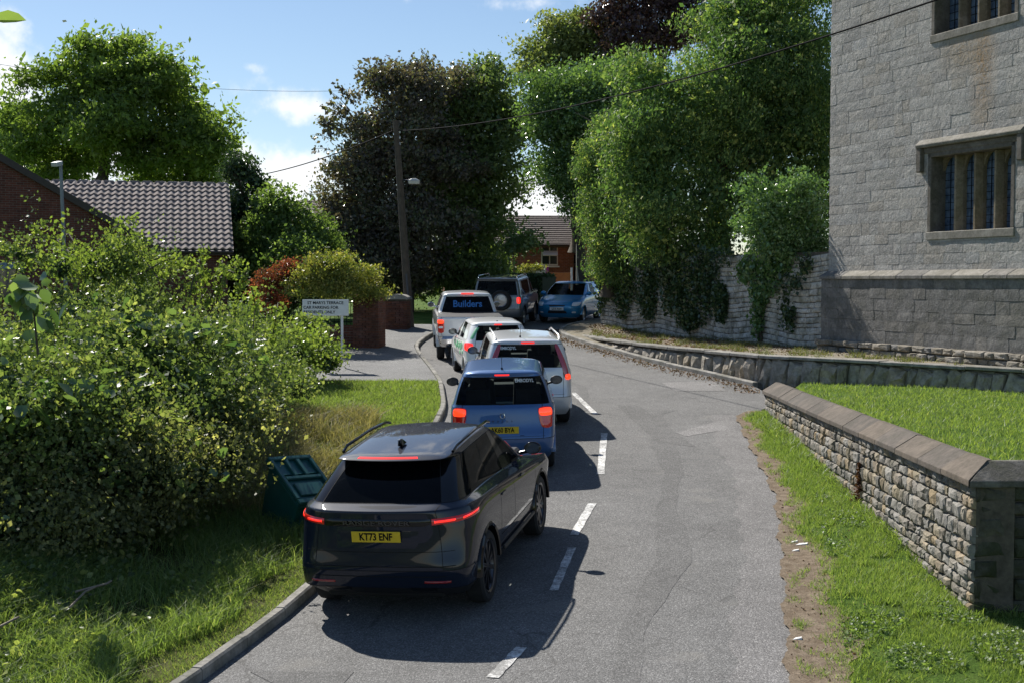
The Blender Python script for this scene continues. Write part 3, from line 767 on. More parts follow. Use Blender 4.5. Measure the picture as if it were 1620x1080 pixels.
def small_white():
    L, W, ra, wb = 3.66, 1.66, .60, 2.36
    lo = [.6, 1.1, 1.9, 1.98, 2.8]
    sl = [SL(.22, .16, 3.5, .74, lo),
          SL(.34, .04, 3.6, .80, lo, cr=.3),
          SL(.55, .0, 3.65, .825, lo, rcr=(.24, .3), cr=.25),
          SL(.72, .05, 3.64, .83, lo, rcr=(.24, .3), br=.1),
          SL([(0, .93), (2.8, .84), (3.7, .68)], .08, 3.6, .828, lo, rcr=(.24, .32), br=.12),
          SL([(0, 1.0), (.8, .99), (2.8, .9), (3.7, .74)], .11, 3.5, .81, lo, rcr=(.24, .32), br=.12, cr=.2),
          SL([(0, 1.03), (.8, 1.02), (2.8, .95), (3.3, .97)], .17, 3.0, .77, [.55, 1.1, 1.9, 1.97, 2.7], rcr=(.2, .28), rcf=(.2, .25), bf=.3, cr=.3),
          SL([(0, 1.22), (3, 1.18)], .30, 2.6, .71, [.65, 1.12, 1.88, 1.95, 2.4], rcr=(.18, .24), rcf=(.2, .24), bf=.25),
          SL([(0, 1.38), (3, 1.40)], .46, 2.15, .63, [.8, 1.15, 1.86, 1.92, 2.05], rcr=(.16, .2), rcf=(.18, .2), bf=.2, cr=.3),
          SL([(0, 1.42), (3, 1.445)], .42, 2.0, .58, [.8, 1.15, 1.7, 1.8, 1.9], rcr=(.16, .18), rcf=(.18, .2), bf=.18),
          SL([(0, 1.445), (1.0, 1.475), (3, 1.46)], .56, 1.85, .42, [.8, 1.1, 1.6, 1.65, 1.7], rcr=(.12, .16), rcf=(.16, .2))]
    pt = paint('white_paint', (.88, .88, .87), .0, .35, .02)
    c = make_car('parked_city_car', dict(slices=sl, region=std_region(0, 3), mats=dict(body=pt, rear_window=M['glass'], side_window=M['glass'], windscreen=M['glass'], mirror=M['blackplastic'], wheel_arch=pt),
                                          L=L, W=W, ra=ra, wb=wb, R=.295, belt=.98, cowl=3.0, spokes=6, rc=1.2, archgap=.035))
    root, patch, plate = c['root'], c['patch'], c['plate']
    green = plain('green_decal', (.22, .62, .33), .4, var=.1)
    for s in (-1, 1):
        q = lambda a, b, z0, z1, a2, b2: ([(a, z0), (b, z0), (b2, z1), (a2, z1)] if s > 0 else [(-b, z0), (-a, z0), (-a2, z1), (-b2, z1)])
        patch('tail_light', q(32, 46, .80, .98, 32, 48), M['red_lit'] if s < 0 else M['red_lamp'], rnd=.55, nu=8, nv=4, off_=.018)
        for (y, z, r) in ((.95, .86, .11), (1.18, .80, .12), (1.42, .84, .10), (1.60, .76, .08), (1.85, .82, .12), (.8, .72, .07), (1.3, .66, .07), (2.1, .74, .09), (2.4, .8, .1)):
            m = MB(); x = s * .831
            pts = [(x, y - ra + r * math.cos(t) * (1 + .2 * math.sin(3 * t)), z + r * .7 * math.sin(t)) for t in [2 * math.pi * i / 14 for i in range(14)]]
            m.prism(pts, (s * .006, 0, 0)); m.build('decal', green, root)
        for y in (1.25, 2.05): MB().box((s * .83, y - ra, .9), (.02, .15, .022)).build('door_handle', pt, root, bevel=.008)
    patch('decal', [(-40, 1.06), (-33, 1.06), (-31, 1.34), (-36, 1.34)], green, nu=4, nv=8, off_=.006)
    patch('brake_light', [(-7, 1.385), (7, 1.385), (7, 1.41), (-7, 1.41)], M['red_lit'], nu=8, off_=.02)
    plate(.70, M['yellow_plate'], '', w=.5, tilt=4)
    m = MB(); m.tube([(0, .62 - ra, 1.45), (0, .6 - ra, 1.47)], .02, 8); m.build('aerial', M['blackplastic'], root)
    return c

def pickup():
    L, W, ra, wb = 5.35, 1.85, 1.20, 3.22
    lo = [1.2, 2.15, 3.02, 3.10, 3.95]
    sl = [SL(.42, .22, 5.15, .82, lo, rcr=(.12, .15)),
          SL(.52, .12, 5.22, .88, lo, rcr=(.12, .15), cr=.3),
          SL(.72, .06, 5.33, .915, lo, rcr=(.12, .14), cr=.3),
          SL(.86, .10, 5.34, .925, lo, rcr=(.10, .12), br=.02),
          SL([(0, 1.10), (4.0, 1.06), (5.3, .98)], .10, 5.3, .925, lo, rcr=(.10, .12), br=.02),
          SL([(0, 1.24), (4.0, 1.16), (5.3, 1.04)], .10, 5.2, .905, lo, rcr=(.09, .10), br=.02, cr=.8),
          SL([(0, 1.23), (1.7, 1.24), (4.0, 1.20), (4.4, 1.2)], 1.72, 4.30, .85, [2.0, 2.25, 3.02, 3.09, 3.9], rcr=(.10, .14), rcf=(.2, .25), bf=.25, cr=.5, br=.02),
          SL([(0, 1.46), (4, 1.44)], 1.78, 3.85, .785, [2.05, 2.25, 3.0, 3.07, 3.6], rcr=(.10, .14), rcf=(.2, .24), bf=.25, br=.02),
          SL([(0, 1.68), (4, 1.69)], 1.88, 3.4, .70, [2.12, 2.3, 2.98, 3.05, 3.25], rcr=(.10, .14), rcf=(.18, .2), bf=.2, cr=.4, br=.02),
          SL([(0, 1.74), (4, 1.75)], 1.86, 3.25, .655, [2.1, 2.3, 2.9, 3.0, 3.1], rcr=(.10, .14), rcf=(.18, .2), bf=.18, cr=.3, br=.02),
          SL([(0, 1.77), (2.4, 1.79), (4, 1.78)], 1.98, 3.1, .5, [2.1, 2.3, 2.8, 2.9, 3.0], rcr=(.10, .14), rcf=(.16, .2), br=.02)]
    def extra(k, j, side):
        if k == 5 and j <= 6: return 'shaded_bed_cover'  # flat band over the bed; its black stands for cover and bed shadow together
        if k in (2, 3, 4) and j == 2: return 'tailgate'
        if k >= 8 and j <= 3 and k < 9: return 'roof'
        if k in (6, 7) and j in (5, 6): return 'body'
    pt = paint('pickup_silver', (.70, .72, .74), .2, .36)
    c = make_car('parked_pickup', dict(slices=sl, region=std_region(0, 3, extra=extra), mats=dict(body=pt, shaded_bed_cover=M['blackplastic'], rear_window=M['glass_dark'], side_window=M['glass_dark'], windscreen=M['glass'], mirror=M['chrome'], rear_bumper=M['chrome'], wheel_arch=pt),
                                       L=L, W=W, ra=ra, wb=wb, R=.385, belt=1.2, cowl=4.3, spokes=6, rc=1.2, archgap=.07, seats=(3.35, 2.6), mirror=(1.27, 3.75 - ra, .90)))
    root, patch, plate = c['root'], c['patch'], c['plate']
    for s in (-1, 1):
        q = lambda a, b, z0, z1, a2, b2: ([(a, z0), (b, z0), (b2, z1), (a2, z1)] if s > 0 else [(-b, z0), (-a, z0), (-a2, z1), (-b2, z1)])
        patch('tail_light', q(33.5, 40.5, .80, 1.16, 33.5, 41), M['red_lamp'], rnd=.55, nu=4, nv=8, off_=.02)
        patch('brake_lens', q(34, 40.5, 1.06, 1.17, 34, 41), M['orange_lit'], rnd=.55, nu=4, nv=3, off_=.03)
        patch('reversing_lens', q(35, 39.5, .93, .99, 35, 39.5), M['clear_lamp'], rnd=.55, nu=4, nv=3, off_=.028)
        for y in (2.35, 3.22): MB().box((s * .925, y - ra, 1.05), (.025, .18, .03)).build('door_handle', M['chrome'], root, bevel=.008)
    MB().box((0, 1.84 - ra, 1.765), (.36, .05, .035)).build('brake_light', M['red_lit'], root, bevel=.008)
    m = MB(); m.box((0, -ra + .02, .60), (1.62, .16, .15)); m.box((0, -ra - .03, .68), (.55, .1, .02)); m.build('step_bumper', M['chrome'], root, bevel=.02)
    m = MB(); m.lathe([(0, -.012), (.09, -.012), (.1, 0), (.1, .01)], axis='Y', seg=20); b = m.build('badge', M['ink'], root); b.location = (0, -ra + .085, 1.10); b.scale = (1.25, 1, .48)
    m = MB(); m.tube([(.075 * math.cos(a), -ra + .07, 1.10 + .026 * math.sin(a)) for a in [i * math.pi / 8 for i in range(17)]], .005, 5); m.build('badge_rim', M['chrome'], b if False else root)
    MB().box((0, -ra + .08, .98), (.3, .02, .1)).build('tailgate_handle', M['blackplastic'], root, bevel=.01)
    text('lettering', 'RANGER', .13, M['chrome'], root, (-.0, -ra + .085, .86), (R(90), 0, 0), .006, 'CENTER', 1.3, .002)
    text('lettering', 'Builders', .27, plain('blue_lettering', (.02, .18, .55), .4, emit=(.02, .2, .6), estr=0), root, (.0, 1.755 - ra, 1.47), (R(78), 0, 0), .001, 'CENTER', .95, .006)
    o = plate(.62, M['white_plate'], '', w=.3); o.location.y = -ra - .07; o.location.x = -.12
    return c

def offroader():
    L, W, ra, wb = 4.35, 1.78, .82, 2.60
    lo = [.8, 1.4, 2.25, 2.33, 3.2]
    sl = [SL(.36, .16, 4.2, .80, lo, rcr=(.12, .14)),
          SL(.46, .06, 4.28, .86, lo, cr=.3, rcr=(.12, .14)),
          SL(.66, .02, 4.34, .885, lo, rcr=(.12, .14), cr=.2),
          SL(.82, .07, 4.33, .890, lo, rcr=(.12, .14), br=.03),
          SL([(0, 1.0), (3.2, .98), (4.3, .92)], .08, 4.3, .888, lo, rcr=(.12, .14), br=.03),
          SL([(0, 1.10), (3.2, 1.08), (4.3, .99)], .09, 4.2, .875, lo, rcr=(.12, .14), br=.03, cr=.3),
          SL([(0, 1.14), (3.6, 1.13)], .11, 3.4, .85, [.5, 1.4, 2.25, 2.32, 3.12], rcr=(.1, .13), rcf=(.2, .25), bf=.2, cr=.4, br=.03),
          SL([(0, 1.38), (3, 1.38)], .15, 3.1, .815, [.52, 1.4, 2.24, 2.31, 2.9], rcr=(.1, .13), rcf=(.2, .24), bf=.2, br=.03),
          SL([(0, 1.64), (3, 1.64)], .20, 2.8, .76, [.56, 1.4, 2.22, 2.3, 2.65], rcr=(.1, .13), rcf=(.18, .2), bf=.18, cr=.4, br=.03),
          SL([(0, 1.72), (3, 1.72)], .12, 2.65, .72, [.6, 1.4, 2.2, 2.28, 2.5], rcr=(.1, .13), rcf=(.18, .2), bf=.16, cr=.3, br=.03),
          SL([(0, 1.75), (1.0, 1.78), (3, 1.77)], .22, 2.5, .56, [.6, 1.4, 2.1, 2.2, 2.3], rcr=(.1, .13), rcf=(.16, .2), br=.03)]
    pt = paint('grey_silver', (.20, .22, .24), .5, .34)
    c = make_car('parked_offroader', dict(slices=sl, region=std_region(1, 3), mats=dict(body=pt, rear_window=M['glass'], side_window=M['glass'], quarter_window=M['glass'], windscreen=M['glass'], mirror=M['blackplastic'], wheel_arch=M['blackplastic']),
                                          L=L, W=W, ra=ra, wb=wb, R=.36, belt=1.1, cowl=3.4, spokes=6, rc=1.2, archgap=.06))
    root, patch = c['root'], c['patch']
    sp = MB().lathe([(.0, -.05), (.12, -.05), (.14, .02), (.2, .03), (.235, -.07), (.33, -.09), (.36, -.05), (.365, .05), (.33, .09), (0, .09)], axis='Y', seg=28).build('spare_wheel', M['rubber'], root, smooth=True)
    sp.location = (.18, -ra - .05, .97)
    r2 = MB().lathe([(0, -.06), (.2, -.045), (.225, -.075), (.235, -.07)], axis='Y', seg=20).build('rim', M['alloy'], sp, smooth=True)
    for s in (-1, 1):
        q = lambda a, b, z0, z1: ([(a, z0), (b, z0), (b, z1), (a, z1)] if s > 0 else [(-b, z0), (-a, z0), (-a, z1), (-b, z1)])
        patch('tail_light', q(33, 38.5, .85, 1.08), M['red_lit'] if s > 0 else M['red_lamp'], rnd=.55, nu=4, nv=6, off_=.02)
        m = MB(); m.tube([(s * .70, .3 - ra, 1.74), (s * .70, .4 - ra, 1.81), (s * .70, 2.2 - ra, 1.82), (s * .70, 2.35 - ra, 1.75)], .017, 8); m.build('roof_rail', M['chrome'], root, smooth=True)
    return c

def blue_front():
    L, W, ra, wb = 3.95, 1.70, .62, 2.50
    lo = [.65, 1.2, 2.05, 2.13, 3.0]
    sl = [SL(.20, .16, 3.78, .74, lo, rcf=(.3, .35)),
          SL(.34, .04, 3.90, .82, lo, cr=.2, rcf=(.3, .38)),
          SL(.52, .0, 3.95, .845, lo, rcr=(.2, .26), rcf=(.32, .42)),
          SL(.68, .05, 3.93, .850, lo, rcf=(.34, .5)),
          SL([(0, .93), (2.8, .86), (3.3, .80), (4.0, .66)], .08, 3.86, .850, lo, rcf=(.36, .6)),
          SL([(0, 1.0), (.8, .99), (2.8, .93), (3.4, .86), (4.0, .73)], .10, 3.68, .83, lo, rcf=(.38, .6), cr=.15),
          SL([(0, 1.03), (.8, 1.02), (2.8, .98), (3.2, 1.0)], .16, 3.05, .78, [.55, 1.2, 2.05, 2.12, 2.78], rcf=(.24, .28), bf=.34, cr=.3),
          SL([(0, 1.23), (3, 1.22)], .28, 2.6, .72, [.65, 1.2, 2.0, 2.07, 2.45], rcf=(.22, .26), bf=.28),
          SL([(0, 1.39), (3, 1.41)], .44, 2.15, .64, [.8, 1.2, 1.95, 2.02, 2.1], rcf=(.18, .2), bf=.2, cr=.3),
          SL([(0, 1.43), (3, 1.45)], .42, 2.02, .60, [.8, 1.2, 1.8, 1.9, 1.95], rcf=(.18, .2), bf=.18),
          SL([(0, 1.45), (1.0, 1.475), (3, 1.47)], .56, 1.9, .44, [.8, 1.1, 1.6, 1.65, 1.7], rcf=(.16, .2))]
    pt = paint('bright_blue', (.01, .24, .52), .25, .34)
    c = make_car('oncoming_hatchback', dict(slices=sl, region=std_region(0, 3), mats=dict(body=pt, rear_window=M['glass'], side_window=M['glass'], windscreen=M['glass'], wheel_arch=pt),
                                           L=L, W=W, ra=ra, wb=wb, R=.30, belt=.98, cowl=3.0, spokes=7, rc=1.3, archgap=.035))
    root, patch, plate = c['root'], c['patch'], c['plate']
    for s in (-1, 1):
        q = lambda a, b, z0, z1, a2, b2: ([(a, z0), (b, z0), (b2, z1), (a2, z1)] if s > 0 else [(-b, z0), (-a, z0), (-a2, z1), (-b2, z1)])
        patch('headlight', q(23, 36, .62, .76, 27, 46), M['clear_lamp'], rnd=.55, nu=8, nv=4, off_=.012, front=True)
        patch('fog_light', q(24, 31, .36, .42, 24, 31), M['clear_lamp'], rnd=.55, nu=4, nv=3, off_=.01, front=True)
    patch('grille', [(-18, .34), (18, .34), (15, .46), (-15, .46)], M['blackplastic'], nu=12, nv=4, off_=.006, front=True)
    patch('grille', [(-13, .60), (13, .60), (15, .66), (-15, .66)], M['blackplastic'], nu=12, nv=3, off_=.006, front=True)
    plate(.52, M['white_plate'], 'LS13 XAN', w=.52, front=True)
    m = MB()
    for s in (-1, 1): m.tube([(s * .06 - .02, 2.93 - ra, 1.0), (s * .3 - .1, 2.80 - ra, 1.03), (s * .34 - .3, 2.7 - ra, 1.06)], .008, 6)
    m.build('wiper', M['blackplastic'], root)
    return c
# ------------------------------------------------------------------ ground, road, verges
def structure(o): o['kind'] = 'structure'; return o
def sheet(name, mat, ys, xa, xb, nx, zf, dz=0.0, kind='structure', parent=None):
    V, Fc = [], []
    for y in ys:
        a, b = xa(y), xb(y)
        for i in range(nx + 1):
            x = lerp(a, b, i / nx); V.append((x, y, zf(x, y) + dz))
    n = nx + 1
    for r in range(len(ys) - 1):
        for i in range(nx): Fc.append((r * n + i, r * n + i + 1, (r + 1) * n + i + 1, (r + 1) * n + i))
    me = np_mesh(name, V, Fc, 4, smooth=True); o = link(name, me, mat, parent)
    if kind: o['kind'] = kind
    return o
def frange(a, b, s): return [a + s * i for i in range(int(round((b - a) / s)) + 1)]

def asphalt(name, base=.155, warm=1.0, road=False):
    t = NT(name); t.set(rough=.82, spec=.35); p = t.pos()
    agg = t.n('ShaderNodeTexVoronoi', {'Scale': 85.0}); t.l(p, agg.inputs['Vector'])
    sep = t.n('ShaderNodeSeparateColor'); t.l(agg.outputs['Color'], sep.inputs[0])
    n1 = t.noise(.45, 6, .6, p); n2 = t.noise(2.4, 8, .68, p); n3 = t.noise(34, 4, .65, p)
    c = t.mix(1.0, (base * 1.02 * warm, base, base * .97), t.ramp(sep.outputs[0], [(0, .55), (.55, .92), (.85, 1.25), (1, 1.9)]), 'MULTIPLY')
    c = t.mix(1.0, c, t.ramp(n1, [(.32, .86), (.5, 1.0), (.68, 1.12)]), 'MULTIPLY')
    c = t.mix(1.0, c, t.ramp(n2, [(.3, .84), (.52, 1.0), (.75, 1.14)]), 'MULTIPLY')
    if road:
        # worn wheel tracks and repaired strips following the road; thin tar-filled cracks
        s = t.n('ShaderNodeSeparateXYZ'); t.l(p, s.inputs[0])
        crk = t.n('ShaderNodeTexVoronoi', {'Scale': .42}, feature='DISTANCE_TO_EDGE')
        dv = t.n('ShaderNodeVectorMath', operation='ADD'); t.l(p, dv.inputs[0])
        nn = t.n('ShaderNodeTexNoise', {'Scale': 1.1, 'Detail': 6}); t.l(p, nn.inputs['Vector']); sc = t.n('ShaderNodeVectorMath', operation='SCALE'); t.l(nn.outputs['Color'], sc.inputs[0]); sc.inputs['Scale'].default_value = 1.3
        t.l(sc.outputs[0], dv.inputs[1]); t.l(dv.outputs[0], crk.inputs['Vector'])
        line = t.ramp(crk.outputs['Distance'], [(.0, .7), (.004, .5), (.008, 0.0)])
        msk = t.ramp(t.noise(.5, 3, .5, p), [(.5, 0.0), (.56, 1.0)])
        c = t.mix(t.math('MULTIPLY', line, t.math('MULTIPLY', msk, .75)), c, (.045, .043, .04))
        st = t.ramp(t.noise(1.2, 3, .5, p), [(.62, 0.0), (.72, .5)]); c = t.mix(st, c, (.20, .19, .17))
    t.base(c)
    h = t.math('MULTIPLY_ADD', agg.outputs['Distance'], -.6, n3); b = t.bump(h, .75, .012)
    return t.m
M['asphalt'] = asphalt('road_asphalt', .150, road=True)
M['asphalt2'] = asphalt('pavement_asphalt', .175, .99)
M['patch'] = asphalt('repair_asphalt', .20, 1.02)
M['patchdark'] = asphalt('dark_repair_asphalt', .125)
M['roadpaint'] = None
t = NT('road_paint'); t.set(rough=.7); p = t.pos(); w = t.noise(26, 6, .75, p); w2 = t.noise(3, 4, .6, p)
t.base(t.mix(t.ramp(t.math('MULTIPLY_ADD', w2, .5, t.math('MULTIPLY', w, .75)), [(.52, 1.0), (.70, 0.0)]), (.20, .197, .19), (.80, .79, .76))); t.bump(w, .5, .01); M['roadpaint'] = t.m
t = NT('dry_earth'); t.set(rough=.95, spec=.15); p = t.pos(); n = t.noise(7, 8, .7, p); n2 = t.noise(60, 4, .7, p)
t.base(t.mix(1.0, t.ramp(n, [(.3, (.13, .095, .062)), (.5, (.20, .155, .11)), (.7, (.28, .225, .165))]), t.ramp(n2, [(.3, .6), (.7, 1.4)]), 'MULTIPLY')); b = t.bump(n, .8, .04); t.bump(n2, .8, .012, b); M['earth'] = t.m
def turf(name, c1, c2, c3):
    t = NT(name); t.set(rough=.95, spec=.12); p = t.pos(); n = t.noise(1.6, 7, .65, p); n2 = t.noise(38, 5, .75, p)
    t.base(t.mix(1.0, t.ramp(n, [(.3, c1), (.52, c2), (.72, c3)]), t.ramp(n2, [(.3, .45), (.7, 1.5)]), 'MULTIPLY')); b = t.bump(n2, 1.0, .03); return t.m
M['turf'] = turf('turf', (.05, .10, .014), (.085, .15, .022), (.15, .18, .045))
M['turf_dry'] = turf('rough_turf', (.05, .07, .02), (.10, .11, .035), (.17, .15, .07))
M['bankpath'] = turf('bank_path_earth', (.20, .18, .13), (.30, .27, .21), (.36, .26, .15))
M['concrete'] = plain('kerb_concrete', (.33, .31, .28), .9, var=.3, vscale=9, bump=.5, bscale=50)

YR = frange(-10, 70, .5)
ground = sheet('ground', M['turf_dry'], [-400, -120, -40, -12, 0, 12, 24, 36, 48, 60, 75, 90, 140, 260, 700], lambda y: -500, lambda y: 500, 40, lambda x, y: zr(0, min(y, 75)) - .45)
road = sheet('road', M['asphalt'], YR, lambda y: xl(y) - .02, lambda y: xr(y) + .05, 24, zr)
# side ground
lv = sheet('left_bank', M['turf_dry'], frange(-10, 31, .5), lambda y: -26, lambda y: xl(y) - .10, 60, bank)
pav = sheet('pavement', M['asphalt2'], frange(31, 46, .5), lambda y: -9 if y < 35.5 else -5.5, lambda y: xl(y) - .12, 10, lambda x, y: zr(x, y) + .10)
bl = sheet('back_garden_ground', M['turf'], frange(35, 74, 1), lambda y: -60, lambda y: min(xl(y) - .3, -5.4) if y < 46 else xl(y) - .3, 30, lambda x, y: zr(x, y) + .06)
bl2 = sheet('side_garden_ground', M['turf'], frange(26, 36, 1), lambda y: -60, lambda y: -8.9 if y > 30.9 else -25.9, 12, lambda x, y: zr(x, y) + .05)
vr = sheet('right_verge', M['turf'], frange(-10, 26.6, .4), lambda y: xr(y) + .16 + .12 * math.sin(y * 2.3) + .06 * math.sin(y * 7.1), lambda y: 5.6 if y > 13.2 else 16, 24, verge)
def earth_w(y): return .30 + .10 * math.sin(y * 2.1 + 1) + .05 * math.sin(y * 6.3) + .035 * math.sin(y * 17) + .26 * sstep(9.5, 12, y) * sstep(18, 14, y)
de = sheet('earth_edge', M['earth'], frange(-10, 26.8, .08), lambda y: xr(y) - .04 + .03 * math.sin(y * 4.1) + .018 * math.sin(y * 11) + .01 * math.sin(y * 29), lambda y: xr(y) + earth_w(y), 6, lambda x, y: max(verge(x, y), zr(x, y)) + .014)
LAWNX = [(13.3, 5.0), (26.4, 5.5), (29.9, 6.7), (31, 7)]
lw = sheet('right_lawn', M['turf'], frange(13.4, 31, .4), lambda y: interp(LAWNX, y), lambda y: 30, 30, lawn)
# markings and repairs: sheets lying on the road
def decal_poly(name, pts, mat, dz=.004, n=6):
    a, b, c, d = [G(*p) for p in pts]   # bl, br, tr, tl
    V, Fc = [], []
    for i in range(n + 1):
        for j in range(3):
            u, v = j / 2, i / n
            p = a.lerp(b, u).lerp(d.lerp(c, u), v); V.append((p.x, p.y, zr(p.x, p.y) + dz))
    for i in range(n):
        for j in range(2): q = i * 3 + j; Fc.append((q, q + 1, q + 4, q + 3))
    o = link(name, np_mesh(name, V, Fc, 4), mat); o['kind'] = 'structure'; return o
for (p0, p1, w) in (((779, 1072), (825, 1024), .12), ((876, 934), (905, 866), .10), ((908, 846), (937, 796), .12), ((950, 750), (956, 685), .12), ((942, 655), (907, 621), .12), ((868, 590), (842, 577), .12), ((740, 1112), (765, 1086), .12)):
    A, B = G(*p0), G(*p1); d = (B - A); d.z = 0; d.normalize(); s = Vector((d.y, -d.x, 0)) * w / 2
    V, Fc = [], []
    for i in range(9):
        q = A.lerp(B, i / 8); wob = s * (1 + .10 * math.sin(i * 2.3 + p0[0]))
        for e in (-1, 1): r_ = q + wob * e; V.append((r_.x, r_.y, zr(r_.x, r_.y) + .008))
    for i in range(8): Fc.append((2 * i, 2 * i + 1, 2 * i + 3, 2 * i + 2))
    link('road_marking', np_mesh('road_marking', V, Fc, 4), M['roadpaint'])['kind'] = 'structure'
decal_poly('road_repair', [(1068, 618), (1148, 618), (1128, 602), (1046, 605)], M['patch'], .005)
decal_poly('road_repair', [(1085, 690), (1168, 676), (1150, 662), (1070, 684)], M['patch'], .005)
decal_poly('road_repair', [(440, 1085), (540, 1085), (560, 1062), (395, 1062)], M['patchdark'], .005)
decal_poly('road_repair', [(1040, 700), (1100, 706), (1010, 640), (975, 640)], M['patchdark'], .004)

M['strip'] = asphalt('worn_strip_asphalt', .128); M['strip2'] = asphalt('pale_edge_asphalt', .178, 1.02)
def along(a, wob, y): return lerp(xl(y), xr(y), a) + wob * (math.sin(y * 1.3) * .06 + math.sin(y * 3.7 + 1) * .02 + math.sin(y * 17) * .006)
sheet('worn_road_strip', M['strip'], frange(8, 27, .25), lambda y: along(.70, 1, y), lambda y: along(.70, 1, y) + .34 + .1 * math.sin(y * .9), 3, zr, .0035)
sheet('worn_road_strip', M['strip'], frange(24, 42, .25), lambda y: along(.42, 1, y), lambda y: along(.42, 1, y) + .22, 3, zr, .0035)
sheet('pale_road_edge', M['strip2'], frange(6, 26.4, .12), lambda y: along(.90, .8, y) + .04 * math.sin(y * 7), lambda y: xr(y) + .02, 3, zr, .003)

# kerbs: separate stones
def kerb(name, pts, hfun, w, h, mat, side, piece=.92):
    root = empty(name); root['kind'] = 'structure'
    L = [0]; 
    for a, b in zip(pts, pts[1:]): L.append(L[-1] + math.hypot(b[0] - a[0], b[1] - a[1]))
    def at(s):
        for i in range(len(pts) - 1):
            if s <= L[i + 1] or i == len(pts) - 2:
                u = (s - L[i]) / (L[i + 1] - L[i]); return lerp(pts[i][0], pts[i + 1][0], u), lerp(pts[i][1], pts[i + 1][1], u)
    s = 0
    while s + piece < L[-1]:
        x0, y0 = at(s + .006); x1, y1 = at(s + piece - .006); z0, z1 = hfun(x0, y0), hfun(x1, y1)
        dx, dy = x1 - x0, y1 - y0; l = math.hypot(dx, dy); nx, ny = -dy / l * w * side, dx / l * w * side
        j = random.uniform(-.008, .008)
        m = MB(); b = []
        for zz, o in ((-.15, 0), (h - .02 + j, .0), (h + j, .02)):
            b.append([(x0 + nx / w * o, y0 + ny / w * o, z0 + zz), (x1 + nx / w * o, y1 + ny / w * o, z1 + zz), (x1 + nx, y1 + ny, z1 + zz), (x0 + nx, y0 + ny, z0 + zz)])
        rings = [[m.bm.verts.new(p) for p in q] for q in b]
        for A, B in zip(rings, rings[1:]):
            for k in range(4): m.bm.faces.new((A[k], A[(k + 1) % 4], B[(k + 1) % 4], B[k]))
        m.bm.faces.new(rings[-1]); m.build('kerb_stone', mat, root)
        s += piece
    return root
kerb_cols = [(.20, .19, .17), (.26, .245, .22), (.30, .285, .26), (.23, .22, .205)]
M['kerb'] = stone_mat('kerb_stone', kerb_cols, bstr=.35, bdist=.01, moss=.3, bscale=40)
yl = frange(6, 47, .4)
kerb('kerb', [(xl(y), y) for y in yl], zr, .105, .125, M['kerb'], 1)
yk = [30.6, 31.6, 32.8, 34, 35.5, 37, 38.5, 40, 41.4, 42.6, 43.6, 44.4, 45.4, 46.4, 47.4, 48.4, 49.6, 51]
kerb('kerb', [(xr(y), y) for y in yk], zr, .14, .11, M['kerb'], -1, .86)
# ------------------------------------------------------------------ stonework
def stone_variants(n, rough=.18, bulge=.25, name='stone', ins=(.90, .86, .55), yy=(-.22, -.42)):
    """unit blocks: x -.5...5, z -.5...5, y from -.5 (face) to .5 (back)"""
    out = []; rs = random.Random(5 + n)
    for k in range(n):
        bm = bmesh.new(); j = lambda a: rs.uniform(-a, a)
        def ring(sx, sz, y, a): return [bm.verts.new((x * sx + j(a), y + j(a * .5), z * sz + j(a))) for x, z in ((-.5, -.5), (0, -.52), (.5, -.5), (.52, 0), (.5, .5), (0, .52), (-.5, .5), (-.52, 0))]
        r0 = ring(1, 1, .5, 0); r1 = ring(1.0, 1.0, yy[0], .02); r2 = ring(ins[0], ins[1], yy[1], rough * .35); r3 = ring(ins[2], ins[2] * .9, -.5 - bulge * .25, rough * .6)
        for A, B in ((r0, r1), (r1, r2), (r2, r3)):
            for i in range(8): bm.faces.new((A[i], A[(i + 1) % 8], B[(i + 1) % 8], B[i]))
        c = bm.verts.new((j(.05), -.52 - bulge * .25 + j(rough * .4), j(.05)))
        for i in range(8): bm.faces.new((r3[i], r3[(i + 1) % 8], c))
        bmesh.ops.recalc_face_normals(bm, faces=bm.faces[:])
        me = bpy.data.meshes.new(name); bm.to_mesh(me); bm.free(); out.append(me)
    return out
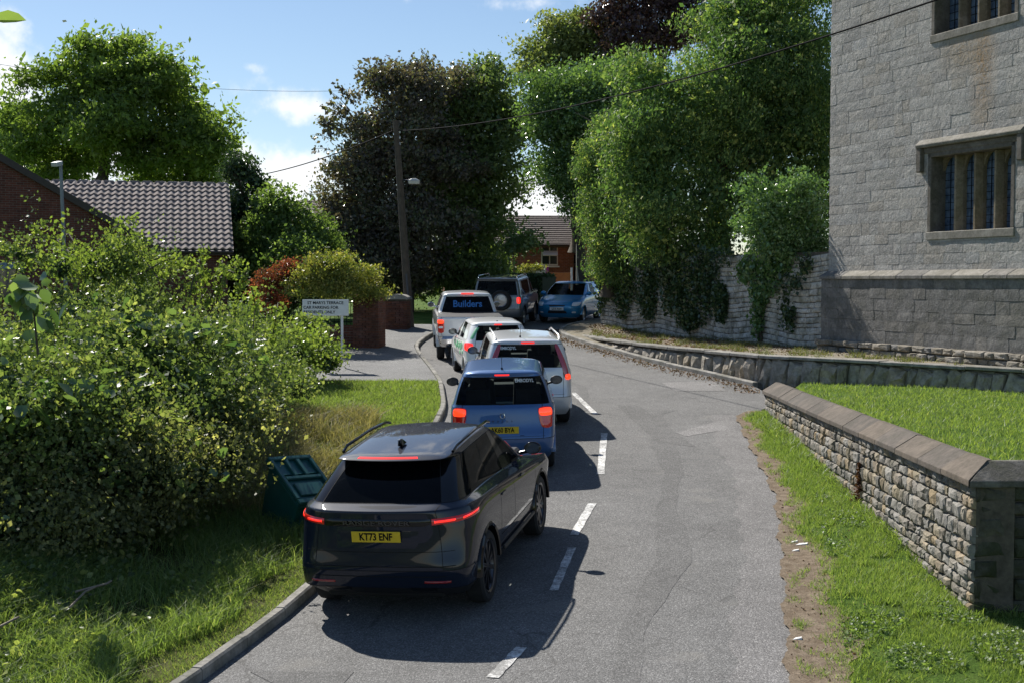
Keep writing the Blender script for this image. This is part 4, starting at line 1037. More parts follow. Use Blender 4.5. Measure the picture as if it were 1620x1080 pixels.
def wall_stones(root, name, A, B, base, top, course, length, depth, mats, limit=300, variants=None, proud=(0, .03), joint=.012, holes=(), seed=1, follow_top=True, tilt=0.0, rough_ends=False, stuffmat=None, skew=0.0):
    """A, B 2D ends of the face line (stones face to the right-hand normal looking from A to B reversed: see nrm)."""
    rs = random.Random(seed); A = Vector((*A, 0)); B = Vector((*B, 0)); L = (B - A).length; u = (B - A) / L
    nrm = Vector((u.y, -u.x, 0))             # outward face normal
    lst = []; d = 0.0; v = 0
    hmax = max(top(t) - base(t) for t in (0, L / 2, L))
    z_off = 0.0; row = 0
    while z_off < hmax + .3:
        ch = rs.uniform(*course); t = -rs.uniform(0, length[1]) if not rough_ends else 0
        while t < L:
            ln = rs.uniform(*length) * (.8 + .4 * rs.random()); t0, t1 = max(t, 0), min(t + ln, L); t += ln
            if L - t1 < length[0] * .5: t1 = L; t = L
            if t1 - t0 < .03: continue
            tm = (t0 + t1) / 2
            zt = top(tm) - z_off if follow_top else top(0) - z_off
            zb = zt - ch
            if zt > top(tm) + .02 and not follow_top: continue
            if zt < base(tm) - .02: continue
            zb2 = max(zb, base(tm) - .12)
            segs = [(t0, t1)]
            for (h0, h1, hz0, hz1) in holes:
                if min(zt, hz1) - max(zb, hz0) > (zt - zb) * .35:
                    ns = []
                    for a, b in segs:
                        if b <= h0 or a >= h1: ns.append((a, b))
                        else:
                            if a < h0: ns.append((a, h0))
                            if b > h1: ns.append((h1, b))
                    segs = ns
            slope = (top(t1) - top(t0)) / max(.01, t1 - t0) if follow_top else 0
            for a, b in segs:
                if b - a < .05: continue
                lst.append((A + u * (a + b) / 2, (zt + zb2) / 2, b - a, zt - zb2, slope, rs.uniform(*proud), rs.randrange(1000), rs.uniform(-tilt, tilt), rs.random()))
        z_off += ch; row += 1
    cp = Vector((0, 0, CAMZ)); fw = Vector((0, 1, 0))
    def size(s):
        p = Vector((s[0].x, s[0].y, s[1])); r = p - cp; px = r.x / max(.5, r.y) * F_PX; py = -(r.z + r.y * math.tan(PITCH)) / max(.5, r.y) * F_PX
        inside = abs(px) < 830 and abs(py) < 560
        return (inside, s[2] * s[3] / r.length_squared)
    lst.sort(key=size, reverse=True)
    rot = Matrix((u, -nrm, Vector((0, 0, 1)))).transposed()
    smooth_v = []; smooth_f = []; vo = 0
    for i, (c, z, w, h, sl, pr, vi, ti, rnd) in enumerate(lst):
        q = rot @ Matrix.Rotation(-math.atan(sl) + ti, 3, 'Y') if True else rot
        q = rot @ Matrix.Rotation(-(math.atan(sl)) - ti, 3, 'Y')
        loc = Vector((c.x, c.y, z)) - nrm * (depth / 2 - pr)
        me = variants[vi % len(variants)]
        sc = Vector((max(.02, w - joint), depth, max(.02, h - joint)))
        if i < limit:
            o = bpy.data.objects.new(name, me); COL.objects.link(o); o.parent = root
            o.matrix_basis = Matrix.Translation(loc) @ q.to_4x4() @ Matrix.Diagonal((*sc, 1))
        else:
            m4 = np.array(Matrix.Translation(loc) @ q.to_4x4() @ Matrix.Diagonal((*sc, 1)))
            if not hasattr(wall_stones, 'c'): wall_stones.c = {}
            if me.name not in wall_stones.c:
                co = np.empty(len(me.vertices) * 3); me.vertices.foreach_get('co', co)
                wall_stones.c[me.name] = (np.c_[co.reshape(-1, 3), np.ones(len(me.vertices))], [tuple(p.vertices) for p in me.polygons])
            co, fs = wall_stones.c[me.name]
            smooth_v.append((co @ m4.T)[:, :3]); smooth_f += [tuple(k + vo for k in f) for f in fs]; vo += len(co)
    if smooth_v:
        me = bpy.data.meshes.new(name + '_remainder'); me.from_pydata(np.vstack(smooth_v).tolist(), [], smooth_f)
        o = link(name + '_infill', me, stuffmat, root); o['kind'] = 'stuff'
    return L, u, nrm
def core(root, A, B, base, top, depth, inset, mat, name='mortar_core', n=12):
    A = Vector((*A, 0)); B = Vector((*B, 0)); L = (B - A).length; u = (B - A) / L; nr = Vector((u.y, -u.x, 0)); m = MB()
    rows = []
    for i in range(n + 1):
        t = L * i / n; f = A + u * t - nr * inset; b = A + u * t - nr * depth
        rows.append([m.bm.verts.new(p) for p in ((f.x, f.y, base(t) - .3), (f.x, f.y, top(t)), (b.x, b.y, top(t)), (b.x, b.y, base(t) - .3))])
    for P_, Q in zip(rows, rows[1:]):
        for k in range(4): m.bm.faces.new((P_[k], P_[(k + 1) % 4], Q[(k + 1) % 4], Q[k]))
    m.bm.faces.new(rows[0]); m.bm.faces.new(rows[-1][::-1])
    return m.build(name, mat, root)

VAR_RUBBLE = stone_variants(16, .16, .12, ins=(.94, .91, .66), yy=(-.3, -.44)); VAR_BLOCK = stone_variants(14, .012, -.01, ins=(.992, .985, .80), yy=(-.485, -.497))
def give(var, mat):
    out = []
    for v in var:
        c = v.copy(); c.materials.clear(); c.materials.append(mat); out.append(c)
    return out
# ---- near boundary wall along the verge
WA, WB = (5.22, 26.6), (4.70, 13.12)       # far end, near end of the road-side face
cols = [(.17, .15, .13), (.23, .21, .18), (.27, .245, .21), (.20, .185, .17), (.31, .26, .18), (.25, .235, .22), (.30, .285, .255), (.16, .15, .14), (.34, .26, .16), (.24, .215, .19)]
M['wallstone'] = stone_mat('wall_stone', cols, lichen=.16, moss=.25, bstr=.8, bscale=26)
M['wallstone_i'] = stone_mat('wall_stone_infill', cols, rand='island', lichen=.16, moss=.25, bstr=.8, bscale=26)
darkc = [(.055, .052, .04), (.08, .075, .055), (.06, .065, .04), (.095, .085, .065)]
M['mossstone'] = stone_mat('mossy_stone', darkc, lichen=.04, moss=.7, mosscol=(.03, .04, .012), bstr=.8)
M['mossstone_i'] = stone_mat('mossy_stone_infill', darkc, rand='island', lichen=.04, moss=.7, mosscol=(.03, .04, .012), bstr=.8)
M['mortar'] = plain('old_mortar', (.10, .085, .065), .95, var=.35, vscale=14, bump=.8, bscale=60)
M['mortar_pale'] = plain('lime_mortar', (.33, .32, .30), .95, var=.3, vscale=12, bump=.6)
cop_cols = [(.085, .074, .066), (.115, .098, .085), (.10, .09, .082), (.14, .112, .088)]
M['coping'] = stone_mat('coping_stone', cop_cols, lichen=.22, moss=.15, bstr=.5, bdist=.012, bscale=30, lich=(.24, .20, .15))
nearwall = empty('boundary_wall', (0, 0, 0)); tag(nearwall, 'low rubble stone wall with sloping coping running along the grass verge', 'wall')
Ln = math.hypot(WA[0] - WB[0], WA[1] - WB[1])
ztop = lambda t: lerp(1.90, 2.12, min(1, max(0, t / Ln)))       # t from the far end
def zbase(t):
    y = lerp(WA[1], WB[1], t / Ln); return verge(4.9, y) - .06
vs = give(VAR_RUBBLE, M['wallstone'])
# outward normal must point to the road (-x): walking far->near gives u=(−,−1): nrm=(u.y,-u.x)=(-1,..)
wall_stones(nearwall, 'stone', WA, WB, zbase, ztop, (.10, .18), (.14, .34), .20, None, 296, vs, (-.005, .028), .010, seed=3, stuffmat=M['wallstone_i'], tilt=.03)
core(nearwall, WA, WB, zbase, lambda t: ztop(t) - .01, .42, .035, M['mortar'])
RB = (9.6, 13.30)
vs2 = give(VAR_RUBBLE, M['mossstone'])
endwall = nearwall
wall_stones(nearwall, 'return_stone', (WB[0] + .02, WB[1] - .0), RB, lambda t: .60, lambda t: 2.12, (.14, .24), (.22, .45), .2, None, 60, vs2, (-.005, .025), .014, seed=8, stuffmat=M['mossstone_i'])
core(nearwall, (WB[0] + .04, WB[1]), RB, lambda t: .5, lambda t: 2.11, .42, .035, M['mortar'])
def coping(root, A, B, za, zb, piece, mat, w=.50, over=.07, hip=0, name='coping_stone'):
    A = Vector((*A, 0)); B = Vector((*B, 0)); L = (B - A).length; u = (B - A) / L; nr = Vector((u.y, -u.x, 0)); s = 0; k = 0
    prof = [(over, 0), (over, .065), (-.20, .235), (-.27, .235), (-w - over + .1, .065), (-w - over + .1, 0)]
    while s < L - .05:
        ln = min(piece * random.uniform(.9, 1.1), L - s)
        if L - s - ln < .3: ln = L - s
        m = MB(); rings = []
        dz = random.uniform(-.006, .006)
        for q, tt in enumerate((s + .006, s + ln - .006)):
            z = lerp(za, zb, tt / L) + dz; ring = []
            for (o, h) in prof:
                t2 = tt
                if hip and q == 1 and s + ln >= L - 1e-6: t2 = tt + o * hip
                if hip < 0 and q == 0 and s == 0: t2 = tt + o * hip
                p = A + u * t2 + nr * o; ring.append(m.bm.verts.new((p.x, p.y, z + h)))
            rings.append(ring)
        for i in range(6): m.bm.faces.new((rings[0][i], rings[0][(i + 1) % 6], rings[1][(i + 1) % 6], rings[1][i]))
        m.bm.faces.new(rings[0][::-1]); m.bm.faces.new(rings[1]); m.build(name, mat, root, bevel=.012, seg=2); s += ln; k += 1
coping(nearwall, WA, WB, ztop(0), ztop(Ln), .95, M['coping'], hip=1)
M['copdark'] = stone_mat('weathered_coping', [(.09, .085, .075), (.12, .11, .095)], lichen=.1, moss=.4, bstr=.5)
coping(nearwall, (WB[0] - .0, WB[1]), RB, 2.12, 2.12, 1.1, M['copdark'], hip=-1)

# ---- retaining wall of big pitched stones below the raised path
RW = [(10.9, 25.1), (8.7, 27.9), (5.95, 30.9), (4.25, 34.8), (3.25, 38.0), (2.65, 40.5), (2.3, 42.6)]
M['bigstone'] = stone_mat('retaining_stone', [(.34, .30, .25), (.42, .375, .31), (.37, .34, .30), (.44, .37, .28), (.36, .33, .30)], lichen=.14, moss=.35, bstr=1.0, bdist=.05, bscale=9)
ret = empty('retaining_wall'); tag(ret, 'low retaining wall of large rough stones under the raised path', 'wall')
VAR_BIG = stone_variants(10, .30, .35, ins=(.93, .92, .6)); vb = give(VAR_BIG, M['bigstone'])
PZ = 2.45
def retbase(x, y): return min(lawn(x, y), PZ - .3) if y < 30.5 else zr(x, y)
rs = random.Random(11)
for (a, b) in zip(RW[::-1], RW[::-1][1:]):      # walking towards the camera: normal to the left/road
    A = Vector((*a, 0)); B = Vector((*b, 0)); L = (B - A).length; u = (B - A) / L; nr = Vector((u.y, -u.x, 0)); t = 0
    rot = Matrix((u, -nr, Vector((0, 0, 1)))).transposed()
    while t < L - .1:
        w = rs.uniform(.26, .55); w = min(w, L - t) if L - t - w > .2 else L - t
        c = A + u * (t + w / 2); zb = retbase(c.x, c.y) - .12; zt = PZ - .13 + rs.uniform(-.03, .02)
        if zt - zb > .10:
            h = zt - zb; o = bpy.data.objects.new('stone', vb[rs.randrange(10)]); COL.objects.link(o); o.parent = ret
            o.matrix_basis = Matrix.Translation(Vector((c.x, c.y, (zt + zb) / 2)) - nr * .12) @ (rot @ Matrix.Rotation(rs.uniform(.10, .40) if c.x > 4.6 else rs.uniform(-.1, .2), 3, 'Y')).to_4x4() @ Matrix.Diagonal((w * .97, .36 + rs.uniform(-.06, .08), h * 1.06, 1))
        t += w
    core(ret, a, b, lambda t: min(retbase(*a), retbase(*b)), lambda t: PZ - .1, .5, .10, M['mortar_pale'] if a[0] > 4 else M['mortar'], n=1)
    t = 0
    while t < L - .02:                                     # thin slab along the top
        w = rs.uniform(.8, 1.3); w = min(w, L - t) if L - t - w > .4 else L - t
        c = A + u * (t + w / 2); m = MB(); m.box((c.x - nr.x * .12, c.y - nr.y * .12, PZ - .035 + rs.uniform(-.008, .008)), (w - .01, .42, .075), rot); m.build('coping_slab', M['kerb'], ret, bevel=.012); t += w
bankp = []
def bankx(y): # right boundary: foot of stone wall / tower
    return interp([(24, 12.2), (26.5, 11.4), (33.6, 8.7), (39.8, 6.0), (46, 3.3), (50, 4.2)], y)
def retx(y): return interp([(p[1], p[0]) for p in RW] + [(45.5, 2.4), (49, 4.0)], y)
def pathz(x, y): return max(PZ - .02 + .02 * math.sin(x * 3 + y * 2), zr(x, y) + .10) if y > 41 else PZ - .02 + .015 * math.sin(x * 3 + y * 2)
sheet('raised_path', M['bankpath'], frange(24, 48.6, .4), lambda y: retx(y) + .05, lambda y: bankx(y) + 1.2, 10, pathz)
sheet('kerbside_earth', M['bankpath'], frange(31, 48.6, .4), lambda y: xr(y) + .13, lambda y: retx(y) + .06, 5, lambda x, y: max(zr(x, y) + .09, (pathz(x, y) - .02 if y > 41.5 and x > retx(y) - .3 else 0)))

# ---- old churchyard wall of pale thin stones
yardwall = empty('churchyard_wall'); tag(yardwall, 'tall pale coursed stone wall with ivy beside the tower', 'wall')
pale = [(.46, .44, .40), (.56, .54, .50), (.64, .62, .58), (.50, .47, .42), (.60, .56, .48), (.40, .38, .35)]
ystreak = []
M['yardstone'] = stone_mat('yard_stone', pale, lichen=.25, moss=.55, mosscol=(.07, .08, .03), bstr=.8)
M['yardstone_i'] = stone_mat('yard_stone_infill', pale, rand='island', lichen=.25, moss=.55, mosscol=(.07, .08, .03), bstr=.8)
vy = give(VAR_RUBBLE, M['yardstone'])
YW = [(5.6, 50.2), (3.15, 46.0), (5.65, 39.8), (8.3, 33.7)]
budget = [0, 110, 190]
for i, (a, b) in enumerate(zip(YW, YW[1:])):
    L = math.hypot(a[0] - b[0], a[1] - b[1])
    tp = (lambda t, L=L, i=i: 5.0 + .06 * math.sin(t * 1.7 + i) + (0 if i != 2 else -.1 * t / L))
    wall_stones(yardwall, 'stone', a, b, lambda t: 2.42, tp, (.11, .19), (.20, .50), .22, None, budget[i], vy, (-.01, .02), .010, seed=20 + i, stuffmat=M['yardstone_i'], tilt=.02)
    core(yardwall, a, b, lambda t: 2.4, lambda t: 4.97, .5, .03, M['mortar'])
# raised churchyard behind the wall
sheet('churchyard_ground', M['turf_dry'], frange(34, 70, 1), lambda y: interp([(34, 8.6), (39.8, 6.0), (46, 3.6), (50, 5.8), (54, 12), (70, 30)], y), lambda y: 60, 14, lambda x, y: 4.3)

# ---- church tower
TH = R(20); TU = Vector((math.sin(TH), -math.cos(TH), 0)); TN = Vector((TU.y, -TU.x, 0))   # walking towards the camera
T0 = Vector((8.0, 33.5, 0)); TL = 12.0
tw = empty('church_tower'); tag(tw, 'grey coursed stone church tower with mullioned windows', 'tower')
tc = [(.33, .32, .30), (.38, .365, .34), (.295, .285, .27), (.41, .395, .37), (.325, .30, .265), (.35, .345, .335)]
def Tp(t, z, out=0): return Vector((T0.x + TU.x * t + TN.x * out, T0.y + TU.y * t + TN.y * out, z))
stk = [(Tp(5.75, 8.9, -.2), (2.2, 2.2, .55), (.30, .18, .07), .6), (Tp(5.0, 9.3, -.2), (1.2, 1.2, 1.6), (.26, .17, .07), .5)]
M['towerstone'] = stone_mat('tower_stone', tc, lichen=.14, moss=.12, mosscol=(.20, .19, .16), bstr=.9, bdist=.035, bscale=11, streak=stk)
M['towerstone_i'] = stone_mat('tower_stone_infill', tc, rand='island', lichen=.14, moss=.12, mosscol=(.20, .19, .16), bstr=.9, bdist=.035, bscale=11, streak=stk)
pc = [(.155, .15, .145), (.185, .178, .17), (.135, .132, .128), (.215, .20, .18)]
M['plinthstone'] = stone_mat('plinth_stone', pc, lichen=.10, moss=.2, bstr=.8, bdist=.03, bscale=14)
M['plinthstone_i'] = stone_mat('plinth_stone_infill', pc, rand='island', lichen=.12, moss=.2, bstr=.8, bdist=.03, bscale=14)
M['dressed'] = stone_mat('dressed_stone', [(.20, .185, .16), (.26, .24, .205)], lichen=.15, moss=.2, bstr=.4, bdist=.012, bscale=30)
M['dressed_warm'] = stone_mat('mullion_stone', [(.20, .155, .10), (.26, .215, .15), (.17, .14, .105)], lichen=.1, moss=.2, bstr=.4, bdist=.012, bscale=30)
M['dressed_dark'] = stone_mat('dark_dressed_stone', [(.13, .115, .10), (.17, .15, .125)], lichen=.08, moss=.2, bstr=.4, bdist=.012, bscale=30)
INS = .20
win = [(3.95, 6.78, 5.30, 7.12), (4.0, 6.8, 9.76, 11.75)]
holes = [(a - .0, b + .0, c - .0, d + .0) for (a, b, c, d) in win]
vt = give(VAR_BLOCK, M['towerstone']); vp = give(VAR_BLOCK, M['plinthstone'])
def TA(t, out=0): p = Tp(t, 0, out); return (p.x, p.y)
# upper wall in two stretches so that stones stay level
wall_stones(tw, 'stone', TA(.0, -INS), TA(TL, -INS), lambda t: 4.40, lambda t: 15.5, (.20, .30), (.30, .78), .25, None, 240, vt, (-.003, .004), .010, holes=holes, seed=31, stuffmat=M['towerstone_i'], follow_top=True)
wall_stones(tw, 'plinth_stone', TA(-.02, 0), TA(TL, 0), lambda t: 2.5, lambda t: 4.26, (.22, .32), (.35, .8), .25, None, 58, vp, (-.004, .005), .008, seed=32, stuffmat=M['plinthstone_i'])
M['footstone'] = stone_mat('foundation_stone', [(.24, .21, .17), (.30, .27, .23), (.20, .18, .15)], lichen=.2, moss=.3, bstr=.9, bdist=.03)
VAR_FOOT = give(VAR_RUBBLE, M['footstone'])
wall_stones(tw, 'foundation_stone', TA(-.1, .10), TA(TL, .22), lambda t: 2.40, lambda t: 2.72, (.12, .18), (.25, .6), .35, None, 40, VAR_FOOT, (-.05, .07), .012, seed=33, stuffmat=M['plinthstone_i'], tilt=.05)
# wall body with window openings
def tbox(m, t0, t1, z0, z1, o0, o1):
    b = [Tp(t0, z0, o1), Tp(t1, z0, o1), Tp(t1, z0, o0), Tp(t0, z0, o0)]; m.hexa(b, [Vector((p.x, p.y, z1)) for p in b])
m = MB(); D0 = -INS - .012
ts = [0.03, win[0][0] - .0, win[0][1] + .0, TL]
zs = [2.3, 5.30, 7.12, 9.76, 11.75, 15.4]
tbox(m, .03, win[0][0], 2.3, 15.4, -1.3, D0); tbox(m, win[0][1], TL, 2.3, 15.4, -1.3, D0)
for z0, z1 in ((2.3, 5.30), (7.12, 9.76), (11.75, 15.4)): tbox(m, win[0][0], win[0][1], z0, z1, -1.3, D0)
m.build('wall_core', M['mortar_pale'], tw)
m = MB(); tbox(m, .08, TL, 2.3, 4.2, -INS, -.05); m.build('plinth_core', M['mortar'], tw)
# side return and back of the tower
m = MB(); tbox(m, .0, TL, 2.3, 15.5, -9, -1.31); m.build('tower_body', M['plinthstone_i'], tw)
# string course: chamfered stones
t = -.06; k = 0
while t < TL:
    w = random.uniform(.7, 1.2); m = MB()
    pr = [(.05, 4.25), (.05, 4.33), (-INS + .0, 4.46), (-INS - .06, 4.46), (-INS - .06, 4.25)]
    A_ = [Tp(t + .005, z, o) for o, z in pr]; B_ = [Tp(min(t + w, TL) - .005, z, o) for o, z in pr]; m.hexa(A_, B_)
    m.build('string_course_stone', M['dressed'] if k % 3 else M['plinthstone'], tw, bevel=.01); t += w; k += 1
# windows
M['leaded'] = None
tt = NT('leaded_glass'); tt.set(rough=.10, spec=.6); pz = tt.noise(5, 3, .5, tt.pos()); tt.base(tt.ramp(pz, [(.35, (.045, .075, .13)), (.65, (.13, .19, .27))])); tt.b.inputs['Coat Weight'].default_value = .5
M['leaded'] = tt.m
for wi, (a, b, z0, z1) in enumerate(win):
    wn = MB(); tbox(wn, a - .02, b + .02, z0 - .16, z0 + .02, -.62, -INS + .03); w_ = wn.build('window', M['dressed'], tw, bevel=.012)
    D = -.62
    # splayed surround
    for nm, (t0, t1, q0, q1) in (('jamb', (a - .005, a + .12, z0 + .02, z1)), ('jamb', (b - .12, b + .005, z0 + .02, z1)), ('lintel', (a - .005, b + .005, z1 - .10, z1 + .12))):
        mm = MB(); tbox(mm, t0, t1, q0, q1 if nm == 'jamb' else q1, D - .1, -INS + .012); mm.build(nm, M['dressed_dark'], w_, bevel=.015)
    n = 4; W_ = (b - a - .24); cw = W_ / n
    for i in range(1, n):
        c = a + .12 + cw * i; mm = MB()
        bb = [Tp(c - .03, z0 + .02, -.34), Tp(c + .03, z0 + .02, -.34), Tp(c + .085, z0 + .02, -.50), Tp(c + .085, z0 + .02, -.64), Tp(c - .085, z0 + .02, -.64), Tp(c - .085, z0 + .02, -.50)]
        mm.hexa(bb, [Vector((p.x, p.y, z1 - .10)) for p in bb]); mm.build('mullion', M['dressed_warm'], w_, bevel=.008)
    for i in range(n):
        c0, c1 = a + .12 + cw * i + .085 * (i > 0), a + .12 + cw * (i + 1) - .085 * (i < n - 1)
        mm = MB(); tbox(mm, c0, c1, z0 + .02, z1 - .1, -.62, -.60); g = mm.build('pane', M['leaded'], w_)
        lead = MB(); cc = (c0 + c1) / 2; hw_ = (c1 - c0) / 2
        for q in range(1, 3): tbox(lead, c0 + (c1 - c0) * q / 3 - .006, c0 + (c1 - c0) * q / 3 + .006, z0 + .02, z1 - .1, -.598, -.585)
        zz = z0 + .18
        while zz < z1 - .15: tbox(lead, c0, c1, zz - .006, zz + .006, -.598, -.588); zz += .17
        lead.build('lead_bars', M['ink'], w_)
        # pointed head: two spandrels
        for sgn in (-1, 1):
            pts = []; 
            for q in range(7):
                u_ = q / 6; pts.append((cc + sgn * hw_ * u_, z1 - .10 - .30 * u_ ** 2.2))
            poly = [Tp(t_, z_, -.52) for t_, z_ in pts] + [Tp(cc + sgn * hw_, z1 - .095, -.52)]
            mm = MB(); mm.prism(poly, -TN * .07); mm.build('window_head', M['dressed_warm'] if sgn < 0 else M['dressed_dark'], w_)
    # hood mould
    mm = MB()
    pr = lambda t: [Tp(t, z1 + .13, -INS + .005), Tp(t, z1 + .13, -INS + .13), Tp(t, z1 + .20, -INS + .15), Tp(t, z1 + .33, -INS + .0)]
    mm.hexa(pr(a - .30), pr(b + .32))
    mm.build('hood_mould', M['dressed'], w_, bevel=.012)
    for (ta, tb_) in ((a - .30, a - .13), (b + .15, b + .32)):
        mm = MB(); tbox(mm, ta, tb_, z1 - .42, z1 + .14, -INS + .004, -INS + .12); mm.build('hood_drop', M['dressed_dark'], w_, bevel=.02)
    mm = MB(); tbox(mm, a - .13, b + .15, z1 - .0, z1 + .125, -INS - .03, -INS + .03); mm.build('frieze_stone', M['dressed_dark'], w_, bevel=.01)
# ------------------------------------------------------------------ brick houses
M['brick'] = brick_mat('house_brick')
M['brick_dark'] = brick_mat('dark_house_brick', (.16, .055, .04), (.10, .038, .03), (.17, .15, .13))
M['brick_orange'] = brick_mat('orange_house_brick', (.34, .115, .07), (.25, .085, .055), (.30, .27, .23))
M['tile'] = stone_mat('roof_tile', [(.25, .215, .20), (.30, .255, .235), (.22, .19, .18), (.27, .225, .205)], lichen=.10, bstr=.35, bdist=.01, bscale=30)
M['tile_i'] = stone_mat('roof_tile_infill', [(.25, .215, .20), (.30, .255, .235), (.22, .19, .18), (.27, .225, .205)], rand='island', lichen=.10, bstr=.35, bdist=.01, bscale=30)
M['tile_dark'] = plain('dark_roof_tile', (.10, .075, .065), .8, var=.25, vscale=5, bump=.4)
M['upvc'] = plain('white_window_frame', (.75, .75, .74), .4, var=.05)
M['darkglass'] = plain('window_glass', (.03, .04, .05), .06, spec=.7, var=.2)
M['fascia'] = plain('dark_fascia', (.045, .035, .03), .6)
def uvbox(name, c, size, rz, mat, parent):
    """box with brick-scaled UVs on each side"""
    m = MB(); m.box((0, 0, 0), size); o = m.build(name, mat, parent); me = o.data; uvl = me.uv_layers.new(name='UVMap')
    for p in me.polygons:
        n = p.normal
        for li in p.loop_indices:
            v = me.vertices[me.loops[li].vertex_index].co
            uvl.data[li].uv = (v.x, v.z) if abs(n.y) > .7 else ((v.y, v.z) if abs(n.x) > .7 else (v.x, v.y))
    o.location = c; o.rotation_euler = (0, 0, rz); return o
def uvprism(name, poly2, depth, org, u, nrm, mat, parent):
    """polygon in (u,z) extruded backwards by depth; UV = (u,z)"""
    m = MB(); pts = [Vector((org.x + u.x * a, org.y + u.y * a, z)) for a, z in poly2]; m.prism(pts, -nrm * depth)
    o = m.build(name, mat, parent); me = o.data; uvl = me.uv_layers.new(name='UVMap')
    for l in me.loops:
        v = me.vertices[l.vertex_index].co; uvl.data[l.index].uv = ((v - org).dot(u) + (v - org).dot(nrm), v.z)
    return o
def pantile(w, g):
    """one roll-and-trough tile; local x across, y up the slope, z off the roof"""
    V, Fc = [], []; n = 8
    xs = [w * (i / n - .5) * 1.06 for i in range(n + 1)]
    def h(x): t = x / w + .5; return .065 * (.5 - .5 * math.cos(2 * math.pi * t)) ** 1.2
    for (y, dz) in ((-g * .56, .05), (g * .56, .0)):
        for x in xs: V.append((x, y, h(x) + dz))
    for x in xs: V.append((x, -g * .56, h(x) - .02))
    m = n + 1
    for i in range(n): Fc.append((i, i + 1, m + i + 1, m + i)); Fc.append((2 * m + i, 2 * m + i + 1, i + 1, i))
    me = bpy.data.meshes.new('tile'); me.from_pydata(V, [], Fc); return me
def tiled_roof(root, R0, u, run, up_dir, slope_len, nx, nrow, tw_, mat, mat_i, limit, first_x=0):
    """R0: eave corner; u: along the eave; up_dir: up the slope"""
    nrm = u.cross(up_dir).normalized(); 
    if nrm.z < 0: nrm = -nrm
    g = slope_len / nrow; me = pantile(tw_, g); me.materials.append(mat); rot = Matrix((u, up_dir, nrm)).transposed()
    if rot.determinant() < 0: rot = Matrix((-u, up_dir, nrm)).transposed()
    cells = []
    for r in range(nrow):
        for i in range(nx):
            c = R0 + u * (tw_ * (i + .5)) + up_dir * (g * (r + .5)); cells.append((abs(i - nx + 1) + r * .001, c, r, i))
    cells.sort(key=lambda q: q[0]); V, Fc = [], []; co = [v.co.copy() for v in me.vertices]; fs = [tuple(p.vertices) for p in me.polygons]
    for k, (_, c, r, i) in enumerate(cells):
        j = Matrix.Rotation(random.uniform(-.012, .012), 3, 'Z')
        if k < limit:
            o = bpy.data.objects.new('tile', me); COL.objects.link(o); o.parent = root; o.matrix_basis = Matrix.Translation(c) @ (rot @ j).to_4x4()
        else:
            b = len(V); V += [tuple(c + rot @ (j @ q)) for q in co]; Fc += [tuple(b + q for q in f) for f in fs]
    if V:
        m2 = bpy.data.meshes.new('tile_remainder'); m2.from_pydata(V, [], Fc); o = link('tile_infill', m2, mat_i, root); o['kind'] = 'stuff'
# House A: long pantiled roof seen from its eave side
ph = R(14); u = Vector((math.cos(ph), math.sin(ph), 0)); q = Vector((math.sin(ph), -math.cos(ph), 0))     # q: towards the eave / camera
RG = P(362, 292, 50.0); RG_l = RG - u * 12.5
run, rise = 4.5, 2.62
hA = empty('bungalow'); tag(hA, 'brick bungalow with a long ribbed brown pantile roof behind the bushes', 'house')
upd = (Vector((-q.x * run, -q.y * run, rise))).normalized(); sl_len = math.hypot(run, rise)
EV = RG_l + q * run - Vector((0, 0, rise))
nxt = 50; tiled_roof(hA, EV, u, 12.5, upd, sl_len, nxt, 14, 12.5 / nxt, M['tile'], M['tile_i'], 300)
m = MB(); 
for s_ in (q, -q):
    a = RG_l - Vector((0, 0, .03)); b = RG - Vector((0, 0, .03)); e0 = a + s_ * run - Vector((0, 0, rise)); e1 = b + s_ * run - Vector((0, 0, rise))
    m.hexa([a, b, e1, e0], [v - Vector((0, 0, .12)) for v in (a, b, e1, e0)])
m.build('roof_deck', M['tile_dark'], hA)
for i in range(27):
    c = RG_l + u * (12.5 * (i + .5) / 27) + Vector((0, 0, .02)); mm = MB()
    rt_ = Matrix((u, q, Vector((0, 0, 1)))).transposed()
    mm.box(c, (.455, .26, .10), rt_, taper=.7); mm.build('ridge_tile', M['tile'], hA, bevel=.03, seg=2)
m = MB(); m.box(RG_l + u * 6.25 + q * (run + .05) - Vector((0, 0, rise + .10)), (12.5, .05, .16), Matrix((u, q, Vector((0, 0, 1)))).transposed()); m.build('fascia', M['fascia'], hA)
m = MB(); m.tube([EV + q * .12 - Vector((0, 0, .08)), EV + u * 12.5 + q * .12 - Vector((0, 0, .08))], .055, 8); m.build('gutter', M['fascia'], hA)
uvprism('wall', [(0, 1.5), (12.3, 1.5), (12.3, RG.z - rise - .05), (0, RG.z - rise - .05)], 4.9, EV - q * .3, u, q, M['brick_dark'], hA)
uvprism('gable_wall', [(-run + .3, RG.z - rise - .1), (run - .3, RG.z - rise - .1), (0, RG.z - .2)], .25, RG - u * .12, q, u, M['brick_dark'], hA)
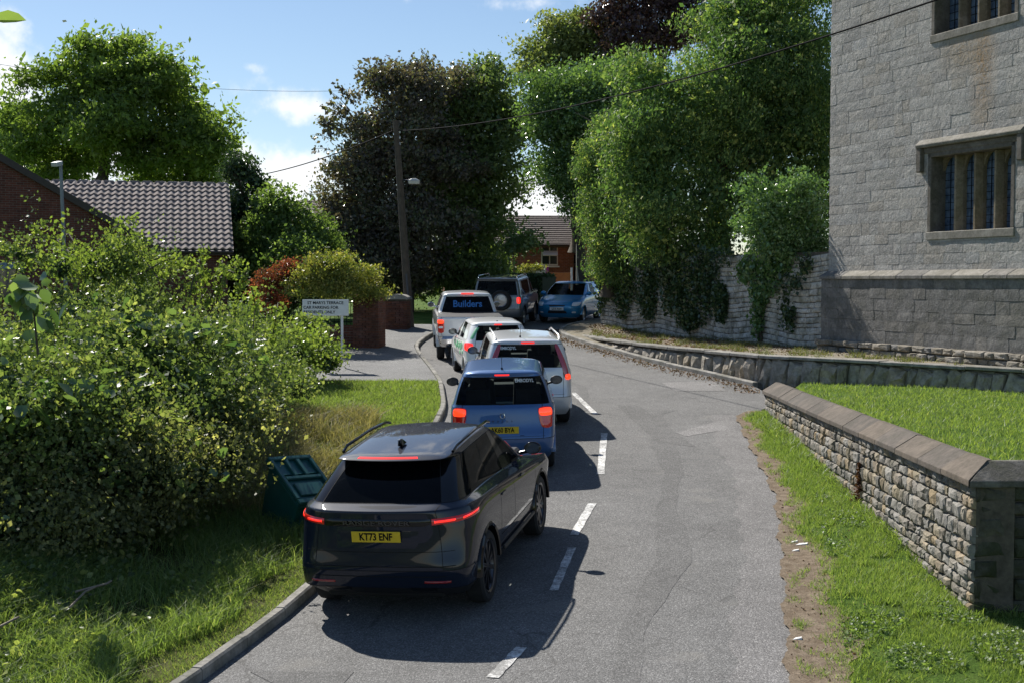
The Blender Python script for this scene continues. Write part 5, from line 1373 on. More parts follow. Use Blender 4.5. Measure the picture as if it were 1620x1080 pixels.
# House B: gable end facing the road
hB = empty('gabled_house'); tag(hB, 'dark brick house gable rising at the edge of the picture behind the brambles', 'house')
ez = P(238, 388, 42); az_ = P(-40, 222, 42); ph2 = R(27); u2 = Vector((math.cos(ph2), math.sin(ph2), 0)); n2 = Vector((math.sin(ph2), -math.cos(ph2), 0))
span = (ez - az_).length * .86; hz = az_.z - ez.z; span = ez.x - az_.x
org = Vector((az_.x, az_.y, 0))
span = (ez.x - az_.x) / math.cos(ph2) * .93
uvprism('gable_wall', [(-span + .35, 1.2), (span - .35, 1.2), (span - .35, ez.z), (0, az_.z - .18), (-span + .35, ez.z)], 8.0, org, u2, n2, M['brick_dark'], hB)
for s_ in (-1, 1):
    m = MB(); a = org + Vector((0, 0, az_.z)); b = org + u2 * (s_ * (span + .1)) + Vector((0, 0, ez.z - .08)); f = n2 * .14; t_ = Vector((0, 0, .14))
    m.hexa([a + f, b + f, b + f - t_, a + f - t_], [a - n2 * 8.2, b - n2 * 8.2, b - n2 * 8.2 - t_, a - n2 * 8.2 - t_]); m.build('roof_slope', M['tile_dark'], hB)
    m = MB(); m.hexa([a + f * 1.3 + t_ * .2, b + f * 1.3 + t_ * .2, b + f * 1.3 - t_ * 1.6, a + f * 1.3 - t_ * 1.6], [a + f * .8 + t_ * .2, b + f * .8 + t_ * .2, b + f * .8 - t_ * 1.6, a + f * .8 - t_ * 1.6]); m.build('bargeboard', M['fascia'], hB)
wp = P(10, 440, 41.6); blue = plain('blue_grey_board', (.16, .22, .34), .5, var=.1)
def wbox(name, c, sx, sy, sz, u_, n_, mat, par, bevel=.0):
    m = MB(); m.box((0, 0, 0), (sx, sy, sz)); o = m.build(name, mat, par, bevel=bevel); B_ = Matrix.Translation(c) @ Matrix((u_, -n_, Vector((0, 0, 1)))).transposed().to_4x4()
    o.matrix_basis = par.matrix_basis.inverted() @ B_ if par.type == 'MESH' else B_; return o
def at_B(px, py): # on gable plane
    d = ray(px, py); o = Vector((0, 0, CAMZ)); t = (org - o).dot(n2) / d.dot(n2); return o + d * t
c = at_B(8, 446); wn = wbox('window', c + n2 * .03, 1.15, .10, 1.15, u2, n2, M['fascia'], hB); wbox('pane', c + n2 * .085, 1.0, .02, 1.0, u2, n2, M['darkglass'], wn)
c = at_B(6, 421); wbox('window_blind_box', c + n2 * .10, 1.3, .12, .22, u2, n2, blue, hB, .01)

# ---- far houses at the bend
def house(name, label, cx, cy, w, d, rz, eave, ridge, zg, brick, gable_front=False, wins=(), door=None, roofmat='tile_dark', chim=False):
    h = empty(name, (cx, cy, 0), rz); tag(h, label, 'house', 'brick houses beyond the bend')
    U = Vector((1, 0, 0)); N = Vector((0, -1, 0)); o0 = Vector((0, 0, 0))
    if gable_front:
        uvprism('wall', [(-w / 2, zg), (w / 2, zg), (w / 2, eave), (0, ridge - .12), (-w / 2, eave)], d, o0, U, N, brick, h)
        for s_ in (-1, 1):
            m = MB(); a = Vector((0, -.2, ridge)); b = Vector((s_ * (w / 2 + .3), -.2, eave - .15)); t_ = Vector((0, 0, .14)); k_ = Vector((0, d + .3, 0))
            m.hexa([a, b, b - t_, a - t_], [a + k_, b + k_, b + k_ - t_, a + k_ - t_]); m.build('roof', M[roofmat], h)
    else:
        uvprism('wall', [(-w / 2, zg), (w / 2, zg), (w / 2, eave), (-w / 2, eave)], d, o0, U, N, brick, h)
        n_ = 15
        m = MB()
        for s_ in (0, 1):
            for i in range(n_):
                y0, y1 = i / n_, (i + 1) / n_; za, zb = lerp(eave - .1, ridge, y0), lerp(eave - .1, ridge, y1)
                Y0, Y1 = lerp(-.35, d / 2, y0), lerp(-.35, d / 2, y1)
                if s_: Y0, Y1 = d - Y0, d - Y1
                m.hexa([(-w / 2 - .2, Y0, za - .1), (w / 2 + .2, Y0, za - .1), (w / 2 + .2, Y1, zb - .1), (-w / 2 - .2, Y1, zb - .1)], [(-w / 2 - .2, Y0, za + .05), (w / 2 + .2, Y0, za + .05), (w / 2 + .2, Y1, zb), (-w / 2 - .2, Y1, zb)])
        m.build('roof', M[roofmat], h)
        m = MB(); m.hexa([(-w / 2 + .01, 0.02, eave - .1), (-w / 2 + .01, d, eave - .1), (-w / 2 + .01, d / 2, ridge - .15)], [(-w / 2 + .25, 0.02, eave - .1), (-w / 2 + .25, d, eave - .1), (-w / 2 + .25, d / 2, ridge - .15)])
        m.build('gable_wall', M['brick_dark'], h); m = MB()
        m.hexa([(w / 2 - .01, 0.02, eave - .1), (w / 2 - .01, d, eave - .1), (w / 2 - .01, d / 2, ridge - .15)], [(w / 2 - .25, 0.02, eave - .1), (w / 2 - .25, d, eave - .1), (w / 2 - .25, d / 2, ridge - .15)])
        m.build('gable_wall', M['brick_dark'], h)
        m = MB(); m.tube([(-w / 2 - .2, -.42, eave - .08), (w / 2 + .2, -.42, eave - .08)], .06, 6); m.build('gutter', M['fascia'], h)
    for (x, z, ww, hh, op) in wins:
        f = wbox('window', Vector((x, -.03, z)), ww, .1, hh, U, N, M['upvc'], h)
        for k_ in range(2): wbox('pane', Vector((x + (k_ - .5) * ww * .47, -.09, z)), ww * .40, .02, hh * .84, U, N, M['darkglass'], f)
        if op:
            m = MB(); m.box((0, 0, 0), (ww * .9, .04, hh * .42)); o = m.build('open_casement', M['upvc'], f); o.location = (0, -.25, hh * .12); o.rotation_euler = (R(-55), 0, 0)
        wbox('sill', Vector((x, -.08, z - hh / 2 - .05)), ww + .15, .16, .07, U, N, M['upvc'], f)
    if door: wbox('door', Vector((door[0], -.05, door[1] + 1.0)), .9, .1, 2.0, U, N, M[door[2]], h)
    return h
M['greydoor'] = plain('grey_door', (.10, .12, .16), .5)
c1 = P(868, 400, 66)
house('brick_house', 'red brick house with a brown tiled roof above the oncoming blue car', c1.x - 2.0, 66, 6.6, 7, R(4), P(0, 386, 66).z, P(0, 341, 69.5).z, 2.6, M['brick_orange'], wins=[(2.05, P(0, 405, 66).z, .85, 1.0, True), (-.6, P(0, 405, 66).z, 1.0, 1.0, False), (.6, 4.1, 1.1, 1.0, False)], roofmat='tile_dark')
c2 = P(905, 400, 68)
house('brick_house', 'narrow brick house set back beside the white pole', c2.x + .05, 69, 2.6, 6, R(0), P(0, 390, 69).z, P(0, 362, 71.5).z, 2.6, M['brick_dark'], wins=[(-.1, P(0, 403, 69).z, .9, 1.15, True)], door=(-.1, 3.0, 'greydoor'))
c3 = P(935, 400, 62)
house('brick_house', 'orange brick house partly hidden by the clipped yew', c3.x + 1.7, 63, 4.6, 7, R(-4), P(0, 372, 63).z, P(0, 330, 66).z, 2.6, M['brick_orange'], wins=[(1.2, 6.4, .9, 1.0, False)])
c4 = P(470, 330, 82)
house('brick_house', 'distant dark tiled roof behind the small garden trees', c4.x + .5, 82, 6.5, 7, R(-14), P(0, 355, 82).z, P(0, 316, 85).z, 2.6, M['brick_dark'])
# orange panel fence, white pole, banner, hedge frame by the bend
M['orangewood'] = plain('orange_wood', (.45, .16, .04), .6, var=.15, vscale=5)
fc = P(878, 445, 58); fen = empty('orange_gate_fence', (fc.x, fc.y, 0)); tag(fen, 'orange stained wooden fence panel behind the blue hatchback', 'fence')
for i in range(9): MB().box((-.62 + i * .155, 0, fc.z - .35), (.145, .03, 1.45)).build('board', M['orangewood'], fen, bevel=.005)
for z in (-.6, .2): MB().box((0, .05, fc.z + z), (1.4, .05, .09)).build('rail', M['orangewood'], fen)
MB().box((.74, 0, fc.z - .25), (.09, .09, 1.7)).build('post', M['upvc'], fen)
pc_ = P(915, 470, 56); wpole = empty('utility_pole', (pc_.x, pc_.y, 0)); tag(wpole, 'pale grey pole standing between the two far brick houses', 'pole')
MB().lathe([(.11, 2.6), (.10, P(0, 372, 56).z), (.0, P(0, 372, 56).z + .02)], seg=12).build('pole', plain('pale_pole', (.45, .43, .40), .6), wpole, smooth=True)
M['purple'] = plain('purple_board', (.42, .04, .30), .5, var=.1)
pb = P(858, 432, 57); bn = empty('estate_board', (pb.x, pb.y, 0)); tag(bn, 'purple and white sale board above the far hedge', 'sign')
MB().box((0, 0, pb.z - .05), (.55, .03, .62)).build('board', M['purple'], bn); MB().box((-.28, -.02, pb.z + .12), (.85, .03, .26)).build('panel', M['white_plate'], bn)
MB().box((0, .05, pb.z - .9), (.07, .07, 2.4)).build('post', M['upvc'], bn)

# ------------------------------------------------------------------ brick gate pillars, garden wall and railings
def brick_pillar(name, label, x, y, w, d, z0, z1, rz, cap):
    r = empty(name, (x, y, z0), rz); tag(r, label, 'gate pillar', 'brick pillars at the garden entrance')
    bw, bh = .225, .075; rows = int((z1 - z0) / bh)
    me = MB(); me.box((0, 0, 0), (1, 1, 1)); pr = me.build('proto', M['pbrick'], None, bevel=.04); base = pr.data; bpy.data.objects.remove(pr)
    def put(cx, cy, z, sx, sy):
        o = bpy.data.objects.new('brick', base); COL.objects.link(o); o.parent = r
        o.location = (cx + random.uniform(-.003, .003), cy + random.uniform(-.003, .003), z); o.scale = (sx, sy, bh - .010)
    for k in range(rows):
        z = (k + .5) * bh; nx = max(2, round(w / bw)); ny = max(1, round((d - .2) / bw))
        for i in range(nx):
            L = w / nx; o_ = (L / 2 if k % 2 else 0); x0 = -w / 2 + i * L - o_; x1 = x0 + L
            for yy in (-d / 2 + .05,):
                a, b = max(x0, -w / 2), min(x1, w / 2)
                if b - a > .03: put((a + b) / 2, yy, z, b - a - .01, .1)
                if k % 2 and i == nx - 1: put(w / 2 - L / 4, yy, z, L / 2 - .01, .1)
        for i in range(ny):
            L = (d - .1) / ny
            put(w / 2 - .05, -d / 2 + .1 + (i + .5) * L, z, .1, L - .01)
    MB().box((0, .02, (z1 - z0) / 2), (w - .03, d - .06, z1 - z0 - .01)).build('mortar_core', M['mortar'], r)
    if cap == 'flat': MB().box((0, 0, z1 - z0 + .035), (w + .08, d + .08, .07)).build('cap', M['pbrick'], r, bevel=.01)
    else:
        m = MB(); n_ = 9; pts = [(-(w / 2 + .05), 0), *[(-(w / 2 + .05) * math.cos(math.pi * i / n_), .16 * math.sin(math.pi * i / n_) + .02) for i in range(n_ + 1)], (w / 2 + .05, 0)]
        m.prism([(a, -d / 2 - .04, z1 - z0 + b) for a, b in pts], (0, d + .08, 0)); m.build('cap', M['kerb'], r)
    return r
bc = [(.13, .05, .035), (.16, .062, .04), (.10, .04, .032), (.14, .06, .045), (.12, .055, .045)]
M['pbrick'] = stone_mat('pillar_brick', bc, lichen=.05, moss=.15, bstr=.3, bdist=.008, bscale=60)
p1 = G(582, 556); z1_ = P(582, 470, p1.y).z
brick_pillar('gate_pillar', 'wide square brick pillar at the end of the railings beside the white sign', p1.x, p1.y + .4, .80, .70, zr(p1.x, p1.y) + .08, z1_, R(-12), 'flat')
p2 = G(628, 526); z2_ = P(628, 474, p2.y).z
brick_pillar('gate_pillar', 'brick pier with a rounded stone cap beside the telegraph pole', p2.x, p2.y + .3, .78, .60, zr(p2.x, p2.y) + .08, z2_, R(-8), 'round')
gw = empty('garden_wall'); tag(gw, 'low brick garden wall with black railings behind the white sign', 'wall')
a, b = Vector((p1.x - .35, p1.y + .35, 0)), Vector((p1.x - 5.2, p1.y + .9, 0)); uw = (b - a).normalized(); nw = Vector((-uw.y, uw.x, 0)) * -1
nw = Vector((uw.y, -uw.x, 0)); nw = nw if nw.y < 0 else -nw
zg = zr(p1.x, p1.y)
uvprism('wall', [(0, zg - .1), (4.8, zg - .1), (4.8, zg + .75), (0, zg + .75)], .22, a, uw, nw, M['brick_dark'], gw)
for i in range(38):
    c = a + uw * (.1 + i * .125) - nw * .11; MB().tube([(c.x, c.y, zg + .72), (c.x, c.y, zg + 1.52)], [.009, .009], 5).build('railing_bar', M['ink'], gw)
for z in (.85, 1.42):
    m = MB(); A_ = a - nw * .11; B_ = a + uw * 4.8 - nw * .11; m.tube([(A_.x, A_.y, zg + z), (B_.x, B_.y, zg + z)], .014, 6); m.build('rail', M['ink'], gw)
# white estate sign
sg = P(515, 487, 33.5); sign = empty('street_sign', (sg.x, sg.y, 0), R(-2)); tag(sign, 'white parking notice board on two posts half hidden by leaves', 'sign')
MB().box((0, 0, sg.z), (1.20, .03, .42)).build('board', M['white_plate'], sign, bevel=.008)
for x in (-.42, .42): MB().box((x, .04, sg.z - .55), (.06, .05, 1.5)).build('post', M['upvc'], sign)
for txt, dx, dz in (('ST MARYS TERRACE', 0, .12), ('CAR PARKING FOR', -.12, 0), ('RESIDENTS ONLY', -.16, -.12)):
    text('lettering', txt, .105, M['ink'], sign, (dx, -.018, sg.z + dz), (R(90), 0, 0), .001, 'CENTER', 1.0, .002)

# ------------------------------------------------------------------ telegraph pole, lamp, cables
M['polewood'] = plain('pole_wood', (.085, .068, .052), .85, var=.3, vscale=8, bump=.5)
pb_ = G(650, 522); D_ = pb_.y; pt_ = P(626, 205, D_)
pole = empty('telegraph_pole'); tag(pole, 'leaning wooden telegraph pole carrying the street lantern and overhead cable', 'pole')
m = MB(); m.tube([pb_ - Vector((0, 0, .3)), pb_.lerp(pt_, .5), pt_ + Vector((0, 0, .3))], [.15, .13, .10], 14); m.build('pole', M['polewood'], pole, smooth=True)
m = MB(); m.tube([pb_ + Vector((.0, -.17, .1)), pb_.lerp(pt_, .28) + Vector((0, -.14, 0))], .04, 8); m.build('cable_guard', plain('cable_guard', (.06, .065, .075), .6), pole)
lp = P(655, 287, D_ - .3)
m = MB(); q0 = pb_.lerp(pt_, (lp.z - pb_.z) / (pt_.z - pb_.z)); m.tube([q0 + Vector((0, 0, -.1)), q0 + Vector((.15, -.1, .04)), lp + Vector((-.1, 0, .06))], .022, 8); m.build('lamp_bracket', M['darkalloy'], pole)
m = MB(); m.hexa([lp + Vector(v) for v in ((-.17, -.12, -.10), (.17, -.12, -.10), (.17, .12, -.10), (-.17, .12, -.10))], [lp + Vector(v) for v in ((-.20, -.14, .0), (.20, -.14, .0), (.20, .14, .0), (-.20, .14, .0))])
m.hexa([lp + Vector(v) for v in ((-.22, -.15, .003), (.22, -.15, .003), (.22, .15, .003), (-.22, .15, .003))], [lp + Vector(v) for v in ((-.08, -.08, .09), (.08, -.08, .09), (.08, .08, .09), (-.08, .08, .09))])
m.build('lamp_head', plain('lamp_housing', (.55, .55, .52), .5), pole, bevel=.01)
for i in range(3):
    m = MB(); c = pt_ + Vector((.13, -.02, -.1 - .2 * i)); m.lathe([(0, .05), (.03, .05), (.045, .02), (.03, -.01), (.045, -.03), (0, -.05)], c=c, seg=10); m.build('insulator', M['upvc'], pole, smooth=True)
def cable(name, label, A, B, sag, r):
    A, B = Vector(A), Vector(B); pts = []
    for i in range(25):
        t = i / 24; p = A.lerp(B, t); p.z -= sag * 4 * t * (1 - t); pts.append(p)
    o = MB().tube(pts, r, 6).build(name, M['ink'], None, smooth=True); tag(o, label, 'cable', 'overhead cables')
tcab = P(1300, 65, 27); 
endt = P(1488, -2, 21.5)
cable('overhead_cable', 'thick black overhead cable running from the pole to the church tower', pt_ + Vector((.1, 0, -.05)), endt, .45, .017)
cable('overhead_cable', 'black cable running from the pole down behind the small garden trees', pt_ + Vector((-.1, 0, -.05)), P(395, 280, 62), .2, .022)
cable('overhead_cable', 'thin telephone wire high above the bungalow roof', P(545, 144, 60), P(-60, 92, 48), .4, .008)
# lamp post on the left
lb = P(104, 400, 36); lt = P(96, 262, 36)
lpst = empty('lamp_post', (lb.x, lb.y, 0)); tag(lpst, 'slim grey lamp post in front of the brick gable', 'street lamp')
m = MB(); m.tube([(0, 0, 1.8), (0, 0, 3.6), (lt.x - lb.x, 0, lt.z)], [.075, .06, .045], 12); m.build('pole', plain('galvanised', (.20, .23, .26), .5, metal=.3), lpst, smooth=True)
m = MB(); m.box((lt.x - lb.x - .06, -.12, lt.z + .03), (.17, .48, .12), Matrix.Rotation(R(10), 3, 'X')); m.build('lamp_head', plain('lamp_grey', (.45, .46, .47), .5), lpst, bevel=.03, seg=2, smooth=True)

# ------------------------------------------------------------------ tipped green grit bin
M['green'] = plain('green_plastic', (.012, .085, .075), .38, var=.18, vscale=4)
bin_ = empty('grit_bin', (-3.03, 17.45, bank(-3.03, 17.45) - .10))
tag(bin_, 'dark green plastic grit bin tipped over in the long grass behind the black car', 'grit bin')
bin_.rotation_euler = (R(20), R(3), R(50)); bin_.scale = (.66, .88, 1.06)
m = MB(); m.hexa([(-.42, -.34, 0), (.42, -.34, 0), (.42, .34, 0), (-.42, .34, 0)], [(-.52, -.44, .62), (.52, -.44, .62), (.52, .42, .86), (-.52, .42, .86)]); m.build('body', M['green'], bin_, bevel=.03, seg=2, smooth=True)
for x in (-.28, 0, .28): MB().box((x, -.40, .32), (.10, .05, .5), Matrix.Rotation(R(9), 3, 'X')).build('rib', M['green'], bin_, bevel=.015)
# lid: sloping slab with three tapered recesses and a raised framed panel
lid = empty('lid', (0, -.01, .75), 0, bin_); lid.rotation_euler = (math.atan2(.24, .86), 0, 0)
m = MB(); m.box((0, 0, -.045), (1.12, .98, .05)); m.build('lid_slab', M['green'], lid, bevel=.02, seg=2)
for (x0, x1, y0, y1) in ((-.56, .56, -.49, -.40), (-.56, .56, .42, .49), (-.56, -.47, -.398, .418), (.47, .56, -.398, .418), (-.468, .468, .0, .07), (-.20, -.10, .072, .418), (.10, .20, .072, .418)):
    MB().box(((x0 + x1) / 2, (y0 + y1) / 2, .005), (x1 - x0, y1 - y0, .05)).build('lid_rib', M['green'], lid, bevel=.012)
for x in (-.335, 0, .335):
    m = MB(); w_ = .11; m.hexa([(x - w_, .10, -.02), (x + w_, .10, -.02), (x + w_, .40, -.02), (x - w_, .40, -.02)], [(x - w_ * .95, .10, .022), (x + w_ * .95, .10, .022), (x + w_ * .95, .12, .0), (x - w_ * .95, .12, .0)]); m.build('lid_wedge', M['green'], lid)
MB().box((0, -.20, .002), (.72, .26, .035)).build('lid_panel', M['green'], lid, bevel=.012)

# ------------------------------------------------------------------ the vehicles
def axle(px, py, half, hd):
    """px,py: ground contact of the right-hand rear tyre"""
    g = G(px, py); return g.x - math.cos(hd) * half, g.y + math.sin(hd) * half
v = velar(); hd = R(12.5); x, y = axle(773, 950, .93, hd)
place(v, x, y, hd, 'dark grey luxury SUV with lit slim tail lights, last in the queue', 'car', zs=1.045)
v = modus(); place(v, -.13, 21.25, R(0.5), 'blue hatchback with a yellow number plate ahead of the dark SUV', 'car', zs=1.03)
v = note(); place(v, .27, 25.5, R(-4.5), 'silver minivan with tall red lamps flanking its rear window', 'car', zs=1.06)
v = small_white(); place(v, -.36, 31.5, R(-9), 'small white car with green decals behind the pickup', 'car')
v = pickup(); place(v, -1.22, 36.5, R(-5), 'silver pickup truck with blue lettering in its rear window', 'pickup truck')
v = offroader(); place(v, -.42, 46.3, R(10), 'grey off-road car with a spare wheel on its rear door', 'car')
v = blue_front(); place(v, 2.6, 50.4, R(180 + 17), 'bright blue hatchback facing the camera at the bend', 'car')
# ------------------------------------------------------------------ foliage
def rvec(n):
    v = rng.normal(size=(n, 3)); return v / np.linalg.norm(v, axis=1, keepdims=True)
def leaf_folded(P_, size, aspect=1.3, up=.5, tint=None):
    """broad leaves of two halves folded along the midrib, with rounded shoulders"""
    n = len(P_); nrm = rvec(n); nrm[:, 2] = nrm[:, 2] * (1 - up) + up; nrm /= np.linalg.norm(nrm, axis=1, keepdims=True)
    d = rvec(n); d -= nrm * (d * nrm).sum(1, keepdims=True); d /= np.linalg.norm(d, axis=1, keepdims=True) + 1e-9
    s = np.cross(nrm, d); L = (size * (.55 + .8 * rng.random(n)))[:, None]; W = L / aspect; z = nrm * L
    v = np.stack([P_ - d * L * .5, P_ + s * W * .42 - d * L * .28 + z * .06, P_ + s * W * .48 + d * L * .08 + z * .05, P_ + d * L * .5 - z * .12,
                  P_ - s * W * .48 + d * L * .08 + z * .05, P_ - s * W * .42 - d * L * .28 + z * .06], 1).reshape(-1, 3)
    b = np.arange(n)[:, None] * 6; f = np.hstack([b + [0, 1, 2, 3], b + [0, 3, 4, 5]]).reshape(-1, 4)
    return v, f, None if tint is None else np.repeat(tint, 6)
def leaf_quads(P_, size, aspect=1.6, up=.35, tint=None, fold=.0, dirs=None):
    """kite-shaped leaves; P_ (n,3)"""
    n = len(P_); nrm = rvec(n); nrm[:, 2] = nrm[:, 2] * (1 - up) + up; nrm /= np.linalg.norm(nrm, axis=1, keepdims=True)
    d = rvec(n) if dirs is None else dirs + .45 * rvec(n); d -= nrm * (d * nrm).sum(1, keepdims=True); d /= np.linalg.norm(d, axis=1, keepdims=True) + 1e-9
    s = np.cross(nrm, d); L = (size * (.5 + 1.0 * rng.random(n) ** 1.6))[:, None]; W = L / aspect
    v = np.stack([P_ - d * L * .5, P_ + s * W * .5 - d * L * .06 - nrm * L * .06, P_ + d * L * .5, P_ - s * W * .5 - d * L * .06 - nrm * L * .06], 1).reshape(-1, 3)
    f = np.arange(n * 4).reshape(-1, 4); t = None if tint is None else np.repeat(tint, 4)
    return v, f, t
def clusters(blobs, n, seed_out=.62, flat=1.0):
    """points on / in a union of ellipsoids, biased to the skin"""
    B = np.array(blobs, dtype=float); vol = (B[:, 3] * B[:, 4] + B[:, 3] * B[:, 5] + B[:, 4] * B[:, 5]); pr = vol / vol.sum()
    out = []; 
    while sum(map(len, out)) < n:
        k = rng.choice(len(B), size=n, p=pr); d = rvec(n); r = seed_out + (1.04 - seed_out) * rng.random(n) ** .6
        r *= 1 + .13 * np.sin(5 * d[:, 0] + k) * np.cos(6 * d[:, 2] + 2 * k)
        p = B[k, :3] + d * B[k, 3:6] * r[:, None]
        ins = np.zeros(n, bool)
        for j in range(len(B)):
            q = np.linalg.norm((p - B[j, :3]) / B[j, 3:6], axis=1); ins |= (q < .55) & (k != j)
        out.append(np.c_[p, d][~ins])
    a = np.vstack(out)[:n]; return a[:, :3], a[:, 3:]
def crown(name, parent, blobs, nc, per, size, rad, mat, flat=.6, droop=0.0, up=.35, aspect=1.7, zmin=None, out_=.62, dirbias=None, sp=.5):
    c, d = clusters(blobs, nc, out_); ct = rng.random(nc)
    P_ = np.repeat(c, per, 0); g = rng.normal(size=(nc * per, 3)) * rad; g[:, 2] *= flat
    if sp:
        ext = np.where(rng.random(nc) < .4, rng.exponential(1.5, nc), .6); ax = d + .55 * rvec(nc) + np.array([0, 0, -.15 if droop else .25]); ax /= np.linalg.norm(ax, axis=1, keepdims=True)
        tt0 = rng.random((nc * per, 1)); g *= (1 - .55 * tt0 * np.minimum(1, np.repeat(ext, per)[:, None] / 2)); g += np.repeat(ax * np.minimum(ext, 2.8)[:, None], per, 0) * tt0 * rad * 2.4 * sp
    if droop: g[:, 2] -= droop * np.abs(rng.normal(size=nc * per)) * rad * 2
    P_ = P_ + g; t = np.clip(np.repeat(ct, per) * .68 + .38 * rng.random(nc * per) ** 1.3, 0, 1)
    if zmin is not None: k = P_[:, 2] > zmin; P_, t = P_[k], t[k]
    dirs = None
    if dirbias is not None: dirs = np.tile(np.array(dirbias, dtype=float), (len(P_), 1))
    v, f, tt_ = leaf_quads(P_, size, aspect, up, t, dirs=dirs)
    return link(name, np_mesh(name, v, f, 4, tint=tt_), mat, parent)
def lumps(blobs, per=13, r=(.24, .48), flat=.55, reach=(.45, .96), below=-.8):
    out = []
    for b in blobs:
        m_ = (b[3] + b[4] + b[5]) / 3
        for k in range(per):
            for _ in range(9):
                d = rvec(1)[0]
                if d[2] > below: break
            q = reach[0] + (reach[1] - reach[0]) * rng.random(); rr = m_ * (r[0] + (r[1] - r[0]) * rng.random())
            out.append((b[0] + d[0] * b[3] * q, b[1] + d[1] * b[4] * q, b[2] + d[2] * b[5] * q, rr * 1.15, rr * 1.15, rr * flat))
    return out
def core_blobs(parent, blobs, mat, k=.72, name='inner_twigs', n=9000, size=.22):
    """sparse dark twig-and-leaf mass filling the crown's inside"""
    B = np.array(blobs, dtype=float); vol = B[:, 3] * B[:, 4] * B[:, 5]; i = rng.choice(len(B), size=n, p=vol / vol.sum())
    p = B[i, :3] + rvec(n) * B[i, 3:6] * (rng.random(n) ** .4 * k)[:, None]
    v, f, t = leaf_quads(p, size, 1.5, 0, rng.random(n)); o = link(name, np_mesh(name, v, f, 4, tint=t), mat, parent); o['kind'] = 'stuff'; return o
def limbs(parent, base, top, r, ends, mat, name='trunk', seed=1):
    rs_ = random.Random(seed); base = Vector(base); top = Vector(top); m = MB(); pts = []
    for i in range(7): t = i / 6; p = base.lerp(top, t); pts.append(p + Vector((rs_.uniform(-.1, .1), rs_.uniform(-.1, .1), 0)) * (1 if 0 < i else 0))
    m.tube(pts, [r * (1.25 if i == 0 else 1 - .10 * i) for i in range(7)], 10)
    t_ = m.build(name, mat, parent, smooth=True)
    for k, e in enumerate(ends):
        e = Vector(e); s = pts[min(6, 3 + k % 4)]; mid = s.lerp(e, .5) + Vector((rs_.uniform(-.3, .3), rs_.uniform(-.3, .3), .35)); mb = MB(); mb.tube([s, s.lerp(mid, .5) + Vector((0, 0, .1)), mid, mid.lerp(e, .6), e], [r * .5, r * .42, r * .32, r * .2, r * .06], 7)
        for _ in range(3):
            w = mid.lerp(e, rs_.random() * .8); x = w + Vector((rs_.uniform(-1, 1), rs_.uniform(-1, 1), rs_.uniform(-.1, 1))) * (e - s).length * .3; mb.tube([w, w.lerp(x, .5) + Vector((0, 0, .1)), x], [r * .18, r * .1, r * .03], 5)
        mb.build('limb', mat, parent, smooth=True)
    return t_
def blobs_px(D, lst):
    """(px, py, rx px, rz px[, depth offset m]) -> ellipsoids at distance D"""
    out = []
    for b in lst:
        dd = b[4] if len(b) > 4 else 0; p = P(b[0], b[1], D + dd); k = (D + dd) / F_PX
        out.append((p.x, p.y, p.z, b[2] * k, (b[2] + b[3]) / 2 * k * .85, b[3] * k))
    return out
bark = plain('bark', (.075, .06, .045), .9, var=.35, vscale=9, bump=.9, bscale=25)
G_ = {}
G_['robinia'] = leaf_mat('robinia_leaves', [(0, (.07, .12, .022)), (.5, (.115, .185, .03)), (1, (.21, .29, .05))], trans=.45, gain=1.15)
G_['yellowgreen'] = leaf_mat('yellow_green_leaves', [(0, (.08, .13, .02)), (.5, (.13, .19, .03)), (1, (.22, .27, .05))], trans=.45, gain=1.15)
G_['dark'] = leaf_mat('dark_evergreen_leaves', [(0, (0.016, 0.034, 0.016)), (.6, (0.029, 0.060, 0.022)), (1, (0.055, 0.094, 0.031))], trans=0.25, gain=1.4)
G_['mid'] = leaf_mat('mid_green_leaves', [(0, (.055, .10, .022)), (.5, (.085, .14, .032)), (1, (.17, .24, .07))], trans=.45, gain=1.35)
G_['copper'] = leaf_mat('copper_leaves', [(0, (.05, .045, .04)), (.45, (.085, .065, .055)), (.8, (.08, .10, .05)), (1, (.16, .12, .09))], trans=.3, rough=.35, spec=.5, gain=1.7)
G_['maple'] = leaf_mat('maple_leaves', [(0, (.04, .065, .022)), (.5, (.065, .10, .03)), (1, (.13, .16, .05))], trans=.4, rough=.38, spec=.5, gain=1.9)
G_['holly'] = leaf_mat('laurel_leaves', [(0, (.028, .055, .016)), (.5, (.05, .095, .026)), (.85, (.09, .15, .04)), (1, (.17, .24, .08))], trans=.35, rough=.25, spec=.7, gain=2.0)
G_['yew'] = leaf_mat('yew_sprays', [(.3, (.024, .05, .016)), (.6, (.045, .085, .024)), (.86, (.12, .155, .035)), (1, (.22, .23, .06))], trans=.38, rough=.6, gain=2.7)
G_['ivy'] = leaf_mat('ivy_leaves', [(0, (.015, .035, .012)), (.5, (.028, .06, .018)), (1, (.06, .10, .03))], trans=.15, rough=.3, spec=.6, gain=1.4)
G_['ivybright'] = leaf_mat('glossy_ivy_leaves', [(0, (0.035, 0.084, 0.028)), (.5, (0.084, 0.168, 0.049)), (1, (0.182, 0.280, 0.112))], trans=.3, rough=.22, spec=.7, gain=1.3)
G_['pale'] = leaf_mat('pale_tree_leaves', [(0, (0.065, 0.098, 0.026)), (.5, (0.117, 0.150, 0.046)), (1, (0.221, 0.234, 0.091))], trans=.35, gain=1.5)
G_['beech'] = leaf_mat('purple_beech_leaves', [(0, (.03, .014, .018)), (.6, (.055, .026, .03)), (1, (.11, .07, .075))], trans=.2, rough=.3, spec=.6, gain=1.4)
G_['bramble'] = leaf_mat('bramble_leaves', [(0, (.035, .055, .018)), (.4, (.065, .10, .028)), (.72, (.11, .15, .04)), (1, (.26, .28, .09))], trans=.4, rough=.36, gain=1.5)
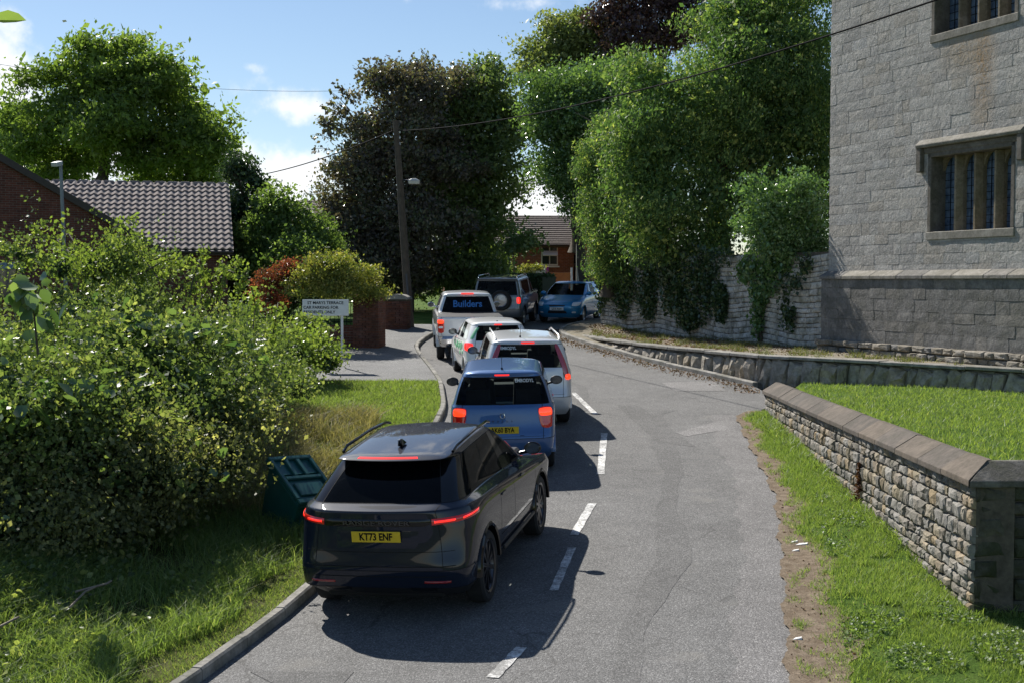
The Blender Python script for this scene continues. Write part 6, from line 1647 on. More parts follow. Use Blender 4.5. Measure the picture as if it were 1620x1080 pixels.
G_['nettle'] = leaf_mat('nettle_leaves', [(0, (.035, .042, .018)), (.45, (.07, .08, .03)), (.8, (.12, .12, .045)), (1, (.26, .24, .10))], trans=.45, rough=.5, gain=2.2)
G_['bigleaf'] = leaf_mat('broad_glossy_leaves', [(0, (.05, .11, .035)), (.5, (.09, .16, .05)), (1, (.18, .25, .09))], trans=.35, rough=.33, spec=1.0, gain=1.2)
G_['photinia'] = leaf_mat('red_tipped_leaves', [(0, (.05, .06, .02)), (.35, (.12, .05, .03)), (.7, (.36, .06, .04)), (1, (.45, .14, .09))], trans=.35, rough=.3)
G_['golden'] = leaf_mat('golden_leaves', [(0, (.07, .12, .02)), (.45, (.17, .20, .03)), (.85, (.40, .36, .07)), (1, (.5, .40, .15))], trans=.4)
G_['grass'] = leaf_mat('grass_blades', [(0, (.11, .18, .04)), (.5, (.18, .27, .06)), (.85, (.27, .34, .10)), (1, (.42, .40, .18))], trans=.42, rough=.5)
G_['lawn'] = leaf_mat('lawn_blades', [(0, (.12, .19, .04)), (.5, (.18, .26, .055)), (.9, (.25, .31, .08)), (1, (.38, .36, .16))], trans=.42, rough=.5)
G_['hay'] = leaf_mat('dry_grass', [(0, (0.120, 0.144, 0.042)), (.4, (0.228, 0.204, 0.084)), (1, (0.456, 0.360, 0.204))], trans=.3, rough=.6)
G_['deadleaf'] = leaf_mat('fallen_leaves', [(0, (.10, .05, .025)), (.5, (.21, .11, .05)), (1, (.34, .22, .11))], trans=.1, rough=.8)

def tree(name, label, cat, blobs, nc, per, size, rad, matk, trunk=None, ends=True, group='trees', **k):
    root = empty(name); tag(root, label, cat, group)
    lk = k.pop('lump', {}); fill = k.pop('fill', .5)
    lb = lumps(blobs, **lk)
    crown('crown', root, lb, int(nc * 1.25), int(per * 1.08), size * .70, rad * .66, G_[matk], **k)
    if fill: crown('inner_foliage', root, [(b[0], b[1], b[2], b[3] * .62, b[4] * .62, b[5] * .62) for b in blobs], int(nc * fill * .6), 16, size * .95, rad, G_[matk], out_=.3)
    if trunk:
        b, t, r = trunk; bl_ = sorted(blobs, key=lambda q: -q[3])[:7] if ends else []
        limbs(root, b, t, r, [(q[0], q[1], q[2]) for q in bl_], bark)
    return root
# robinia behind the bungalow
bl = blobs_px(60, [(190, 110, 82, 55), (120, 125, 62, 50, 1), (250, 118, 48, 50, -1), (85, 185, 62, 52), (170, 195, 75, 50, -2), (255, 205, 70, 45, 1), (318, 212, 56, 44), (285, 165, 48, 42, 1), (345, 248, 40, 30), (62, 225, 52, 48, 1), (130, 245, 55, 30, 2), (235, 255, 60, 24), (300, 258, 45, 22, 2), (215, 70, 34, 22), (135, 72, 36, 22), (40, 120, 26, 22), (190, 160, 60, 40, 2), (85, 280, 55, 26, 2), (240, 285, 62, 24, 2), (320, 285, 45, 24, 2), (20, 190, 30, 40, 2)])
tree('robinia_tree', 'tall spreading light green tree rising behind the bungalow roof', 'tree', bl, 1500, 34, .34, .52, 'robinia', trunk=(P(156, 330, 60), P(170, 200, 60), .40), flat=.35, aspect=2.4, out_=.6, droop=.2, fill=.3, lump=dict(per=10, r=(.28, .46), flat=.5, reach=(.35, .85)))
bl = blobs_px(78, [(20, 225, 50, 42), (-30, 240, 50, 50), (70, 262, 40, 24)])
tree('lime_tree', 'yellow green tree showing behind the gable edge under the tall tree', 'tree', bl, 260, 34, .34, .6, 'yellowgreen', trunk=(P(10, 420, 78), P(10, 240, 78), .25), flat=.5)
bl = blobs_px(52, [(382, 330, 32, 60), (378, 400, 34, 60), (372, 268, 22, 24), (390, 450, 40, 40), (398, 290, 14, 18)])
tree('evergreen_tree', 'dark evergreen against the right hand end of the bungalow', 'tree', bl, 420, 36, .22, .35, 'dark', trunk=(P(382, 480, 52), P(382, 300, 52), .2))
bl = blobs_px(50, [(440, 372, 46, 46), (488, 385, 40, 40), (428, 320, 26, 26), (455, 335, 26, 22), (425, 410, 40, 40), (505, 410, 34, 34), (450, 420, 50, 40, -2)])
tree('garden_tree', 'small bright green garden tree between bungalow and dark trees', 'tree', bl, 620, 34, .20, .36, 'mid', trunk=(P(450, 500, 50), P(450, 370, 50), .16))
# the dark pair over the road
bl = blobs_px(54, [(640, 175, 62, 60), (590, 235, 52, 55), (700, 170, 56, 58, 2), (560, 300, 52, 52), (620, 300, 72, 70), (680, 260, 60, 80, 1), (545, 360, 44, 52), (600, 390, 66, 60), (665, 370, 80, 80), (570, 420, 50, 40, -1), (535, 395, 34, 50), (620, 450, 60, 40, 1), (610, 135, 30, 24), (660, 120, 26, 22)])
tree('copper_tree', 'dark bronze leaved tree behind the telegraph pole', 'tree', bl, 1900, 34, .22, .42, 'copper', trunk=(P(640, 500, 54), P(650, 260, 54), .34), out_=.5)
t_ = bpy.data.objects[-1] if False else None
bl = blobs_px(56, [(760, 140, 44, 44), (735, 215, 60, 60), (790, 200, 40, 60, 1), (770, 280, 62, 60), (720, 330, 60, 70), (778, 350, 44, 55), (740, 420, 70, 50), (826, 388, 22, 20, -2), (700, 430, 50, 50), (775, 440, 40, 28)])
tree('maple_tree', 'dark green broad leaved tree overhanging the parked off-road car', 'tree', bl, 1500, 34, .24, .42, 'maple', trunk=(P(735, 505, 56), P(740, 260, 56), .34), out_=.5)
# twigs sticking out of the copper tree's crown on the sky side
root = [o for o in COL.objects if o.name.startswith('copper_tree')][0]
m = MB(); lv_pts = []
rs_ = random.Random(4)
for i in range(46):
    a = rs_.uniform(-.2, 2.6); c0 = P(620, 250, 54); c0 = Vector((c0.x, c0.y, c0.z)); dirv = Vector((-math.cos(a) if a < 1.6 else -math.cos(a), rs_.uniform(-.3, .3), math.sin(a) + .25)).normalized()
    s_ = c0 + Vector((dirv.x * 2.4, dirv.y, dirv.z * 2.9)); e_ = s_ + dirv * rs_.uniform(.5, 1.3)
    m.tube([s_, s_.lerp(e_, .5) + Vector((0, 0, .08)), e_], [.02, .014, .005], 5)
    for k in range(26): lv_pts.append(tuple(s_.lerp(e_, rs_.random() ** .8) + Vector((rs_.gauss(0, .09), rs_.gauss(0, .09), rs_.gauss(0, .09)))))
m.build('twigs', bark, root)['kind'] = 'stuff'
v, f, t = leaf_quads(np.array(lv_pts), .2, 1.5, .2, rng.random(len(lv_pts))); link('outer_leaves', np_mesh('outer_leaves', v, f, 4, tint=t), G_['copper'], root)
# laurel column left of the yews
bl = blobs_px(50, [(912, 150, 66, 60), (868, 190, 36, 55), (955, 130, 60, 50, 1), (908, 225, 66, 60), (880, 275, 40, 52), (935, 275, 56, 56, 1), (905, 318, 40, 28), (990, 140, 60, 50, 2), (960, 220, 60, 60, 2)])
tree('laurel_tree', 'tall glossy laurel glittering beside the clipped yew', 'tree', bl, 1600, 34, .17, .36, 'holly', trunk=(P(925, 470, 51), P(910, 300, 51), .25), out_=.55)
bl = blobs_px(62, [(880, 70, 48, 45), (930, 60, 46, 44), (900, 120, 60, 45), (850, 110, 32, 32), (965, 100, 40, 50)])
tree('pale_tree', 'pale green tree topping the laurel against the sky', 'tree', bl, 520, 34, .26, .5, 'pale', trunk=(P(910, 400, 62), P(905, 130, 62), .3))
bl = blobs_px(60, [(1030, 45, 85, 55), (980, 10, 40, 40), (1090, 30, 60, 45), (1050, -40, 90, 50)])
tree('copper_beech', 'purple leaved beech behind the top of the yews', 'tree', bl, 620, 34, .24, .48, 'beech', trunk=(P(1040, 420, 60), P(1040, 60, 60), .35))
# yews over the churchyard wall
bl = blobs_px(44.5, [(942, 270, 20, 60), (962, 340, 34, 80), (980, 250, 36, 70), (968, 415, 26, 56), (1000, 330, 46, 90, .5), (985, 425, 38, 40), (965, 200, 22, 24)])
tree('clipped_yew', 'narrow dense yew with a clipped upright edge beside the bend', 'tree', bl, 1500, 34, .13, .24, 'yew', trunk=(P(960, 470, 44.6), P(960, 330, 44.6), .22), flat=.8, droop=.3, out_=.7, aspect=2.6, dirbias=(-.2, -.3, -.5), lump=dict(per=14, r=(.26, .5), flat=.5, reach=(.4, .9)))
bl = blobs_px(41, [(1100, 155, 80, 75), (1010, 200, 60, 70), (1180, 110, 100, 90, 1), (1260, 90, 70, 100, 2), (1060, 260, 80, 70), (1150, 240, 90, 80, 1), (1250, 230, 80, 90, 1.5), (1040, 340, 70, 60, -.5), (1120, 340, 80, 66), (1210, 330, 80, 70, 1), (1280, 330, 60, 70, 1.5), (1175, 30, 90, 60, 2), (1240, 0, 90, 60, 3), (1290, 160, 50, 60, 2), (1050, 390, 60, 26), (1110, 400, 60, 22), (1020, 130, 46, 50, 1), (1065, 195, 70, 60, 1.5), (1010, 270, 50, 70, .5), (1190, 190, 80, 80, 2), (1290, 250, 50, 80, 2), (1230, 150, 60, 70, 3)])
tree('yew_tree', 'huge drooping yew spreading over the churchyard wall', 'tree', bl, 3500, 28, .18, .32, 'yew', trunk=(P(1130, 420, 42), P(1140, 180, 42), .5), flat=.7, droop=.4, out_=.72, aspect=3.0, dirbias=(-.2, -.3, -.6), lump=dict(per=20, r=(.20, .44), flat=.38, reach=(.45, 1.08)), fill=1.3)
# glossy ivy bush leaning over the wall by the tower
bl = blobs_px(35.5, [(1245, 318, 42, 30), (1208, 345, 32, 34), (1268, 350, 28, 46), (1228, 385, 34, 24), (1275, 290, 20, 18), (1188, 300, 18, 18), (1262, 400, 26, 20), (1286, 392, 20, 26)])
bl = [q for q in bl if q[0] < 8.1 or True]
tree('ivy_bush', 'glossy light leaved bush over the wall against the tower', 'bush', bl, 420, 34, .13, .22, 'ivybright', group='plants on the churchyard wall', out_=.55, lump=dict(per=13, r=(.22, .5), flat=.5, reach=(.5, 1.15)))
# ivy hanging on the wall face
def on_wall(px, py, out=.06):
    d = ray(px, py); o = Vector((0, 0, CAMZ)); best = None
    for a, b in zip(YW, YW[1:]):
        A = Vector((*a, 0)); B = Vector((*b, 0)); u_ = (B - A).normalized(); n_ = Vector((u_.y, -u_.x, 0)); den = d.dot(n_)
        if abs(den) < 1e-6: continue
        t = (A + n_ * out - o).dot(n_) / den; p = o + d * t; s = (p - A).dot(u_)
        if -.01 <= s <= (B - A).length + .01 and t > 0 and (best is None or t < best[0]): best = (t, p, n_)
    return best
def ivy_patch(name, label, polys, n, matk, size=.10, thick=.14, group='plants on the churchyard wall', cat='ivy'):
    pts = []
    while len(pts) < n:
        pl = polys[rng.integers(len(polys))]; cx_, cy_, rx_, ry_ = pl; a = rng.random() * 6.283; r = rng.random() ** .5
        px_, py_ = cx_ + rx_ * r * math.cos(a), cy_ + ry_ * r * math.sin(a) * (1 if True else 1)
        w = on_wall(px_, py_, .03)
        if w is None: continue
        if w[1].z < 2.42 : continue
        pts.append(tuple(w[1] + w[2] * abs(rng.normal()) * thick + Vector((0, 0, rng.normal() * .05))))
    v, f, t = leaf_quads(np.array(pts), size, 1.2, .1, rng.random(len(pts)) * .7 + .3 * np.sin(np.arange(len(pts)) * .01) ** 2, dirs=np.tile([0, -.2, -.8], (len(pts), 1)))
    o = link(name, np_mesh(name, v, f, 4, tint=t), G_[matk]); tag(o, label, cat, group); return o
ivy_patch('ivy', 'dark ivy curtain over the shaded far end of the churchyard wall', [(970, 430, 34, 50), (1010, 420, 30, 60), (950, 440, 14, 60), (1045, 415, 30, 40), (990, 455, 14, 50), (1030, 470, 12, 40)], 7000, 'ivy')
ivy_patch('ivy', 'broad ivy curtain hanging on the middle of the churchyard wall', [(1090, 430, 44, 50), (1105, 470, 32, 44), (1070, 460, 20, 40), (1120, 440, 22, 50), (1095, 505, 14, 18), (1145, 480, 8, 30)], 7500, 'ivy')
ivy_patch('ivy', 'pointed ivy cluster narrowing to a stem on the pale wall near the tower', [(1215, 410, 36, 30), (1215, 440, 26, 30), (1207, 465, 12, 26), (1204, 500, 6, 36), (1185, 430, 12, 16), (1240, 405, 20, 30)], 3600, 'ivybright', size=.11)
ivy_patch('ivy', 'thin ragged ivy trailing between the pale wall and the tower corner', [(1245, 470, 4, 50), (1262, 450, 10, 14), (1255, 505, 6, 20), (1150, 405, 14, 16), (1278, 420, 10, 20)], 900, 'ivy')
m = MB(); a_ = on_wall(1203, 540, .06)[1]; b_ = on_wall(1206, 450, .06)[1]; m.tube([a_, a_.lerp(b_, .5) + Vector((-.03, 0, 0)), b_], [.07, .05, .03], 8)
o = m.build('ivy_trunk', bark, None, smooth=True); o.name = 'climbing_ivy'; tag(o, 'thick old ivy stem climbing the pale wall', 'ivy')
# hedge in front of the far houses
def hedge(name, label, pts, w, z0, z1, n, size, matk):
    Q = []
    A, B = Vector(pts[0]), Vector(pts[1]); u_ = (B - A).normalized(); n_ = Vector((u_.y, -u_.x, 0)); L = (B - A).length
    for _ in range(n):
        t = rng.random() * L; s = rng.random(); 
        if s < .6: o_ = w / 2 + rng.normal() * .05; z = lerp(z0, z1, rng.random())
        else: o_ = (rng.random() - .5) * w; z = z1 + rng.normal() * .05
        p = A + u_ * t + n_ * o_; Q.append((p.x, p.y, z))
    v, f, t = leaf_quads(np.array(Q), size, 1.5, .3, rng.random(n)); r = empty(name); tag(r, label, 'hedge', 'hedges')
    link('crown', np_mesh('crown', v, f, 4, tint=t), G_[matk], r)
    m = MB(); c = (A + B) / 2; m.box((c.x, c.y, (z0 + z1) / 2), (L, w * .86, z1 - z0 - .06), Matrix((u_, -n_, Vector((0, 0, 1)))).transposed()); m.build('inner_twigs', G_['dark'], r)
h0 = P(826, 470, 54); h1 = P(872, 470, 54)
hedge('hedge', 'dark clipped hedge between the off-road car and the orange fence', ((h0.x - .3, 55, 0), (h1.x - .1, 53.5, 0)), .9, 2.7, P(0, 437, 54).z, 4200, .12, 'dark')
bl = blobs_px(57, [(838, 428, 12, 9), (852, 425, 8, 8), (828, 432, 8, 8)]); tree('flowering_bush', 'small yellow green bush above the far hedge', 'bush', bl, 60, 24, .12, .15, 'golden', group='garden shrubs')
# red tipped and golden shrubs over the railings
bl = blobs_px(38.5, [(440, 438, 30, 16), (424, 452, 18, 18), (462, 426, 24, 12), (490, 418, 16, 8), (430, 478, 18, 20)])
tree('red_shrub', 'shrub with red young leaves above the railings', 'shrub', bl, 230, 30, .10, .18, 'photinia', group='garden shrubs', fill=.2)
bl = blobs_px(38.0, [(520, 430, 40, 24), (490, 425, 26, 18), (560, 440, 34, 24), (588, 462, 20, 16), (570, 462, 24, 14), (540, 455, 50, 20), (500, 450, 40, 22), (535, 412, 22, 12)])
tree('golden_shrub', 'yellow and green shrub spilling over the brick pillar', 'shrub', bl, 460, 30, .10, .20, 'golden', group='garden shrubs')
bl = blobs_px(39.5, [(520, 450, 60, 26), (470, 470, 40, 20), (440, 485, 30, 30)]); tree('green_shrub', 'dark green shrub filling the space behind the railings', 'shrub', bl, 200, 30, .12, .22, 'dark', group='garden shrubs')

# ------------------------------------------------------------------ the overgrown left bank
rsb = random.Random(3)
def bush(name, label, items, matk, dens=1.0, size=.055, big=0, bigsize=.16, group='overgrown bushes on the left bank', rad=.16, shoots=0, per=26):
    """items: (px, py, D, rx, ry, rz) in pixels/metres"""
    root = empty(name); tag(root, label, 'bush', group); B = []
    for (px_, py_, D, rx_, ry_, rz_) in items: p = P(px_, py_, D); B.append((p.x, p.y, p.z - rz_ * .95, rx_, ry_, rz_))
    area = sum(b[3] * b[4] + b[3] * b[5] + b[4] * b[5] for b in B)
    nc = int(135 * area * dens); LB = lumps(B, 15, (.20, .42), .6, (.45, .84), -.5); crown('leaves', root, LB, nc, per, size, rad, G_[matk], flat=.8, out_=.6, up=.3, aspect=1.55, sp=.9)
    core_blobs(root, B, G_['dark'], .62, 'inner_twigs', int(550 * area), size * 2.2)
    if big:
        nb = max(3, big // 5); c, d = clusters(LB, nb * 6, .95); o_ = np.argsort(-(c[:, 2] - .25 * c[:, 1] + .25 * rng.random(len(c))))[:nb]; c, d = c[o_], d[o_]; pts = []
        for i in range(nb):
            for k in range(rsb.randint(9, 20)): pts.append(c[i] + d[i] * .05 + rng.normal(size=3) * np.array([1.7, 1.2, .6]) * bigsize)
        v, f, t = leaf_folded(np.array(pts), bigsize, 1.2, .72, rng.random(len(pts))); link('broad_leaves', np_mesh('broad_leaves', v, f, 4, tint=t), G_['bigleaf'], root)
    # arching shoots set with paired leaves
    if shoots:
        m = MB(); lp_ = []; ld = []
        c, d = clusters(B, shoots * 6, .9); k = np.argsort(-c[:, 2])[:shoots]
        for i in k:
            p0 = Vector(c[i]); az = rsb.uniform(0, 6.28); hd_ = Vector((math.cos(az), math.sin(az) * .6, 0)); L = rsb.uniform(.3, .6); pts = []
            for q in range(8): s_ = q / 7; pts.append(p0 + hd_ * L * .75 * s_ + Vector((0, 0, L * (.85 * s_ - .62 * s_ * s_))))
            m.tube(pts, [.007 - .0007 * q for q in range(8)], 4)
            for q in range(26):
                s_ = q / 26 * 6.99; a = pts[int(s_)].lerp(pts[int(s_) + 1], s_ % 1); o_ = Vector((rsb.gauss(0, .035), rsb.gauss(0, .035), rsb.gauss(0, .03))); lp_.append(tuple(a + o_))
        m.build('shoots', bark, root)['kind'] = 'stuff'
        v, f, t = leaf_quads(np.array(lp_), size * 1.25, 1.7, .35, np.clip(rng.random(len(lp_)) * .5 + .5, 0, 1)); link('shoot_leaves', np_mesh('shoot_leaves', v, f, 4, tint=t), G_['bramble'], root)
    return root
bush('nettle_bush', 'dark nettle thicket at the lower edge of the bank', [(40, 775, 14.9, 1.0, .8, .42), (150, 785, 15.4, .8, .7, .32), (-30, 725, 14.9, .9, .8, .45), (235, 780, 16.0, .5, .6, .26), (-190, 720, 14.9, 1.2, .9, .6), (-340, 700, 15.2, 1.2, 1.0, .7)], 'nettle', .9, .062, big=14, bigsize=.10, shoots=30)
bush('nettle_bush', 'nettle thicket sloping down to the tipped green bin', [(300, 700, 16.4, .6, .8, .42), (360, 685, 17.3, .40, .7, .34), (220, 665, 15.8, .8, .8, .55), (392, 630, 18.3, .32, .7, .36)], 'nettle', .9, .062, big=34, bigsize=.15, shoots=44)
bush('bramble_bush', 'deep green bramble mound halfway up the bank', [(60, 575, 15.8, 1.1, 1.0, .8), (160, 570, 16.6, 1.0, 1.0, .7), (-30, 545, 16.4, 1.0, 1.0, .8), (110, 675, 15.6, .8, .8, .42), (-170, 545, 16.8, 1.3, 1.1, 1.0), (-320, 540, 17.2, 1.3, 1.1, 1.0)], 'bramble', .85, .07, big=110, bigsize=.19, shoots=30)
bush('bramble_bush', 'bramble mound with broad shining leaves above the bin', [(260, 560, 17.8, .85, 1.0, .65), (335, 575, 18.8, .72, 1.0, .55), (390, 600, 20.0, .42, .8, .38), (200, 505, 18.2, .95, 1.0, .75)], 'bramble', .85, .07, big=130, bigsize=.2, shoots=30)
bush('bramble_bush', 'pale green bramble crest in front of the brick gable', [(10, 530, 18.0, .9, 1.0, .65), (110, 475, 19.0, .65, 1.0, .65), (165, 458, 20.0, .8, 1.2, .7), (-70, 500, 19.5, 1.0, 1.2, .8), (-210, 490, 20.0, 1.4, 1.3, .9), (-360, 500, 20.5, 1.4, 1.3, .9), (95, 520, 17.5, 1.0, 1.0, .7), (32, 392, 20, .42, .4, .11), (185, 398, 20.5, .3, .5, .22)], 'bramble', .9, .06, big=40, bigsize=.15, shoots=30)
bush('bramble_bush', 'leafy bramble crest in front of the pantiled bungalow', [(250, 485, 21.5, .8, 1.2, .65), (330, 500, 23.0, .8, 1.2, .55), (215, 455, 23.5, .4, 1.0, .3), (300, 508, 20.5, .9, 1.1, .65), (385, 500, 25, .65, 1.0, .5), (245, 412, 22, .45, .4, .12)], 'bramble', .9, .062, big=40, bigsize=.15, shoots=40)
bush('bramble_bush', 'low sunlit bramble edge below the street sign', [(410, 565, 22.5, .5, 1.0, .38), (365, 545, 21.2, .75, 1.0, .5), (445, 575, 25.5, .42, 1.0, .34), (415, 540, 26.5, .5, 1.0, .36), (470, 595, 24.8, .26, .7, .22)], 'bramble', .8, .07, big=14, bigsize=.19, shoots=22)
bush('sign_bush', 'bright yellow green bush growing up in front of the white notice board', [(500, 530, 30.5, .45, .6, .42), (462, 535, 29.5, .48, .7, .45), (488, 508, 31.5, .24, .4, .25), (518, 555, 29.8, .26, .5, .28)], 'yellowgreen', .85, .085, shoots=16)
bush('arching_bramble', 'tall arching bramble sprays standing up against the tiled roof', [(150, 400, 20.5, .35, .4, .30), (200, 392, 21.0, .35, .4, .22), (95, 405, 19.5, .3, .3, .2)], 'yellowgreen', 1.0, .06, shoots=10, group=None)
sp = [o for o in COL.objects if o.name.startswith('arching_bramble')][0]
m = MB(); pts_all = []
for arc in ([(268, 480), (300, 440), (350, 425), (372, 432)], [(20, 450), (30, 415), (60, 400), (82, 412)], [(215, 450), (232, 432), (262, 424)], [(400, 520), (404, 485), (398, 455)], [(430, 540), (436, 505), (440, 480)], [(318, 480), (320, 450), (322, 425)], [(342, 480), (350, 440), (352, 412)], [(372, 490), (380, 450), (392, 425)], [(250, 440), (232, 415), (262, 405), (290, 412)], [(140, 430), (122, 390), (100, 358), (75, 352), (55, 362), (48, 372)], [(128, 420), (110, 400), (88, 378), (66, 376)], [(150, 430), (158, 390), (178, 362), (200, 348), (216, 344)], [(155, 440), (178, 402), (205, 380), (228, 372)], [(300, 470), (306, 440), (318, 410), (322, 392)], [(330, 480), (348, 440), (372, 420), (380, 408)], [(60, 425), (30, 390), (2, 388), (-20, 400)], [(230, 430), (262, 412), (290, 408), (305, 416)]):
    P3 = [P(a, b, 20.5 + .4 * math.sin(i + a)) for i, (a, b) in enumerate(arc)]; m.tube(P3, [.014 - .0018 * i for i in range(len(P3))], 5)
    for i in range(190):
        s_ = rsb.random() * (len(P3) - 1.001); a = P3[int(s_)].lerp(P3[int(s_) + 1], s_ % 1); pts_all.append(tuple(a + Vector((rsb.gauss(0, .055), rsb.gauss(0, .06), rsb.gauss(-.03, .055)))))
m.build('long_shoots', bark, sp)['kind'] = 'stuff'
v, f, t = leaf_quads(np.array(pts_all), .068, 1.6, .35, np.clip(rng.random(len(pts_all)) * .6 + .3, 0, 1)); link('spray_leaves', np_mesh('spray_leaves', v, f, 4, tint=t), G_['yellowgreen'], sp)
# broad leaved sapling at the picture's edge
sap = empty('broadleaf_sapling'); tag(sap, 'sapling with large glossy leaves near the blue window blind', 'sapling', None); pts = []
m = MB(); s0, s1 = P(60, 560, 14.8), P(40, 440, 14.8); m.tube([s0, s0.lerp(s1, .5) + Vector((.03, 0, 0)), s1], [.014, .01, .004], 6); m.build('stem', bark, sap)
for i in range(46): a = s0.lerp(s1, .35 + .65 * rsb.random()); pts.append(tuple(a + Vector((rsb.gauss(0, .12), rsb.gauss(0, .12), rsb.gauss(0, .06)))))
v, f, t = leaf_folded(np.array(pts), .20, 1.25, .5, rng.random(len(pts))); link('leaves', np_mesh('leaves', v, f, 4, tint=t), G_['bigleaf'], sap)
# single out-of-reach leaf hanging near the lens at the top left corner
nl = empty('overhanging_leaf'); tag(nl, 'single green leaf hanging into the upper corner of the view', 'leaf')
lc = P(6, 30, 2.2); m = MB(); kk = 2.2 / F_PX
out_l = [(-22, 2), (-10, -10), (8, -13), (24, -8), (34, 2), (20, 6), (0, 7)]
V = [lc + Vector((a * kk, .004 * math.sin(i * 2), -b * kk)) for i, (a, b) in enumerate(out_l)] + [lc + Vector((2 * kk, .012, 0))]
bm = bmesh.new(); vs_ = [bm.verts.new(p) for p in V]
for i in range(7): bm.faces.new((vs_[i], vs_[(i + 1) % 7], vs_[7]))
me = bpy.data.meshes.new('leaf_blade'); bm.to_mesh(me); bm.free(); a = me.attributes.new('tint', 'FLOAT', 'POINT'); a.data.foreach_set('value', [.8] * 8); link('leaf_blade', me, G_['mid'], nl)
m = MB(); m.tube([lc + Vector((-22 * kk, 0, -2 * kk)), lc + Vector((-90 * kk, 0, 12 * kk)), lc + Vector((-400 * kk, .1, 200 * kk))], [.0009, .001, .003], 5); m.build('stem', bark, nl)

# ------------------------------------------------------------------ grasses
def blades(name, label, pts, zf, h, w, matk, lean=.35, hj=.5, seg2=False, tintf=None):
    n = len(pts); P_ = np.array([(x, y, zf(x, y) - .01) for x, y in pts]); a = rng.random(n) * 6.283; sd = np.c_[np.cos(a), np.sin(a), np.zeros(n)]
    H = (h * (1 - hj + 2 * hj * rng.random(n)))[:, None]; ln = rng.normal(size=(n, 3)) * lean * H; ln[:, 2] = 0; W = w * (.7 + .6 * rng.random(n))[:, None]
    up = np.array([0, 0, 1.0]); tint = rng.random(n) * .7 + (.3 * rng.random(n) if tintf is None else tintf(P_))
    if not seg2:
        v = np.stack([P_ - sd * W / 2, P_ + sd * W / 2, P_ + up * H + ln], 1).reshape(-1, 3); f = np.arange(3 * n).reshape(-1, 3); me = np_mesh(name, v, f, 3, tint=np.repeat(np.clip(tint, 0, 1), 3))
    else:
        mid = P_ + up * H * .6 + ln * .35; tip = P_ + up * H * .9 + ln * 1.2
        v = np.stack([P_ - sd * W / 2, P_ + sd * W / 2, mid + sd * W * .35, mid - sd * W * .35, tip, tip + sd * W * .02], 1).reshape(-1, 3); b = np.arange(n)[:, None] * 6
        f = np.hstack([b + [0, 1, 2, 3], b + [3, 2, 5, 4]]).reshape(-1, 4); me = np_mesh(name, v, f, 4, tint=np.repeat(np.clip(tint, 0, 1), 6))
    o = link(name, me, G_[matk]); tag(o, label, 'grass', kind='stuff'); return o
def scatter(n, test, x0, x1, y0, y1):
    out = []
    while len(out) < n:
        X = rng.uniform(x0, x1, n); Y = rng.uniform(y0, y1, n)
        for x, y in zip(X, Y):
            if test(x, y): out.append((x, y))
            if len(out) >= n: break
    return out
def nz(x, y, s=1.0): return math.sin(x * 2.3 * s + 1.7 * math.sin(y * 1.1 * s)) * math.cos(y * 1.9 * s + 1.3 * math.sin(x * 1.7 * s))
def vtest(x, y):
    d = x - xr(y); lim = earth_w(y) - .12 + .25 * rng.random() ** 2
    if d < lim: return False
    if y > 13.1 and x > 5.25: return False
    bare = nz(x, y, 1.3) + .5 * nz(x * 2.7, y * 2.3)
    if y < 17.5 and d < 1.7 and bare > .35: return rng.random() < .12
    return rng.random() < min(1, .35 + (d - lim) * 2)
blades('verge_grass', 'short green grass on the verge below the stone wall', scatter(60000, vtest, 2.4, 5.3, 13, 26.5), verge, .075, .013, 'grass', lean=.5)
blades('lawn_grass', 'bright mown grass at the lower edge of the picture', scatter(52000, vtest, 2.2, 7.2, 9.6, 13.2), verge, .055, .010, 'lawn', lean=.5)
blades('lawn_grass', 'sunlit lawn behind the stone wall', scatter(58000, lambda x, y: x > interp(LAWNX, y) + .05 and rng.random() < min(1, (19 / y) ** 2 + .25), 5, 14.5, 14, 30.6), lawn, .065, .020, 'lawn', lean=.5)
blades('wall_foot_weeds', 'taller weeds along the foot of the boundary wall', scatter(5000, lambda x, y: rng.random() < .5 + .5 * nz(1, y * 2), 4.72, 5.15, 13, 26), verge, .13, .016, 'grass', lean=.6, seg2=True)
def ltest(x, y):
    d = xl(y) - x
    return d > .14 and (y > 24 or d > .16)
blades('bank_grass', 'short grass strip beside the kerb', scatter(30000, lambda x, y: .13 < xl(y) - x < 1.5 and (nz(x * 2, y * 2) < .6 or rng.random() < .3), -6.5, -1.5, 9.5, 19), bank, .05, .010, 'lawn', lean=.6, tintf=lambda P_: .3)
def tuft_h(x, y): return bank(x, y)
blades('tall_grass', 'rank green grass at the foot of the bushes', scatter(36000, lambda x, y: .55 + .15 * math.sin(y * 2.7) < xl(y) - x < 3.2 and rng.random() < .5 + .5 * nz(x, y), -7.5, -2.0, 9.5, 19), bank, .22, .011, 'grass', lean=.55, seg2=True)
blades('lawn_grass', 'bright green lawn beside the pavement behind the hatchback', scatter(50000, lambda x, y: .13 < xl(y) - x < 4.5 and (y < 30.9), -6.5, -1.2, 21, 31), bank, .07, .020, 'lawn', lean=.5)
def hay(x, y): d = xl(y) - x; return .8 + (y - 18) * .05 < d < 3.4 and rng.random() < .5 + .5 * nz(x * 1.3, y)
blades('dry_grass', 'dry straw coloured long grass between bin and lawn', scatter(20000, hay, -6, -1.8, 17.5, 25), bank, .34, .012, 'hay', lean=.5, seg2=True)
blades('path_weeds', 'straggling weeds along the raised path', scatter(9000, lambda x, y: retx(y) + .1 < x < bankx(y) + .1 and (abs(x - bankx(y)) < .5 or nz(x * 2, y * 2) > .45), 2, 12, 25, 45), pathz, .11, .020, 'hay', lean=.7, tintf=lambda P_: -.25)
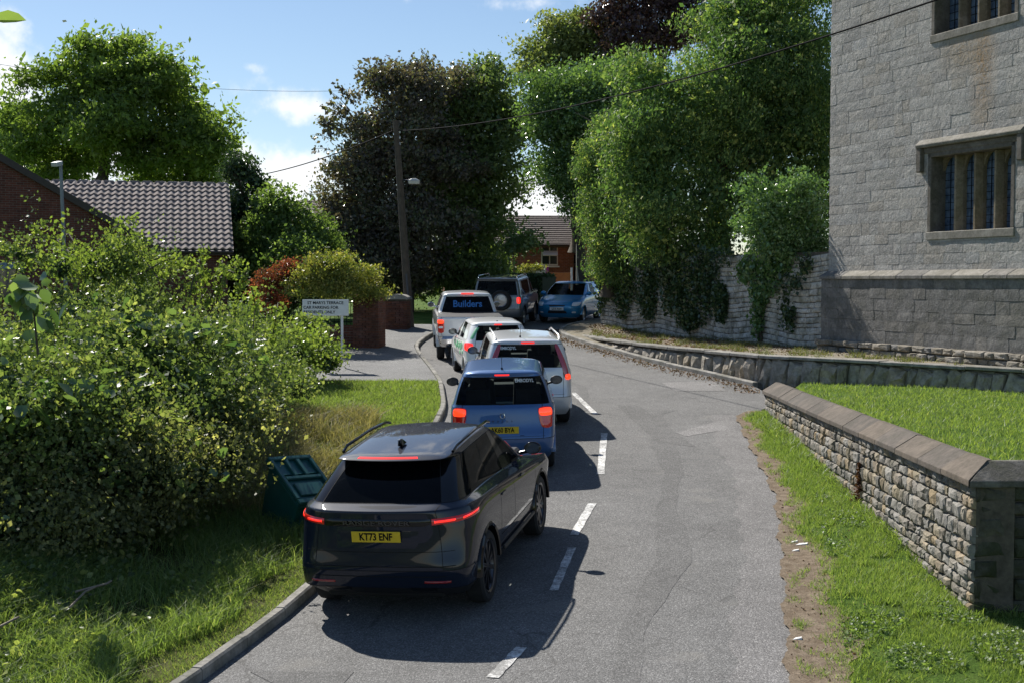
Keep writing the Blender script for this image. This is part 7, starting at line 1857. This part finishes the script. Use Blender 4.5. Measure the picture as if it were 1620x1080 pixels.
# fallen leaves along the kerb and on the raised path
blades('verge_grass', 'sparse tufts growing in the bare earth along the road edge', scatter(9500, lambda x, y: .03 < x - xr(y) < earth_w(y) + .08 and (nz(x * 4, y * 3.3) > .25 or x - xr(y) > earth_w(y) * (.55 + .4 * rng.random())), 1.5, 5.3, 9.5, 26.5), verge, .06, .012, 'grass', lean=.6)
def litter(name, label, pts, zf, size, matk='deadleaf'):
    P_ = np.array([(x, y, zf(x, y) + .012) for x, y in pts]); v, f, t = leaf_quads(P_, size, 1.4, .85, rng.random(len(pts)))
    o = link(name, np_mesh(name, v, f, 4, tint=t), G_[matk]); tag(o, label, 'leaves', kind='stuff')
litter('fallen_leaves', 'brown fallen leaves gathered along the right hand kerb', scatter(2600, lambda x, y: abs(x - xr(y) + .25) < abs(rng.normal()) * .28 and x < xr(y), 1, 6, 29.5, 45), lambda x, y: zr(x, y) + .004, .05)
litter('fallen_leaves', 'orange brown leaf litter on the raised path', scatter(5200, lambda x, y: retx(y) + .3 < x < bankx(y) and rng.random() < .25 + .75 * sstep(31, 38, y), 2, 9, 31, 46), pathz, .06)
litter('fallen_leaves', 'scattered dry leaves on the verge edge', scatter(700, lambda x, y: .0 < x - xr(y) < .9, 2.3, 5.5, 10, 26), lambda x, y: verge(x, y) + .01, .03)
litter('verge_weeds', 'low broad leaved weeds in the verge', scatter(5200, lambda x, y: x - xr(y) > .5 and x < 5.1 and nz(x * 1.8, y * 1.6) > .1, 2.6, 5.2, 11.5, 20), lambda x, y: verge(x, y) + .03, .038, 'mid')
# cow parsley heads by the bin, litter scraps, sticks
ump = empty('cow_parsley', (0, 0, 0)); tag(ump, 'white flat topped flower heads beside the green bin', 'flowers'); wv = []
m = MB()
for (a, b) in ((402, 628), (410, 640), (395, 650), (436, 678), (446, 676), (456, 680), (424, 690), (330, 640), (350, 700), (310, 760)):
    p = P(a, b, 18.2); m.tube([p - Vector((0, 0, .5)), p], [.006, .004], 4)
    for k in range(34): r_, th_ = .085 * rsb.random() ** .5, rsb.random() * 6.28; wv.append((p.x + r_ * math.cos(th_), p.y + r_ * math.sin(th_), p.z + rsb.gauss(0, .008)))
m.build('stems', G_['mid'], ump)['kind'] = 'stuff'
v, f, t = leaf_quads(np.array(wv), .024, 1.1, .8, rng.random(len(wv))); link('flower_heads', np_mesh('flower_heads', v, f, 4, tint=t), plain('white_petals', (.6, .62, .52), .7), ump)
M['paper'] = plain('paper', (.72, .71, .68), .7)
for i, (a, b, s_, lb_) in enumerate(((1268, 862, .085, 'largest white scrap of litter on the earth edge'), (1258, 872, .05, 'small white scrap of litter nearest the road'), (1256, 858, .05, 'little white scrap above the other litter'), (1261, 1012, .05, 'white scrap of litter at the lower verge edge'))):
    p = G(a, b, verge); m = MB(); m.hexa([p + Vector((s_ * x, s_ * y * .6, .012)) for x, y in ((-1, -.6), (.8, -1), (1.1, .5), (-.2, 1))], [p + Vector((s_ * x * .9, s_ * y * .5, .024 + .01 * x)) for x, y in ((-1, -.6), (.8, -1), (1.1, .5), (-.2, 1))])
    tag(m.build('litter_scrap', M['paper']), lb_, 'litter', 'scraps of litter')
sw = plain('dead_wood', (.26, .21, .16), .85, var=.3, bump=.5)
for (pp, lb_) in ((((120, 935), (170, 922), (176, 918)), 'short pale stick lying in the tall grass'), (((110, 960), (135, 935), (150, 928)), 'thin dead branch on the bank'), (((0, 990), (30, 975)), 'broken stick at the edge of the bank')):
    m = MB(); q_ = [G(a, b, lambda x, y: bank(x, y) + .25) for a, b in pp]; m.tube(q_, .012, 6); tag(m.build('stick', sw), lb_, 'stick', 'sticks in the grass')
p = G(1352, 800, verge); n_ = 520; c_ = np.array([4.86, p.y + .1, verge(4.86, p.y)]); hh_ = rng.random(n_)
pt2 = c_ + np.c_[rng.normal(size=n_) * .045 * (1.15 - hh_), rng.normal(size=n_) * .06 * (1.15 - hh_), hh_ * .62 - .02]
v, f, t = leaf_quads(pt2, .045, 1.8, .1, rng.random(n_)); dk = empty('dock_plant'); tag(dk, 'rust brown dried dock plant standing against the boundary wall', 'plant')
link('seed_heads', np_mesh('seed_heads', v, f, 4, tint=t), leaf_mat('rusty_seed_heads', [(0, (.07, .03, .015)), (.6, (.15, .06, .03)), (1, (.25, .12, .06))], trans=.15, rough=.8), dk)
m = MB(); m.tube([tuple(c_), tuple(c_ + np.array([.02, 0, .6]))], [.012, .005], 5); m.build('stem', bark, dk)
# low broad leaved weeds spreading from the bushes into the grass
wp_ = scatter(5200, lambda x, y: 1.1 < xl(y) - x < 5.0 and (nz(x * 1.4, y * 1.2) > .05 or xl(y) - x > 2.2), -8, -3, 10, 15.5)
P_ = np.array([(x, y, bank(x, y) + .06 + .16 * rng.random()) for x, y in wp_]); v, f, t = leaf_folded(P_, .075, 1.35, .6, rng.random(len(P_)))
o = link('bank_weeds', np_mesh('bank_weeds', v, f, 4, tint=t), G_['bramble']); tag(o, 'leafy weeds spreading through the rank grass below the nettles', 'weeds', kind='stuff')
